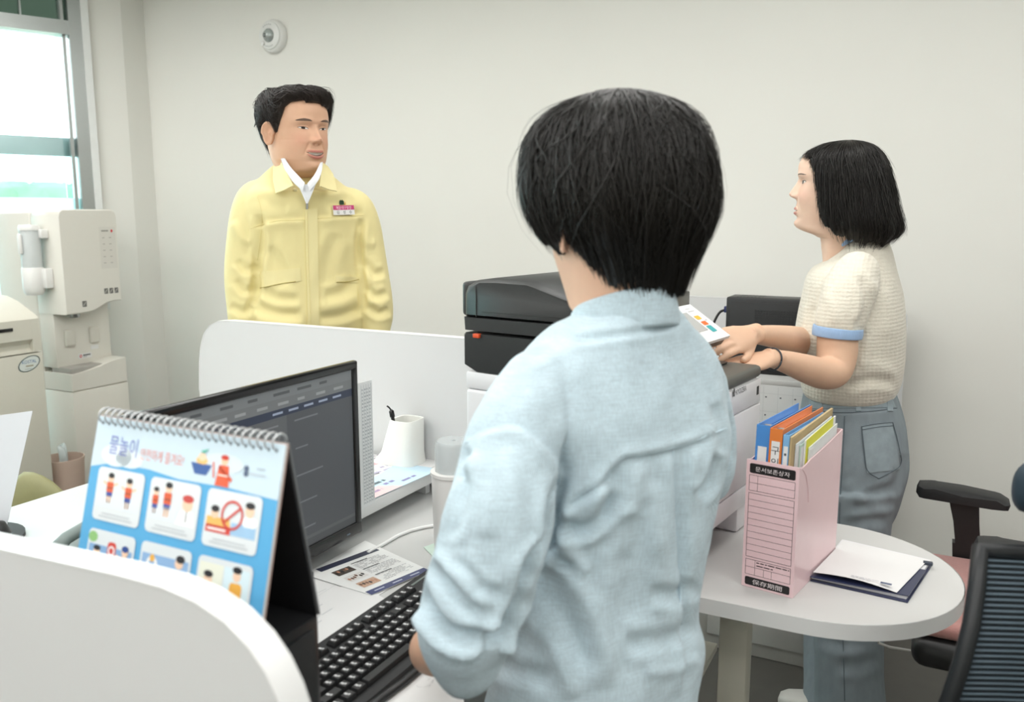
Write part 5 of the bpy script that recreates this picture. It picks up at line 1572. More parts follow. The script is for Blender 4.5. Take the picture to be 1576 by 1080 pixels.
def waves(P, scale, n=10, seed=0, aniso=(1, 1, 1)):
    """smooth pseudo-noise: sum of random plane waves, about -1..1"""
    r = np.random.default_rng(seed); Q = np.asarray(P) * np.array(aniso)
    out = np.zeros(len(Q))
    for _ in range(n):
        d = r.normal(size=3); d /= np.linalg.norm(d)
        out += np.sin((Q @ d) * scale * r.uniform(.6, 1.5) + r.uniform(0, 6.28) + 1.3 * np.sin((Q @ r.normal(size=3)) * scale * .5))
    return out / math.sqrt(n)

def folds(V, F, strokes, hmax=None):
    """press creases into a garment: strokes = (px polyline, width px, amplitude m, kind)"""
    N = vnormals(V, F)
    x, y, d = projv(V)
    view = CAMP - V; view /= np.linalg.norm(view, axis=1)[:, None]
    facing = np.clip((N * view).sum(1) * 3, 0, 1)
    if hmax is not None: facing = facing * (d < hmax)
    P = np.stack([x, y], 1)
    disp = np.zeros(len(V))
    for pl, w, amp, kind in strokes:
        pl = resample(pl, max(8, len(pl) * 4))
        box = (x > pl[:, 0].min() - 4 * w) & (x < pl[:, 0].max() + 4 * w) & (y > pl[:, 1].min() - 4 * w) & (y < pl[:, 1].max() + 4 * w) & (facing > 0)
        idx = np.nonzero(box)[0]
        if len(idx) == 0: continue
        p = P[idx]; best = np.full(len(idx), 1e9); sg = np.zeros(len(idx)); tt = np.zeros(len(idx))
        m = len(pl) - 1
        for k in range(m):
            a, b = pl[k], pl[k + 1]; ab = b - a; L2 = ab @ ab + 1e-9
            t = np.clip(((p - a) @ ab) / L2, 0, 1); q = p - (a + t[:, None] * ab)
            dist = np.hypot(q[:, 0], q[:, 1]); c = ab[0] * q[:, 1] - ab[1] * q[:, 0]
            u = dist < best
            best[u] = dist[u]; sg[u] = np.sign(c[u]); tt[u] = (k + t[u]) / m
        fade = np.clip(np.minimum(tt, 1 - tt) * 6, 0, 1) ** .7
        g = best / w
        if kind == 'r': f = np.exp(-g ** 2)
        elif kind == 'v': f = -np.exp(-g ** 2) + .45 * np.exp(-((g - 1.7) / .8) ** 2)
        else: f = sg * np.tanh(g * 2.2) * np.exp(-(g / 2.5) ** 2)     # step, raised on the right-hand side of the stroke
        disp[idx] += amp * f * fade * facing[idx]
    return V + N * disp[:, None]

class Surf:
    """ray-cast target for details that lie on a garment"""
    def __init__(s, V, F):
        s.t = BVHTree.FromPolygons([tuple(v) for v in V], F)
    def hit(s, px, py, off=0.001):
        r = ray(px, py); r = r / np.linalg.norm(r)
        loc, nrm, i, d = s.t.ray_cast(Vector(CAMP), Vector(r))
        if loc is None: return None, None
        n = np.array(nrm[:]);
        if n @ r > 0: n = -n
        return np.array(loc[:]) + n * off, n
    def line(s, pl, r, off=0.0006, n=5, k=8):
        P = []
        for x, y in resample(pl, max(6, len(pl) * k)):
            p, _ = s.hit(x, y, off)
            if p is not None: P.append(p)
        if len(P) < 2: return MB()
        P = np.array(P); P[1:-1] = (P[:-2] + 2 * P[1:-1] + P[2:]) / 4
        return MB().tube(P, r, n)
    def patch(s, quad, nu, nv, off, th):
        """conforming slab over a picture quad (tl, tr, br, bl)"""
        q = np.array(quad, float); top = []
        for i in range(nv + 1):
            for j in range(nu + 1):
                u, v = j / nu, i / nv
                p = (q[0] * (1 - u) + q[1] * u) * (1 - v) + (q[3] * (1 - u) + q[2] * u) * v
                a, n = s.hit(p[0], p[1], 0)
                if a is None: a, n = (top[-1] if top else (atd(p[0], p[1], 2), np.array([0, 0, 1.])))
                top.append((a, n))
        A = np.array([t[0] for t in top]); Nn = np.array([t[1] for t in top])
        nm = Nn.mean(0); nm /= np.linalg.norm(nm)
        Vt = A + nm * (off + th); Vb = A + nm * off * .2
        nn = (nu + 1) * (nv + 1); F = []
        for i in range(nv):
            for j in range(nu):
                a = i * (nu + 1) + j
                F.append((a, a + nu + 1, a + nu + 2, a + 1)); F.append((nn + a, nn + a + 1, nn + a + nu + 2, nn + a + nu + 1))
        rim = [j for j in range(nu + 1)] + [i * (nu + 1) + nu for i in range(1, nv + 1)] + [nv * (nu + 1) + j for j in range(nu - 1, -1, -1)] + [i * (nu + 1) for i in range(nv - 1, 0, -1)]
        for a, b in zip(rim, rim[1:] + rim[:1]):
            F.append((a, b, nn + b, nn + a))
        return MB().add(np.concatenate([Vt, Vb]), F)

# ------------------------------------------------------------------ head
def gs(x, s): return np.exp(-(x / s) ** 2)
HZ = np.array([-.30, -.20, -.16, -.135, -.122, -.116, -.110, -.102, -.092, -.075, -.055, -.035, -.015, 0, .02, .05, .075, .095, .108, .115, .118])
HF = np.array([.030, .022, .020, .026, .044, .066, .080, .0855, .0865, .0865, .0875, .0890, .0885, .0875, .0930, .0945, .088, .073, .053, .032, .006])
HB = np.array([.075, .070, .066, .064, .062, .061, .061, .061, .062, .066, .074, .083, .092, .097, .102, .102, .094, .078, .058, .036, .008])
HW = np.array([.062, .056, .054, .054, .054, .0545, .055, .056, .058, .063, .0675, .0705, .073, .0745, .0755, .0745, .069, .057, .042, .026, .006])
def head_base(z, sw=1.0):
    return np.interp(z, HZ, HF), np.interp(z, HZ, HB), np.interp(z, HZ, HW) * sw

def make_head(skin, male=True, smile=False, jaw=1.0, brow='#2a2320', lip='#b9736a', nose=1.0, gaze=0.0, neck=1.0, ears=True):
    z = np.concatenate([np.linspace(-.30, -.13, 16, endpoint=False), np.linspace(-.13, .032, 190, endpoint=False), np.linspace(.032, .118, 46)])
    t = np.linspace(0, 1, 250, endpoint=False)
    th = 2 * math.pi * t; th = th - .42 * np.sin(2 * (th)) * .0 - 0.0
    # dense sampling at the face (theta = pi/2 is forward)
    th = math.pi / 2 + (2 * math.pi * (t - .5)) + .62 * np.sin(2 * math.pi * (t - .5)) * -1.0
    ft, bk_, wd_ = head_base(z)
    k = np.ones(9) / 9
    def sm(a):
        p = np.pad(a, 4, mode='edge'); return np.convolve(p, k, 'valid')
    ft, bk_, wd_ = sm(ft), sm(bk_), sm(wd_)
    nk = np.clip((-.118 - z) / .02, 0, 1)
    jw = np.where((z < -.03), 1 + (jaw - 1) * np.clip((-.03 - z) / .05, 0, 1), 1)
    wd_ = wd_ * np.where(nk > 0, 1 + (neck - 1) * nk, 1) * np.where(nk < 1, jw, 1)
    bk_ = bk_ * (1 + (neck - 1) * nk); ft = ft * (1 + .6 * (neck - 1) * nk)
    c, s = np.cos(th)[None, :], np.sin(th)[None, :]
    e = np.interp(z, [-.2, -.12, -.10, -.05, .03, .1], [2, 2, 1.9, 2.25, 2.4, 2.1])[:, None]
    X = wd_[:, None] * np.sign(c) * np.abs(c) ** (2 / e)
    Y = np.where(s > 0, ft[:, None], bk_[:, None]) * np.sign(s) * np.abs(s) ** (2 / e)
    Z = np.repeat(z[:, None], len(th), 1)
    front = np.clip(s * 3 - .3, 0, 1) + 0 * X
    ax = np.abs(X)
    hn = np.interp(Z, [-.046, -.0395, -.034, -.028, -.015, .0, .012], [0, .004, .018, .0215, .0145, .0065, 0]) * nose
    sg = np.interp(Z, [-.04, -.028, .01], [.0125, .0105, .0065])
    dy = hn * gs(X, sg)
    dy += .0075 * gs(ax - .0125, .0058) * gs(Z + .0325, .0065)
    dy -= .0045 * gs(ax - .0075, .003) * gs(Z + .0405, .003)
    dy -= .0075 * gs(ax - .031, .016) * gs(Z - .001, .0115) + .0035 * gs(ax - .0155, .006) * gs(Z - .002, .010)
    dy += .0045 * gs(ax - .032, .0115) * gs(Z + .0005, .0068)
    dy += (.0035 if male else .002) * gs(ax - .030, .02) * gs(Z - .021, .008)
    dy += .004 * gs(ax - .043, .018) * gs(Z + .036, .018)
    dy += .0045 * gs(X, .026) * gs(Z + .068, .018)
    ml = .028 if smile else .022
    lz = -.0675 + (0.006 * (ax / ml) ** 2 if smile else 0 * ax)        # mouth line rises at the corners
    op = (.0040 if smile else .0016) * np.clip(1 - (ax / ml) ** 2, 0, 1)
    lipm = np.clip(1 - (ax / (ml * 1.02)) ** 2, 0, 1) ** .5
    up_ = gs(Z - (lz + op + .0038), .0036) * lipm; lo_ = gs(Z - (lz - op - .0046), .0046) * lipm
    dy += .0034 * up_ + .0040 * lo_
    dy -= (.0060 if smile else .004) * np.clip(1 - np.abs(Z - lz) / (op + .0008), 0, 1) * lipm
    dy -= .004 * gs(X, .022) * gs(Z + .0845, .006)
    dy += .0050 * gs(X, .019) * gs(Z + .099, .0105)
    nl = .018 + (-.034 - Z) * .42
    dy -= (.0028 if smile else .0010) * gs(ax - nl, .0042) * np.clip((Z + .075) * 60, 0, 1) * np.clip((-.028 - Z) * 90, 0, 1)
    # upper lid crease
    dy -= .0012 * gs(ax - .031, .013) * gs(Z - .0085 + 18 * (ax - .031) ** 2, .0014)
    Y = Y + dy * front
    tp_ = np.interp(Z, [-.30, -.22, -.15], [.35, .62, 1.0])          # neck root narrows inside the clothing
    X = X * tp_; Y = Y * tp_
    V = np.stack([X, Y, Z], -1).reshape(-1, 3)
    nr, nc = X.shape
    F = [tuple(q) for q in grid_faces(nr, nc)]
    F.append(tuple(range(nc - 1, -1, -1))); F.append(tuple((nr - 1) * nc + j for j in range(nc)))
    # colours of the skin itself, brows, lips, eyes
    def L(h): return np.array(lin(h))
    C = np.tile(L(skin), (nr, nc, 1))
    def blend(mask, col): 
        nonlocal C
        m_ = np.clip(mask, 0, 1)[..., None]; C = C * (1 - m_) + L(col) * m_
    red = '#cf8a76' if male else '#dba08e'
    blend(.35 * gs(ax - .04, .02) * gs(Z + .03, .02) * front, red)
    blend(.30 * gs(X, .012) * gs(Z + .03, .012) * front, red)
    if male: blend(.14 * gs(X, .045) * np.clip((-.05 - Z) * 40, 0, 1) * (Z > -.115) * front, '#8c7464')
    fr = (front > .3)
    blend(.95 * np.maximum(up_ * 1.2, lo_ * 1.2).clip(0, 1) * (np.maximum(up_, lo_) > .35) * fr, lip)
    inner = (np.abs(Z - lz) < op) & (ax < ml) & fr
    blend(inner * 1.0, '#4a2420')
    if smile: blend(((Z - lz) > -op * .35) & inner & (ax < ml * .8), '#e6ddd2')
    # eyes: almond opening
    ex = (ax - .031) / .0135
    uo = .0044 * np.clip(1 - ex ** 2, 0, 1) ** .7; lo2 = -.0030 * np.clip(1 - ex ** 2, 0, 1)
    if smile: uo, lo2 = uo * .72, lo2 * .75
    zc = Z - (-.0004 + .0016 * ex)
    eye = (np.abs(ex) < 1) & (zc < uo) & (zc > lo2) & fr
    blend(eye * 1.0, '#e4dcd4')
    ir = ((X - np.sign(X) * .031 - gaze) ** 2 + (zc - .0006) ** 2 < .0050 ** 2) & eye
    blend(ir * 1.0, '#1c1310')
    lash = (np.abs(ex) < 1.08) & (zc >= uo - .0002) & (zc < uo + (.0013 if male else .0022)) & fr
    blend(lash * 1.0, '#1d1613'); blend(.5 * ((np.abs(ex) < 1) & (zc <= lo2) & (zc > lo2 - .0009) & fr), '#6b4a40')
    bz = .0205 + .003 * np.clip(1 - ((ax - .034) / .02) ** 2, -1, 1)
    bw_ = np.clip(1 - ((ax - .033) / .020) ** 2, 0, 1)
    blend(.85 * (np.abs(Z - bz) < (.0036 if male else .0023) * bw_ ** .6) * (bw_ > 0) * fr, brow)
    C = C.reshape(-1, 3)
    # ears
    parts = [(V, F)]; cols = [C]
    for sx in ((-1, 1) if ears else ()):
        rr_, aa = np.meshgrid(np.linspace(0, 1, 12), np.linspace(0, 2 * math.pi, 30, endpoint=False), indexing='ij')
        ey = .0165 * rr_ * np.cos(aa) * (1 - .22 * np.sin(aa) * -1 * 0) * np.where(np.sin(aa) < 0, .80, 1.05)
        ez = .032 * rr_ * np.sin(aa)
        out = .004 + .0065 * gs(rr_ - .86, .16) - .0045 * gs(rr_ - .35, .3) + .003 * gs(rr_ - .55, .12) * (np.sin(aa) > -.3)
        flare = np.clip(.5 - ey / .033, 0, 1) * .016
        for back in (0, 1):
            x_ = .0715 + flare + (out if not back else -.004 * (1 - rr_) - .0005)
            if back: x_ = np.where(rr_ > .97, .0715 + flare + out, x_)
            v = np.stack([sx * x_, -.004 + ey - .10 * ez * 0, -.012 + ez + .18 * ey * 0], -1).reshape(-1, 3)
            f = grid_faces(12, 30, flip=((sx > 0) == (not back)))
            parts.append((v, [tuple(q) for q in f])); cols.append(np.tile(L(skin) * .93 + L(red) * .07, (len(v), 1)))
    V, F = join(parts)
    return V, F, np.concatenate(cols)

def pose(face, pitch=0.0, roll=0.0, s=1.0):
    """local head/hand axes (x person's right is -x here; y forward; z up) to world rotation"""
    yaw = math.atan2(face[1], face[0]) - math.pi / 2
    M = Matrix.Rotation(yaw, 3, 'Z') @ Matrix.Rotation(pitch, 3, 'X') @ Matrix.Rotation(roll, 3, 'Y')
    return np.array(M) * s

# ------------------------------------------------------------------ hand
def make_hand(curl=(.25, .3, .35, .4), thumb=(.5, .35), s=1.0, left=True, spread=.06):
    """wrist at origin, fingers along +y, back of hand +z; thumb on +x (mirrored for the other hand)"""
    P = []
    a = np.linspace(0, 2 * math.pi, 20, endpoint=False)
    rings = []
    for y, w, t_, xo in ((-.035, .026, .021, 0), (-.005, .027, .020, 0), (.02, .033, .018, .002), (.045, .039, .0165, .001), (.07, .041, .0145, 0), (.085, .040, .012, -.001), (.091, .034, .008, -.001)):
        rings.append(np.stack([xo + w * np.sign(np.cos(a)) * np.abs(np.cos(a)) ** .8, np.full(20, y), t_ * np.sin(a)], 1))
    P.append((np.concatenate(rings), MB().loft(rings).f))
    base = [(.029, .084, .071, .0088), (.0095, .089, .079, .0090), (-.010, .086, .073, .0086), (-.0285, .078, .057, .0076)]
    for k, (x, y, ln, r) in enumerate(base):
        c = curl[k]; d = np.array([x * spread / .03, 1, 0]); d /= np.linalg.norm(d)
        pts = [np.array([x, y - .022, 0.0])]; ang_ = 0; p = np.array([x, y, 0.001])
        pts.append(p)
        for seg, fr_ in ((.45, .8), (.30, 1.0), (.25, .7)):
            ang_ += c * fr_
            for q in range(2):
                p = p + (d * math.cos(ang_) + np.array([0, 0, -1]) * math.sin(ang_)) * ln * seg / 2
                pts.append(p)
        rad = [r * 1.05, r * 1.08, r, r * .98, r * .96, r * .93, r * .88, r * .70]
        mb = MB().tube(np.array(pts), rad, 12); P.append((np.concatenate(mb.v), mb.f))
        e_ = pts[-1]; mb = MB().lathe(e_, [(.0005, -r * .6), (r * .5, -r * .5), (r * .72, 0), (r * .5, r * .5), (.0005, r * .62)], 10); P.append((np.concatenate(mb.v), mb.f))
    t0 = np.array([.018, .012, -.004]); t1 = np.array([.038, .036, -.010]); aa = thumb[0]
    dv = np.array([math.sin(aa), math.cos(aa), -thumb[1]]); dv /= np.linalg.norm(dv)
    t2 = t1 + dv * .030; dv2 = dv + np.array([-.35, .1, -.1]); dv2 /= np.linalg.norm(dv2); t3 = t2 + dv2 * .026
    mb = MB().tube(np.array([t0, t1, (t1 + t2) / 2, t2, (t2 + t3) / 2, t3]), [.015, .0135, .0108, .0104, .0100, .0065], 12); P.append((np.concatenate(mb.v), mb.f))
    sgn = 1 if left else -1
    out = []
    for v, f in P:
        v = np.asarray(v) * s * np.array([sgn, 1, 1])
        out.append((v, f if left else [tuple(q[::-1]) for q in f]))
    return out

def place_hand(parts, wrist, fingers, back):
    y = np.array(fingers, float); y /= np.linalg.norm(y)
    z = np.array(back, float); z -= y * (z @ y); z /= np.linalg.norm(z)
    x = np.cross(y, z)
    M = np.stack([x, y, z], 1)
    return [(np.asarray(v) @ M.T + np.array(wrist), f) for v, f in parts]

# ------------------------------------------------------------------ hair
class Shell:
    """hair surface from picture rows (py, L, R) around a vertical axis; u = angle from the facing direction (person's left +)"""
    def __init__(s, rows, h, face, ratio, hem, e=2.2, wob=0.0, power=1.7):
        s.r = np.array(resample(rows, 60)); s.h = h; s.ratio = ratio; s.hem = hem; s.e = e; s.power = power
        s.y0 = rows[0][0]
        Pm = ath((rows[len(rows) // 2][1] + rows[len(rows) // 2][2]) / 2, rows[len(rows) // 2][0], h)
        s.F, s.R, s.c, s.s_ = axes(Pm, face); s.k = pxm(Pm); s.face = face
        s.up = -(ath(800, 400, h)[2] - ath(800, 300, h)[2]) / 100      # metres of height per pixel row
    def at(s, u, v, off=0.0):
        u, v = np.broadcast_arrays(np.asarray(u, float), np.asarray(v, float))
        hem = s.hem(np.degrees(np.arctan2(np.sin(u), np.cos(u))))
        y = s.y0 + (hem - s.y0) * np.clip(v, 0, 2) ** s.power
        L = np.interp(y, s.r[:, 0], s.r[:, 1]); R = np.interp(y, s.r[:, 0], s.r[:, 2])
        cx = (L + R) / 2; w = (R - L) / 2
        r = _fw + _rt * ((cx - CX) / FPX)[..., None] - _up * ((y - CY) / FPX)[..., None]
        P = CAMP + r * (s.h / (r @ _fh))[..., None]
        w = w * ((P - CAMP) @ _fw) / FPX
        A = w / math.sqrt(s.c ** 2 + (s.ratio * s.s_) ** 2) + off; B = (A - off) * s.ratio + off
        cu, su = np.cos(u), np.sin(u)
        x = np.sign(cu) * np.abs(cu) ** (2 / s.e) * B; q = -np.sign(su) * np.abs(su) ** (2 / s.e) * A
        return P + x[..., None] * s.F + q[..., None] * s.R

class HeadShell:
    """short hair grown on the head form itself; local head space"""
    def __init__(s, hem, thick, M, O, zs=1.0):
        s.hem, s.thick, s.M, s.O, s.zs = hem, thick, M, O, zs
    def at(s, u, v, off=0.0):
        u, v = np.broadcast_arrays(np.asarray(u, float), np.asarray(v, float))
        ud = np.degrees(np.arctan2(np.sin(u), np.cos(u)))
        hz = s.hem(ud)
        z = .118 + (hz - .118) * np.clip(v, 0, 2) ** 1.9
        f, b, w = head_base(z)
        t_ = s.thick(ud, z, np.clip(v, 0, 1)) + off
        cu, su = np.cos(u), np.sin(u)
        y = np.where(cu > 0, f, b) * np.sign(cu) * np.abs(cu) ** .88; x = -w * np.sign(su) * np.abs(su) ** .88
        n = np.stack([x / (w ** 2 + 1e-5), y / (np.where(cu > 0, f, b) ** 2 + 1e-5), np.clip(z - .03, -.02, 1) / .085 ** 2], -1)
        n /= np.linalg.norm(n, axis=-1)[..., None] + 1e-9
        P = np.stack([x, y, z], -1) + n * t_[..., None]
        P[..., 2] = np.where(P[..., 2] > 0, P[..., 2] * s.zs, P[..., 2])
        return P @ s.M.T + s.O

def shell_mesh(S, nu=220, nv=60, groove=.0016, seed=0, ragged=.04, vmax=1.0, inner=.012):
    r = np.random.default_rng(seed)
    u = np.linspace(-math.pi, math.pi, nu, endpoint=False)
    rag = np.convolve(np.pad(r.normal(size=nu), 3, mode='wrap'), np.ones(4) / 4, 'same')[3:-3] * ragged
    g = r.normal(size=nu); g2 = np.convolve(np.pad(r.normal(size=nu), 6, mode='wrap'), np.ones(9) / 9, 'same')[6:-6] * 3
    v = np.linspace(0.0, 1, nv)[:, None] * (vmax + rag[None, :] * np.linspace(0, 1, nv)[:, None] ** 3)
    drift = .10 * np.sin(v * 5 + 3 * u[None, :])
    off = groove * (g[None, :] * .55 + g2[None, :]) * np.clip(v * 3, 0, 1)
    P = S.at(u[None, :] + drift * .15, v, off)
    Pin = S.at(u[None, :], v, -inner * np.clip(v * 4, 0.1, 1))
    V = np.concatenate([P.reshape(-1, 3), Pin[::-1].reshape(-1, 3)])
    return V, [tuple(q) for q in grid_faces(2 * nv, nu, flip=True)]

def strands(S, K, seed, r0=.0006, lift=.003, over=.06, curl=.12, drift=0.0, vmin=.0, m=8, flick=0.0, sel=None):
    r = np.random.default_rng(seed)
    u0 = r.uniform(-math.pi, math.pi, K)
    if sel is not None: u0 = sel(r, K)
    va = vmin + (1 - vmin) * r.uniform(0, .55, K); vb = np.clip(va + r.uniform(.35, .8, K), 0, 1 + r.uniform(-.05, over, K))
    t = np.linspace(0, 1, m)[None, :]
    v = va[:, None] + (vb - va)[:, None] * t
    ph = r.uniform(0, 6.28, K)[:, None]; am = r.normal(0, curl, K)[:, None]
    u = u0[:, None] + am * np.sin(ph + t * r.uniform(1.5, 4, K)[:, None]) * .5 + drift * t * (.5 + r.uniform(0, 1, K)[:, None])
    lf = np.abs(r.normal(0, lift, K))[:, None] * np.sin(np.clip(t * 1.15, 0, 1) * math.pi * .75) + flick * t ** 3 * r.uniform(0, 1, K)[:, None] + .0004
    P = S.at(u, v, lf)
    T = np.gradient(P, axis=1); T /= np.linalg.norm(T, axis=-1)[..., None] + 1e-9
    ctr = P.mean((0, 1)); o = P - ctr; o /= np.linalg.norm(o, axis=-1)[..., None]
    a = np.cross(T, o); a /= np.linalg.norm(a, axis=-1)[..., None] + 1e-9; b = np.cross(a, T)
    rad = (r0 * r.uniform(.6, 1.5, K))[:, None] * (1 - .85 * t ** 2.5)
    R = [P + rad[..., None] * (math.cos(q) * a * 1.6 + math.sin(q) * b * .6) for q in (math.pi / 2, math.pi * 7 / 6, math.pi * 11 / 6)]
    V = np.stack(R, 2)                       # K,m,3,3
    k = np.arange(K)[:, None, None]; i = np.arange(m - 1)[None, :, None]; j = np.arange(3)[None, None, :]; j2 = (j + 1) % 3
    id_ = lambda k, i, j: (k * m + i) * 3 + j
    F = np.stack([id_(k, i, j), id_(k, i, j2), id_(k, i + 1, j2), id_(k, i + 1, j)], -1).reshape(-1, 4)
    return V.reshape(-1, 3), [tuple(q) for q in F.tolist()]

M_HAIR = mat('black_hair', '#16130f', 0.42, var=.25, vscale=120, spec=.45)
M_HAIR2 = mat('dark_brown_hair', '#241b16', 0.45, var=.3, vscale=120, spec=.45)
M_SKIN = mat('skin', attr='Col', rough=.5, var=.03, vscale=60, bump=.05, bscale=700, sss=.06, spec=.35)

def person(base, label, bodyparts, cols, name='person'):
    V, F = join(bodyparts)
    C = np.concatenate([np.tile(np.array(lin(c)), (len(v), 1)) if isinstance(c, str) else c for (v, f), c in zip(bodyparts, cols)])
    me = to_mesh(name, V - np.array(base), F, C)
    o = link(name, me, M_SKIN, None, tuple(base), smooth='all')
    return setprops(o, label, 'person')

def wear(name, VF, m, parent, label=None, smooth='all'):
    V, F = VF
    o = link(name, to_mesh(name, V - wpos(parent), F), m, parent, smooth=smooth)
    return setprops(o, label)
def fdir(px, ang):
    d = ray(px, 334)[:2]; d = d / np.linalg.norm(d); a = math.radians(ang)
    return np.array([d[0] * math.cos(a) - d[1] * math.sin(a), d[0] * math.sin(a) + d[1] * math.cos(a)])

def shrink(rows, k):
    return [(y, L + (R - L) * k / 2, R - (R - L) * k / 2, h, r, t) for y, L, R, h, r, t in rows]

def shoe(c, face, L=.255, w=.047, hgt=.085):
    F_ = np.array([face[0], face[1], 0]); F_ /= np.linalg.norm(F_); R_ = np.array([F_[1], -F_[0], 0])
    a = np.linspace(0, 2 * math.pi, 20, endpoint=False); rings = []
    for y, ww, hh in ((-.075, .6, .6), (-.07, .85, .85), (-.03, .95, 1), (.02, .92, .95), (.07, 1.0, .72), (.12, 1.02, .55), (.155, .85, .48), (.175, .5, .38), (.18, .15, .2)):
        z = hgt * hh
        rings.append(np.array([np.array([c[0], c[1], 0]) + F_ * y * L / .255 + R_ * w * ww * np.sign(math.cos(q)) * abs(math.cos(q)) ** .7 + np.array([0, 0, 1]) * (z / 2 + z / 2 * math.sin(q) if math.sin(q) > 0 else z / 2 + z / 2 * max(math.sin(q) * 1.3, -1)) for q in a]))
    mb = MB().loft(rings[::-1]); return np.concatenate(mb.v), mb.f

def legs(c, face, hip, crotch, hw, r_thigh, r_knee, r_ank, stance=.09, ztop=None):
    """trouser volume: hips ring down to two legs; world units"""
    F_ = np.array([face[0], face[1], 0]); F_ /= np.linalg.norm(F_); R_ = np.array([F_[1], -F_[0], 0]); c = np.array([c[0], c[1], 0.0])
    parts = []
    a = np.linspace(0, 2 * math.pi, 40, endpoint=False); rings = []
    for z, k in ((hip, .92), (hip - .06, .97), (hip - .14, 1.0), (crotch, .97), (crotch - .05, .85)):
        rings.append(c + np.stack([np.cos(a), np.sin(a)], 1) @ np.stack([F_ * hw * .68 * k, R_ * hw * k]) + np.array([0, 0, z]))
    mb = MB().loft(rings); parts.append((np.concatenate(mb.v), mb.f))
    for s in (-1, 1):
        k0 = c + R_ * s * stance
        parts.append(limb3([(*(k0 + [0, 0, crotch + .06]), r_thigh), (*(k0 + [0, 0, crotch - .12]), r_thigh * .95), (*(k0 + F_ * .01 + [0, 0, .48]), r_knee), (*(k0 - F_ * .005 + [0, 0, .25]), r_knee * .9), (*(k0 + [0, 0, .06]), r_ank)]))
    shoes = [shoe(c + R_ * s * stance, face) for s in (-1, 1)]
    return parts, shoes, F_, R_

def thin_legs(c, face, top, stance, r=.05):
    F_ = np.array([face[0], face[1], 0]); R_ = np.array([F_[1], -F_[0], 0]); c = np.array([c[0], c[1], 0.0]); out = []
    for s in (-1, 1):
        k0 = c + R_ * s * stance
        out.append(limb3([(*(k0 + [0, 0, top]), r * 1.2), (*(k0 + [0, 0, .48]), r * .85), (*(k0 + [0, 0, .3]), r * .85), (*(k0 + [0, 0, .05]), r * .6)]))
    return out

# ================================================================== woman in the blue linen shirt (seen from behind)
M_LINEN = mat('pale_blue_linen', '#cbdfe9', 0.85, var=.07, vscale=40, bump=.55, bscale=500, sheen=.25, wave=230)
def linen_threads(m):
    """slubby warp and weft: two streaked noises multiplied into the cloth colour"""
    N, L = m.node_tree.nodes, m.node_tree.links
    b = N['Principled BSDF']; src = b.inputs['Base Color'].links[0].from_socket
    tc = N.new('ShaderNodeTexCoord')
    for sc in ((45, 45, 900), (700, 700, 40)):
        mp = N.new('ShaderNodeMapping'); mp.inputs['Scale'].default_value = sc; L.new(tc.outputs['Object'], mp.inputs[0])
        nz = N.new('ShaderNodeTexNoise'); nz.inputs['Scale'].default_value = 1.0; nz.inputs['Detail'].default_value = 2; L.new(mp.outputs[0], nz.inputs['Vector'])
        mr = N.new('ShaderNodeMapRange'); mr.inputs['From Min'].default_value = .3; mr.inputs['From Max'].default_value = .7; mr.inputs['To Min'].default_value = .90; mr.inputs['To Max'].default_value = 1.08; L.new(nz.outputs['Fac'], mr.inputs['Value'])
        mx = N.new('ShaderNodeMix'); mx.data_type = 'RGBA'; mx.blend_type = 'MULTIPLY'; mx.inputs['Factor'].default_value = 1
        L.new(src, mx.inputs['A']); L.new(mr.outputs[0], mx.inputs['B']); src = mx.outputs['Result']
    L.new(src, b.inputs['Base Color'])
linen_threads(M_LINEN)
fT, fH = fdir(945, 40), fdir(950, 38)
hW = 1.07
rowsT = [(464, 900, 1018, hW + .01, .84, -.24), (482, 874, 1036, hW, .80, -.20), (503, 842, 1056, hW, .75, -.12), (528, 814, 1082, hW, .62, -.04), (560, 797, 1102, hW, .58, 0), (610, 792, 1116, hW, .60, 0), (680, 800, 1122, hW, .64, 0), (760, 804, 1106, hW, .66, 0), (830, 800, 1090, hW, .68, 0), (900, 792, 1078, hW, .70, 0), (960, 778, 1075, hW, .70, 0), (1015, 766, 1080, hW, .70, 0), (1080, 752, 1070, hW, .70, 0), (1150, 745, 1072, hW, .70, 0), (1190, 745, 1072, hW, .70, 0)]
armL = [(842, 552, 1.02, 34), (820, 588, .985, 53), (800, 640, .955, 66), (785, 710, .925, 78), (771, 790, .90, 85), (752, 865, .89, 85), (724, 930, .89, 80), (715, 975, .895, 66), (714, 1005, .905, 48), (716, 1022, .915, 26)]
armR = [(1062, 550, 1.16, 38), (1086, 610, 1.19, 38), (1094, 670, 1.205, 38), (1094, 715, 1.21, 38), (1084, 750, 1.22, 34)]
V, F = remesh([trunk(rowsT, fT, 96, 90), limb(armL, 48, 60), limb(armR, 32, 40)], .0042, 6)
N_ = vnormals(V, F)
V = V + N_ * (.0022 * waves(V, 42, 12, 3, (1, 1, .7)) + .0011 * waves(V, 110, 12, 4))[:, None]
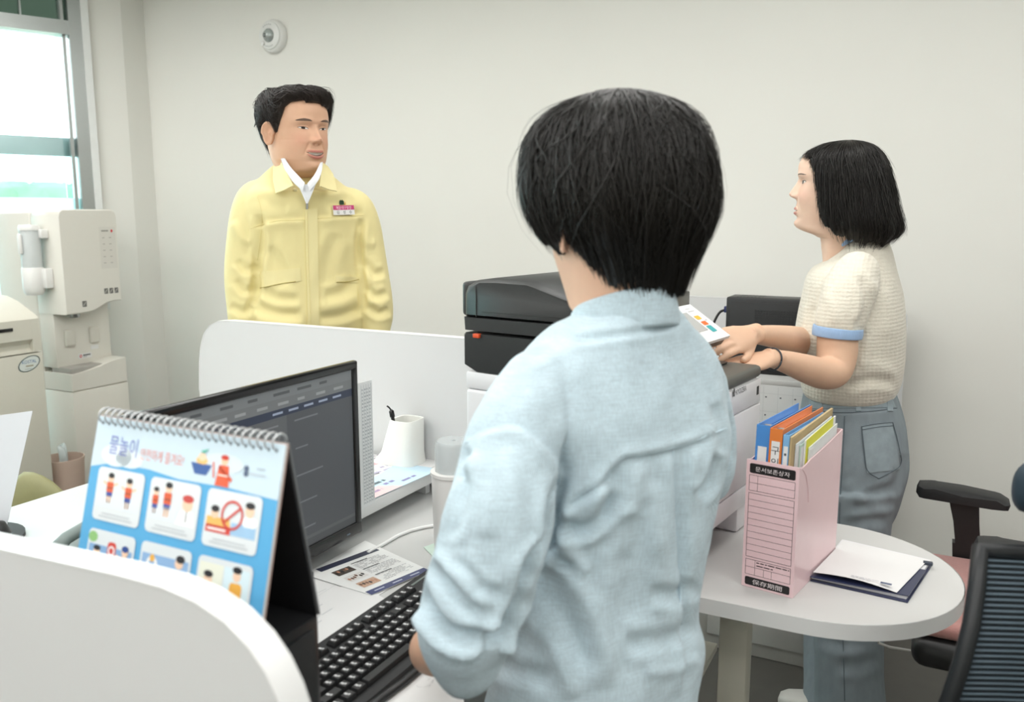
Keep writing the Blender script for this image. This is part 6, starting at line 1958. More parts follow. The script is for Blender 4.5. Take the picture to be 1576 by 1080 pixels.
st = [
    ([(1118, 659), (1063, 681), (1034, 690), (986, 700), (957, 706), (928, 738), (884, 766), (858, 788)], 5, .0035, 's'),       # yoke seam
    ([(1037, 690), (1040, 780), (1046, 870), (1050, 960), (1050, 1075)], 7, .0035, 's'),
    ([(1064, 684), (1058, 760), (1056, 850), (1058, 960)], 8, -.0035, 's'),
    ([(716, 682), (752, 664), (793, 659), (828, 680), (853, 706), (862, 735), (848, 766)], 6, .0030, 's'),                   # dropped shoulder seam
    ([(862, 735), (850, 790), (846, 832), (815, 868), (800, 926), (768, 975), (752, 1000)], 11, .011, 'v'),                   # arm against the body
    ([(856, 800), (890, 815), (925, 800), (955, 760)], 11, .008, 'v'),
    ([(858, 805), (880, 850), (905, 880)], 12, .006, 'r'),
    ([(862, 790), (900, 775), (935, 745)], 10, .006, 'r'),
    ([(850, 835), (862, 862), (880, 868)], 8, .006, 'v'),
    ([(880, 720), (868, 640), (855, 580), (850, 540)], 16, .004, 'r'),
    ([(644, 897), (662, 940), (695, 972), (755, 978), (795, 962)], 10, .009, 'v'),
    ([(640, 925), (660, 965), (700, 995), (750, 995), (785, 968)], 9, .007, 'r'),
    ([(654, 990), (690, 1010), (725, 1012), (762, 985), (782, 958)], 9, .008, 'v'),
    ([(663, 868), (695, 905), (716, 930), (738, 945)], 9, .005, 'v'),
    ([(668, 850), (705, 880), (735, 905)], 9, .004, 'r'),
    ([(700, 860), (735, 900), (770, 915)], 10, .004, 'v'),
    ([(705, 720), (712, 745), (705, 790), (690, 830)], 12, .005, 'v'),
    ([(720, 690), (705, 715), (700, 735)], 8, .007, 'v'),
    ([(730, 700), (745, 760), (750, 830)], 16, .0035, 'r'),
    ([(775, 690), (790, 770), (790, 850), (770, 910)], 18, .004, 'r'),
    ([(810, 870), (845, 900), (880, 960), (905, 1040)], 18, .006, 'v'),
    ([(800, 930), (840, 975), (870, 1030), (880, 1075)], 16, .006, 'r'),
    ([(880, 880), (920, 960), (935, 1060)], 20, .005, 'r'),
    ([(960, 790), (975, 860), (970, 960)], 22, .004, 'v'),
    ([(1000, 740), (1010, 820), (1012, 900)], 16, .0035, 'r'),
    ([(950, 720), (940, 790), (925, 850)], 14, .004, 'v'),
    ([(985, 712), (975, 790), (965, 860)], 12, .0035, 'r'),
    ([(1075, 900), (1040, 915), (1000, 912)], 12, .004, 'v'),
    ([(1072, 960), (1020, 985), (960, 990)], 14, .004, 'v'),
    ([(1076, 1010), (1030, 1030), (990, 1032)], 12, .004, 'r'),
    ([(740, 1000), (790, 1030), (850, 1045)], 14, .004, 'v'),
    ([(1108, 700), (1095, 740), (1072, 765)], 9, .006, 'v'),
    ([(1100, 620), (1112, 660), (1115, 700)], 12, .004, 'v'),
    ([(880, 524), (930, 518), (980, 511), (1040, 500)], 6, .003, 'v'),
    ([(800, 555), (845, 530), (880, 510)], 12, .003, 'v'),
]
V = folds(V, F, [(p, w, a_ * 1.35, k) for p, w, a_, k in st], 1.5); V = smooth(V, F, 1)
shirtVF = (V, F)
# skin
hp = ath(950, 333, hW + .005); MH = pose(fH, -.10, 0, 1.02)
Hv, Hf, Hc = make_head('#e2b89d', male=False, lip='#c4827a', neck=1.0)
Hv[:, 1] += .028 * np.interp(-Hv[:, 2], [.115, .19], [0, 1])
Hv = Hv @ MH.T + hp
fo_ = [(725, 970, .91, 40), (700, 992, .925, 40), (671, 1000, .965, 39), (668, 996, 1.03, 34), (684, 985, 1.10, 26), (700, 978, 1.15, 23)]
w1_ = ath(700, 978, 1.15); dirw = ath(740, 985, 1.24) - w1_
handL = place_hand(make_hand((.5, .5, .5, .5), s=.95, left=True), w1_, dirw, (-.5, .2, .8))
foreL, ffL = remesh([limb(fo_, 28, 40)] + handL, .0026, 3)
wR = ath(900, 960, 1.27)
foR = [(1078, 735, 1.22, 26), (1020, 820, 1.27, 27), (955, 900, 1.28, 25), (900, 960, 1.27, 22)]
handR = place_hand(make_hand((.5, .5, .5, .5), s=.95, left=False), wR, ath(830, 985, 1.24) - wR, (-.3, .5, .8))
foreR, ffR = remesh([limb(foR, 28, 40)] + handR, .0028, 3)
cW = ath(915, 1100, hW)
bodyW = [(Hv, Hf), (foreL, ffL), (foreR, ffR), trunk(shrink(rowsT, .2), fT, 40, 40), limb([(x, y, h, r * .62) for x, y, h, r in armL], 20, 30), limb([(x, y, h, r * .62) for x, y, h, r in armR], 20, 30)] + thin_legs(cW, fT, .8, .085)
w_blue = person((cW[0], cW[1], 0), 'person with short black hair in a pale blue linen shirt, seen from behind', bodyW, [Hc] + ['#dcae92', '#dcae92'] + ['#e2b89d'] * (len(bodyW) - 3))
shirt = wear('shirt', shirtVF, M_LINEN, w_blue, 'pale blue linen shirt with rolled sleeves and back pleat')
S_ = Surf(*shirtVF)
M_SEAM = mat('linen_seam', '#cbdfe9', .85, var=.1, vscale=90, bump=.3, bscale=500)
part('yoke_seam', S_.line(st[0][0], .0011, -.0002), M_SEAM, shirt, smooth='all')
part('pleat_edge', S_.line([(1036, 692), (1040, 780), (1045, 870), (1049, 960)], .0010, -.0002), M_SEAM, shirt, smooth='all')
part('shoulder_seam', S_.line(st[3][0], .0011, -.0002), M_SEAM, shirt, smooth='all')
# collar: folded band standing round the neck, higher at the nape
n = 64
a = np.linspace(-math.pi * .86, math.pi * .86, n) + math.pi      # open at the throat (u=0 is the front)
def cring(px, py, wpx, ratio, rise, h=hW - .005):
    P = ath(px, py, h); w = wpx * pxm(P); F_, R_, c, s = axes(P, fH); A = w / math.sqrt(c * c + (ratio * s) ** 2)
    x = np.cos(a) * A * ratio; q = np.sin(a) * A
    return P + x[:, None] * F_ + q[:, None] * R_ + (-rise * np.cos(a))[:, None] * np.array([0, 0, 1.0])
prof_c = [cring(959, 514, 86, .97, .018), cring(959, 509, 86.5, .97, .019), cring(959, 494, 84, .98, .021), cring(959, 478, 80, .98, .023), cring(959, 468, 78, .98, .024), cring(959, 464, 76, .97, .024), cring(959, 466, 73.5, .96, .024), cring(959, 480, 72, .95, .022), cring(959, 510, 78, .93, .018)]
Vc = np.concatenate(prof_c); Fc = [tuple(q) for q in grid_faces(len(prof_c), n, closed=False)]
Vc = Vc + vnormals(Vc, Fc) * (.0007 * waves(Vc, 50, 8, 8))[:, None]
co = wear('collar', (Vc, Fc), M_LINEN, shirt)
sol = co.modifiers.new('thickness', 'SOLIDIFY'); sol.thickness = .0025; sol.offset = 0
# rolled cuff
cuff = []
for k, (px, py, h, r) in enumerate([(722, 952, .888, 77), (719, 972, .890, 75), (718, 990, .895, 69), (719, 1008, .903, 60), (721, 1024, .912, 47), (722, 1034, .92, 30)]): cuff.append((px, py, h, r))
cv, cf = limb(cuff, 48, 16)
cv = cv + vnormals(cv, cf) * (.003 * waves(cv, 60, 8, 12))[:, None]
wear('rolled_cuff', (cv, cf), M_LINEN, shirt)
lp, sh, _, _ = legs(cW, fT, .82, .72, .125, .066, .058, .052, .07)
wear('trousers', remesh(lp, .008, 3), mat('charcoal_trousers', '#3b3d42', .8, var=.06, bump=.2, bscale=400), w_blue)
for s_ in sh: wear('shoe', s_, M_BLKM, w_blue)
# hair
rowsH = [(138, 942, 962), (141, 922, 985), (147, 902, 1003), (156, 880, 1022), (168, 859, 1041), (182, 842, 1056), (202, 828, 1070), (230, 817, 1080), (260, 811, 1086), (290, 808, 1089), (315, 809, 1088), (335, 813, 1085), (355, 821, 1078), (375, 834, 1070), (395, 848, 1063), (415, 862, 1056), (435, 874, 1050), (452, 884, 1044), (475, 894, 1038)]
def hemW(u):
    x = np.abs(u)
    return np.interp(x, [0, 35, 55, 70, 84, 96, 110, 125, 150, 180], [262, 270, 318, 372, 390, 370, 402, 434, 446, 446])
SW = Shell(rowsH, hW + .012, fH, 1.10, hemW)
hv = [shell_mesh(SW, 300, 70, .0024, 1, .03, inner=.02), strands(SW, 4200, 11, .0009, .0040, .02, .22, .18, m=8), strands(SW, 2400, 13, .0007, .0050, .03, .35, -.25, m=8), strands(SW, 600, 12, .0004, .008, .03, .45, .3, m=8)]
wear('hair', join(hv), M_HAIR, w_blue, 'short layered black hair')

# ================================================================== woman in cream knit top (profile)
fT2, fH2 = fdir(1310, 84), fdir(1300, 92)
h2 = 2.24
M_KNIT = mat('cream_pointelle_knit', '#ddd7c8', 0.9, var=.05, vscale=90, bump=.45, bscale=150, sheen=.3, wave=34)
M_TRIM = mat('light_blue_rib', '#9dbbe0', 0.85, var=.05, bump=.5, bscale=260, sheen=.2, stretch=(3, 3, .3))
rows2 = [(366, 1284, 1336, h2, .85, -.75), (376, 1274, 1348, h2, .80, -.6), (389, 1265, 1361, h2, .72, -.35), (404, 1257, 1370, h2, .66, -.1), (425, 1247, 1378, h2, .64, 0), (450, 1241, 1383, h2, .64, 0), (478, 1234, 1386, h2, .66, 0), (508, 1229, 1387, h2, .68, 0), (535, 1231, 1386, h2, .68, 0), (560, 1236, 1385, h2, .68, 0), (583, 1237, 1381, h2, .68, 0), (600, 1240, 1374, h2, .68, 0), (607, 1244, 1368, h2, .68, 0)]
slv = [(1322, 408, 2.12, 28), (1318, 425, 2.09, 36), (1308, 450, 2.07, 39), (1298, 478, 2.055, 38), (1291, 498, 2.05, 36), (1289, 506, 2.05, 35)]
slvR = [(1312, 412, 2.36, 26), (1296, 435, 2.40, 32), (1278, 470, 2.38, 33), (1262, 500, 2.34, 32)]
V, F = remesh([trunk(rows2, fT2, 90, 70), limb(slv, 36, 30), limb(slvR, 30, 24)], .0048, 5)
N_ = vnormals(V, F)
V = V + N_ * (.002 * waves(V, 26, 10, 5))[:, None]
st2 = [([(1324, 425), (1335, 455), (1332, 485), (1318, 505)], 7, .007, 'v'), ([(1325, 500), (1320, 540), (1300, 570)], 9, .005, 'v'),
       ([(1380, 590), (1340, 585), (1300, 596)], 8, .006, 'v'), ([(1376, 570), (1345, 560), (1322, 562)], 8, .004, 'r'),
       ([(1345, 430), (1362, 470), (1365, 520)], 12, .004, 'r'), ([(1252, 470), (1248, 495), (1252, 515)], 6, .005, 'v'), ([(1335, 395), (1352, 420), (1360, 450)], 10, .003, 'v'),
       ([(1300, 400), (1290, 420), (1275, 440)], 9, .003, 'v'), ([(1270, 450), (1282, 475), (1285, 500)], 8, .003, 'r')]
V = folds(V, F, st2, 2.6); topVF = (smooth(V, F, 1), F)
hp2 = ath(1290, 283, h2 - .02); MH2 = pose(fH2, .05, 0, 1.08)
Hv, Hf, Hc = make_head('#e8c6b0', male=False, lip='#c07a72', nose=.95, neck=.80, ears=False)
Hv[:, 2] = np.where(Hv[:, 2] > 0, Hv[:, 2] * .80, Hv[:, 2])
Hv = Hv @ MH2.T + hp2
SK = '#dcb599'
# near arm: elbow bent, hand on the printer rim
armN = [(1300, 470, 2.065, 30), (1290, 510, 2.05, 30), (1288, 545, 2.04, 30), (1282, 570, 2.02, 27), (1264, 574, 1.99, 24.5), (1240, 567, 1.95, 22), (1213, 558, 1.91, 18), (1190, 552, 1.875, 14.5), (1180, 550, 1.865, 15)]
wN = ath(1184, 552, 1.868)
handN = place_hand(make_hand((.10, .12, .15, .2), (.35, .55), s=.88, left=True), wN, ath(1128, 564, 1.80) - wN, (.10, -.25, 1.0))
aN, afN = remesh([limb(armN, 32, 60)] + handN, .0026, 3)
armF = [(1275, 490, 2.34, 28), (1256, 520, 2.26, 27), (1240, 527, 2.20, 24), (1215, 522, 2.10, 21), (1185, 517, 1.98, 17), (1160, 515, 1.89, 14), (1152, 515, 1.87, 14)]
wF = ath(1156, 515, 1.88)
handF = place_hand(make_hand((.30, .34, .36, .42), (.55, -.15), s=.88, left=False), wF, ath(1100, 532, 1.80) - wF, (.55, -.55, .65))
aF, afF = remesh([limb(armF, 32, 60)] + handF, .0026, 3)
rows2j = [(594, 1243, 1370, h2, .70, 0), (606, 1241, 1374, h2, .72, 0), (625, 1238, 1380, h2, .74, 0), (655, 1234, 1388, h2, .77, 0), (690, 1230, 1392, h2, .78, 0), (720, 1229, 1391, h2, .78, 0), (750, 1231, 1384, h2, .76, 0), (780, 1234, 1374, h2, .74, 0), (800, 1240, 1364, h2, .70, 0)]
legN = [(1304, 745, 2.17, 72), (1302, 800, 2.165, 66), (1304, 860, 2.16, 58), (1306, 930, 2.155, 52), (1306, 1000, 2.14, 50), (1308, 1070, 2.12, 51), (1312, 1128, 2.10, 54)]
legF = [(1302, 745, 2.31, 68), (1300, 800, 2.32, 62), (1290, 860, 2.33, 54), (1284, 930, 2.34, 48), (1285, 1000, 2.27, 46), (1286, 1060, 2.21, 47), (1288, 1090, 2.18, 50)]
V, F = remesh([trunk(rows2j, fT2, 80, 50), limb(legN, 40, 60), limb(legF, 36, 60)], .0052, 6)
N_ = vnormals(V, F); V = V + N_ * (.0018 * waves(V, 30, 10, 15))[:, None]
stj = [([(1240, 628), (1300, 634), (1345, 632), (1382, 628)], 4, .0030, 's'), ([(1392, 700), (1380, 745), (1350, 760), (1330, 770)], 9, .007, 'v'),
       ([(1378, 770), (1345, 778), (1310, 782)], 8, .006, 'v'), ([(1365, 800), (1335, 800), (1300, 810)], 8, .005, 'v'), ([(1300, 740), (1320, 765), (1352, 770)], 9, .005, 'r'),
       ([(1260, 980), (1290, 990), (1330, 985)], 10, .004, 'v'), ([(1352, 1010), (1320, 1025), (1290, 1022)], 10, .004, 'v'), ([(1355, 950), (1330, 965), (1300, 960)], 9, .004, 'r')]
V = folds(V, F, stj, 2.7); jeansVF = (smooth(V, F, 1), F)
c2 = ath(1305, 700, h2)
bodyR = [(Hv, Hf), (aN, afN), (aF, afF), trunk(shrink(rows2, .22), fT2, 40, 30), trunk(shrink(rows2j, .2), fT2, 40, 20), limb([(x, y, h, r * .7) for x, y, h, r in legN], 20, 24), limb([(x, y, h, r * .7) for x, y, h, r in legF], 20, 24)]
w_knit = person((c2[0], c2[1], 0), 'person with black bob in cream knit top and grey jeans holding the printer panel', bodyR, [Hc, SK, SK] + [SK] * 4)
top_ = wear('knit_top', topVF, M_KNIT, w_knit, 'cream short-sleeved knit top with light blue trims')
jeans = wear('jeans', jeansVF, mat('grey_denim', '#89949a', .85, var=.14, vscale=35, bump=.4, bscale=900, stretch=(1, 1, .5)), w_knit, 'grey-blue denim jeans')
# blue ribbed sleeve hems and neckband
def band(rows, n=40, m=8):
    return limb(rows, n, m)
wear('sleeve_trim', band([(1290, 503, 2.05, 36.6), (1289, 510, 2.05, 37.4), (1288, 518, 2.05, 36.6)]), M_TRIM, top_)
wear('sleeve_trim', band([(1264, 497, 2.343, 32.5), (1261, 502, 2.338, 33), (1258, 508, 2.332, 32.5)]), M_TRIM, top_)
a = np.linspace(0, 2 * math.pi, 60, endpoint=False)
P = ath(1308, 371, h2); F_, R_, c, s = axes(P, fT2); w = 35 * pxm(P)
nb_ = np.array([P + F_ * (math.cos(q) * w * .98) + R_ * (math.sin(q) * w * 1.3) + np.array([0, 0, -.034 * math.cos(q)]) for q in a])
mb = MB(); k = 8
rings = [np.array([p + .0062 * (math.cos(b) * (p - P) / np.linalg.norm(p - P) * .55 + math.sin(b) * np.array([0, 0, 1.2])) for p in nb_]) for b in np.linspace(0, 2 * math.pi, 10)]
wear('neckband', (np.concatenate(rings), [tuple(q) for q in grid_faces(10, 60)]), M_TRIM, top_)
# jeans details
J = Surf(*jeansVF)
M_STI = mat('denim_stitch', '#5d686f', .8)
M_DEN2 = mat('grey_denim_pocket', '#94a1a7', .85, var=.14, vscale=40, bump=.4, bscale=900)
pk = part('back_pocket', J.patch([(1326, 655), (1372, 650), (1385, 722), (1334, 728)], 8, 10, .0010, .0012), M_DEN2, jeans, smooth=50)
for pl in ([(1326, 656), (1350, 652), (1373, 650)], [(1326, 656), (1329, 690), (1334, 722), (1352, 736)], [(1373, 650), (1383, 690), (1384, 716), (1352, 736)], [(1327, 661), (1350, 657), (1373, 655)]):
    part('stitching', J.line(pl, .0011, .0022), M_STI, pk, smooth='all')
part('waist_seam', J.line([(1242, 630), (1290, 635), (1340, 633), (1380, 628)], .0013, .0006), M_STI, jeans, smooth='all')
part('waistband', J.patch([(1246, 606), (1370, 606), (1379, 627), (1244, 629)], 26, 4, .0008, .0016), M_DEN2, jeans, smooth=50)
for x in (1320, 1368, 1262):
    part('belt_loop', J.patch([(x - 4, 601), (x + 4, 601), (x + 5, 633), (x - 3, 633)], 3, 8, .002, .0016), M_DEN2, jeans, smooth=50)
part('side_seam', J.line([(1300, 640), (1296, 720), (1292, 800), (1294, 900), (1298, 1000), (1300, 1078)], .0012, .0004), M_STI, jeans, smooth='all')
part('front_pocket_seam', J.line([(1250, 640), (1262, 655), (1282, 662), (1298, 660)], .0012, .0005), M_STI, jeans, smooth='all')
hq1, hq2 = ath(1312, 1125, 2.10), ath(1294, 1100, 2.165)
for q in (hq1, hq2): wear('shoe', shoe((q[0], q[1]), fT2, .24, .042), mat('white_trainer', '#d8d6d0', .5), w_knit)
# hair tie on the wrist
q0, q1 = ath(1188, 553, 1.873), ath(1200, 556, 1.89)
T_ = q1 - q0; T_ /= np.linalg.norm(T_); u_ = np.cross(T_, (0, 0, 1)); u_ /= np.linalg.norm(u_); v_ = np.cross(u_, T_)
rp = 17.5 * pxm(q0)
ringp = np.array([q0 + rp * (math.cos(b) * u_ + math.sin(b) * v_) for b in np.linspace(0, 2 * math.pi, 33)])
htb = MB().tube(ringp, .0019, 8)
wear('hair_tie', (np.concatenate(htb.v), htb.f), mat('dark_elastic', '#3b3f45', .7), w_knit)
rowsB = [(216, 1298, 1314), (219, 1281, 1328), (226, 1262, 1341), (236, 1248, 1350), (250, 1239, 1357), (270, 1236, 1363), (292, 1236, 1368), (315, 1235, 1372), (335, 1235, 1377), (348, 1236, 1381), (358, 1240, 1380), (368, 1250, 1372), (378, 1262, 1360), (392, 1270, 1350)]
def hemB(u):
    x = np.abs(u)
    return np.interp(x, [0, 38, 50, 58, 66, 80, 110, 140, 165, 180], [243, 246, 268, 335, 352, 366, 376, 374, 364, 360])
SB = Shell(rowsB, h2 - .02, fH2, 1.06, hemB, e=2.3)
hv = [shell_mesh(SB, 260, 64, .0015, 21, .03, inner=.008), strands(SB, 4200, 22, .0009, .003, .06, .10, 0, m=8, flick=.008), strands(SB, 900, 23, .0007, .005, .08, .18, 0, m=8, flick=.014)]
wear('hair', join(hv), M_HAIR, w_knit, 'black chin-length bob')

# ================================================================== man in the yellow jacket
fT3, fH3 = fdir(470, 197), fdir(460, 214)
h3 = 2.57
M_YEL = mat('pale_yellow_poplin', '#e6d99e', 0.75, var=.02, vscale=30, bump=.22, bscale=700, sheen=.15)
rows3 = [(262, 434, 498, h3, .85, -1.0), (268, 424, 508, h3, .80, -.75), (276, 408, 522, h3, .72, -.45), (288, 392, 540, h3, .62, -.15), (302, 383, 552, h3, .58, 0), (330, 380, 557, h3, .58, 0), (370, 388, 556, h3, .60, 0), (410, 393, 553, h3, .62, 0), (450, 390, 555, h3, .64, 0), (480, 386, 560, h3, .66, 0), (500, 392, 562, h3, .64, 0), (513, 398, 560, h3, .62, 0), (540, 398, 560, h3, .62, 0)]
aL = [(408, 292, 2.540, 22), (394, 310, 2.530, 29), (385, 345, 2.520, 31), (379, 390, 2.520, 30), (376, 430, 2.510, 29), (375, 465, 2.500, 27), (375, 500, 2.490, 24), (376, 525, 2.480, 21)]
aR = [(527, 300, 2.610, 17), (547, 315, 2.620, 25), (557, 345, 2.630, 28), (565, 390, 2.630, 28), (572, 430, 2.620, 28), (577, 462, 2.610, 27), (580, 488, 2.600, 24), (580, 505, 2.590, 20), (579, 518, 2.590, 19)]
V, F = remesh([trunk(rows3, fT3, 96, 80), limb(aL, 40, 50), limb(aR, 40, 50)], 0.0050, 12)
N_ = vnormals(V, F); V = V + N_ * (.0022 * waves(V, 22, 12, 35))[:, None]
st3 = [([(398, 330), (402, 370), (398, 410), (392, 470)], 7, .009, 'v'), ([(556, 335), (553, 380), (557, 430), (560, 480)], 6, .008, 'v'),
       ([(392, 352), (420, 341), (470, 338)], 4, .0035, 's'), ([(487, 336), (525, 334), (560, 331)], 4, .0035, 's'),
       ([(365, 400), (380, 415), (396, 410)], 6, .005, 'v'), ([(362, 430), (378, 448), (393, 440)], 6, .005, 'v'), ([(355, 470), (375, 480), (388, 470)], 6, .004, 'v'), ([(358, 340), (372, 365), (390, 372)], 7, .004, 'r'),
       ([(560, 400), (575, 420), (592, 418)], 6, .005, 'v'), ([(562, 440), (578, 455), (597, 450)], 6, .005, 'v'), ([(565, 470), (582, 482), (600, 476)], 6, .006, 'v'), ([(552, 350), (565, 372), (578, 376)], 7, .004, 'r'),
       ([(395, 470), (420, 480), (465, 484)], 8, .006, 'v'), ([(395, 492), (430, 500), (470, 498)], 7, .005, 'r'), ([(490, 490), (525, 486), (556, 474)], 7, .005, 'v'), ([(485, 470), (520, 468), (550, 455)], 8, .004, 'r'),
       ([(410, 380), (430, 410), (440, 440)], 10, .004, 'v'), ([(520, 360), (505, 400), (500, 440)], 10, .004, 'v'), ([(400, 300), (420, 315), (445, 320)], 9, .003, 'v'), ([(540, 300), (520, 312), (500, 318)], 9, .003, 'v'),
       ([(405, 445), (425, 460), (460, 462)], 8, .004, 'v'), ([(545, 430), (525, 450), (500, 455)], 8, .004, 'v')]
V = folds(V, F, [(p, w, a_ * 1.5, k) for p, w, a_, k in st3], 3.0); jackVF = (smooth(V, F, 1), F)
hp3 = ath(456, 200, h3); MH3 = pose(fH3, -.02, .02, 1.09)
Hv, Hf, Hc = make_head('#d9ad90', male=True, smile=True, jaw=1.14, nose=1.05, gaze=.0012, neck=.86)
Hv[:, 2] = np.where(Hv[:, 2] > 0, Hv[:, 2] * .88, Hv[:, 2])
Hl = Hv.copy(); Hv = Hv @ MH3.T + hp3
wl_, wr_ = ath(376, 528, 2.48), ath(579, 520, 2.59)
hl = place_hand(make_hand((.3, .35, .4, .45), s=1.05, left=True), wl_, (0, 0, -1), (-.9, -.2, 0))
hr_ = place_hand(make_hand((.3, .35, .4, .45), s=1.05, left=False), wr_, (0, 0, -1), (.9, .2, 0))
c3 = ath(472, 520, h3)
al, afl = remesh([limb([(375, 480, 2.495, 16), (376, 510, 2.485, 15), (376, 532, 2.48, 14)], 20, 10)] + hl, .003, 2)
ar, afr = remesh([limb([(580, 480, 2.60, 16), (580, 505, 2.592, 15), (579, 524, 2.59, 14)], 20, 10)] + hr_, .003, 2)
bodyM = [(Hv, Hf), (al, afl), (ar, afr), trunk(shrink(rows3, .2), fT3, 40, 30), limb([(x, y, h, r * .5) for x, y, h, r in aL[1:]], 20, 24), limb([(x, y, h, r * .5) for x, y, h, r in aR[1:]], 20, 24)] + thin_legs(c3, fT3, .95, .095)
man = person((c3[0], c3[1], 0), 'person in a pale yellow work jacket smiling behind the white divider', bodyM, [Hc, '#d9ad90', '#d9ad90'] + ['#d9ad90'] * (len(bodyM) - 3))
jacket = wear('jacket', jackVF, M_YEL, man, 'pale yellow zipped work jacket with chest flaps')
lp, sh, _, _ = legs(c3, fT3, 1.02, .84, .19, .098, .075, .065, .10)
wear('trousers', remesh(lp, .009, 3), mat('grey_trousers', '#4a4d52', .8, var=.05, bump=.2, bscale=400), man)
for s_ in sh: wear('shoe', s_, M_BLKG, man)
K = Surf(*jackVF)
M_YEL2 = mat('pale_yellow_flap', '#e8dca4', 0.75, var=.02, vscale=30, bump=.2, bscale=700)
M_YST = mat('yellow_seam', '#e6d99e', .8)
part('zip_placket', K.patch([(469, 322), (488, 320), (491, 512), (474, 514)], 4, 30, .0015, .0022), M_YEL2, jacket, smooth=50)
part('placket_stitch', K.line([(472, 325), (474, 400), (477, 470), (478, 508)], .0011, .0040), M_YST, jacket, smooth='all')
part('seam', K.line([(386, 351), (420, 341), (445, 339), (469, 338)], .0014, .0004), M_YST, jacket, smooth='all')
part('seam', K.line([(489, 336), (525, 334), (560, 331)], .0014, .0004), M_YST, jacket, smooth='all')
part('zip_pull', K.patch([(470.5, 310), (473.5, 310), (473.5, 322), (470.5, 322)], 2, 4, .003, .002), M_CHROME, jacket)
for q, pl in (([(400, 418), (462, 412), (464, 432), (401, 442)], [(401, 443), (430, 437), (455, 433)]), ([(516, 424), (551, 426), (551, 435), (516, 434)], [(518, 434), (535, 433), (552, 430)])):
    w_ = part('pocket_welt', K.patch(q, 10, 4, .0006, .0012), M_YEL2, jacket, smooth=50)
    part('pocket_zip', K.line(pl, .0016, .0014), mat('zip_grey_yellow', '#b9a968', .5), w_, smooth='all')
part('shoulder_seam', K.line([(396, 300), (403, 330), (400, 370), (396, 400)], .0011, .0003), M_YST, jacket, smooth='all')
# collar leaves
def leaf(pts, h):
    P = [ath(x, y, h + dh) for x, y, dh in pts]
    n_ = np.cross(P[1] - P[0], P[2] - P[0]); n_ /= np.linalg.norm(n_)
    if n_ @ (CAMP - P[0]) < 0: n_ = -n_; P = P[::-1]
    k = len(P); c = sum(P) / k + n_ * .004
    V = P + [c] + [p - n_ * .003 for p in P] + [c - n_ * .003]
    F = [(i, (i + 1) % k, k) for i in range(k)] + [(k + 1 + (i + 1) % k, k + 1 + i, 2 * k + 1) for i in range(k)] + [(i, k + 1 + i, k + 1 + (i + 1) % k, (i + 1) % k) for i in range(k)]
    F = [q[::-1] for q in F] if False else F
    return MB().add(V, F)
part('collar', leaf([(431, 245, -.03), (420, 257, -.03), (420, 278, -.105), (424, 297, -.145), (437, 292, -.155), (451, 285, -.16), (442, 268, -.145), (434, 252, -.09)], h3), M_YEL2, jacket, smooth=50)
part('collar', leaf([(496, 249, -.03), (505, 256, -.02), (513, 268, -.055), (519, 294, -.10), (506, 291, -.125), (493, 286, -.15), (494, 270, -.125), (495, 256, -.08)], h3), M_YEL2, jacket, smooth=50)
M_SHIRT = mat('white_cotton', '#dcdee1', .75, var=.015, bump=.15, bscale=700)
def strip3(A, B, h, th=.003):
    a = resample([(x, y, d) for x, y, d in A], 12); b = resample([(x, y, d) for x, y, d in B], 12)
    P = [ath(x, y, h + d) for x, y, d in a] + [ath(x, y, h + d) for x, y, d in b]
    n = 12; m = [(p + q) / 2 + (CAMP - p) / np.linalg.norm(CAMP - p) * .003 for p, q in zip(P[:n], P[n:])]
    P = np.array(P[:n] + m + P[n:]); back = P - (CAMP - P) / np.linalg.norm(CAMP - P, axis=1)[:, None] * th
    F = [tuple(q) for q in grid_faces(3, n, closed=False)]; k = 3 * n
    F2 = [tuple(i + k for i in q[::-1]) for q in F]
    rim = list(range(n)) + [2 * n - 1] + list(range(3 * n - 1, 2 * n - 1, -1)) + [n]
    F3 = [(x, y, y + k, x + k) for x, y in zip(rim, rim[1:] + rim[:1])]
    return MB().add(np.concatenate([P, back]), F + F2 + F3)
ws_ = part('white_shirt', strip3([(458, 284, -.150), (463, 294, -.156), (471, 313, -.158)], [(486, 283, -.150), (481, 296, -.156), (474, 313, -.158)], h3), M_SHIRT, man, smooth=60)
part('shirt_collar', strip3([(432, 244, -.07), (438, 260, -.120), (450, 279, -.152), (466, 294, -.166)], [(438, 243, -.075), (448, 258, -.118), (460, 271, -.148), (469, 281, -.158)], h3), M_SHIRT, ws_, smooth=60)
part('shirt_collar', strip3([(497, 249, -.06), (495, 264, -.115), (489, 279, -.148), (476, 294, -.166)], [(493, 250, -.07), (486, 265, -.125), (480, 274, -.150), (473, 282, -.158)], h3), M_SHIRT, ws_, smooth=60)
pb, nbt = K.hit(454, 293, .004)
bt = MB().tube(np.array([pb - nbt * .004, pb, pb + nbt * .002]), [.006, .006, .004], 14)
part('snap_button', bt, mat('cream_button', '#e9dfb0', .3), jacket)
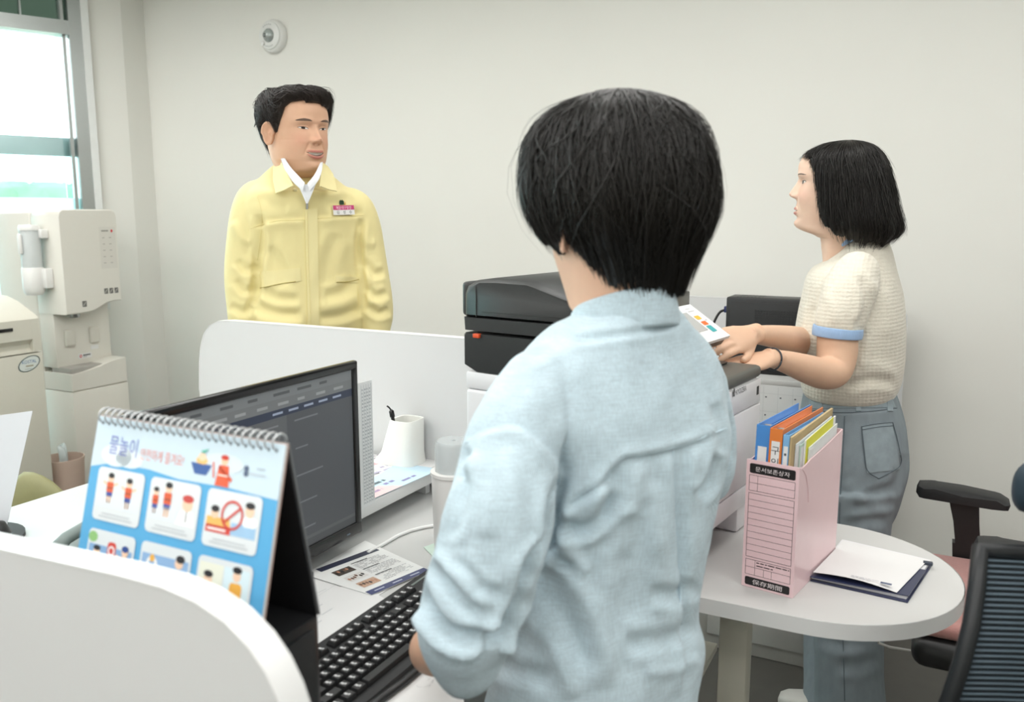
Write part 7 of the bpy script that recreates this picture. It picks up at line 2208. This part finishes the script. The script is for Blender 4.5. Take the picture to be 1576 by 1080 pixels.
# name tag and pin
tg = thing('name_tag', tuple(K.hit(528, 324, .004)[0]), 'pink and white name tag pinned on the yellow jacket', 'name tag')
tl, n1 = K.hit(512.5, 316.5, .004); tr_, _ = K.hit(544.5, 316.0, .004); bl, _ = K.hit(512.0, 331.5, .004)
Ux = tr_ - tl; Wd = np.linalg.norm(Ux); Ux /= Wd; Uz = tl - bl; Uz -= Ux * (Uz @ Ux); Hd = np.linalg.norm(Uz); Uz /= Hd
Nn_ = np.cross(Ux, Uz); O_ = bl + Nn_ * .004
part('plate', MB().prism([(0, 0), (Wd, 0), (Wd, Hd), (0, Hd)], O_ - Nn_ * .003, Ux, Uz, .003), M_WPL, tg)
pr = Print(O_, Ux, Uz, .00015)
pr.rect(0, Hd * .52, Wd, Hd, '#c8447a').up()
pr.text('해운대구청장', Wd / 2, Hd * .62, Hd * .36, '#f6dbe6', 'c', width=Wd * .74)
for k, ch_ in enumerate('김성수'): pr.text(ch_, Wd * (.2 + .3 * k), Hd * .12, Hd * .40, '#222222', 'c')
pr.build('tag_print', tg, M_PRINT)['kind'] = 'stuff'
pc_, pn_ = K.hit(525, 312, .003)
pn = thing('lapel_pin', tuple(pc_), 'tiny dark green emblem pin above the name tag', 'pin')
pm_ = MB().prism([(-.008, -.006), (.006, -.006), (.007, .003), (.002, .008), (-.001, .005), (-.004, .008), (-.008, .003)], pc_, Ux, Uz, .002)
part('emblem', pm_, mat('dark_green_enamel', '#23412c', .3), pn)
part('accent', MB().prism([(.008, -.006), (.013, -.006), (.011, .002)], pc_, Ux, Uz, .002), mat('orange_enamel', '#d9a24a', .3), pn)
# hair on the head form
def hem3(u):
    x = np.abs(u)
    return np.interp(x, [0, 25, 38, 50, 62, 72, 80, 88, 100, 112, 125, 150, 180], [.074, .072, .069, .066, .050, .012, -.012, .016, .022, .010, -.035, -.075, -.080]) + np.where((u > -62) & (u < -18), .007, 0) - np.where((u > 15) & (u < 50), .006, 0)
def thick3(u, z, v):
    x = np.abs(u)
    t_ = np.interp(z, [-.08, -.03, .02, .06, .09, .118], [.004, .007, .010, .014, .018, .017])
    return t_ * np.clip((1.04 - v) * 7, .12, 1) * np.where(x < 60, 1.15, 1.0)
S3 = HeadShell(hem3, thick3, MH3, hp3, .88)
hv = [shell_mesh(S3, 240, 54, .0016, 31, .006, inner=.006), strands(S3, 3000, 32, .0009, .0035, .05, .2, .5, m=7), strands(S3, 1500, 34, .0008, .005, .06, .3, .8, m=7), strands(S3, 300, 33, .0006, .009, .02, .4, .5, m=7)]
wear('hair', join(hv), M_HAIR2, man, 'short dark brown hair swept to one side')
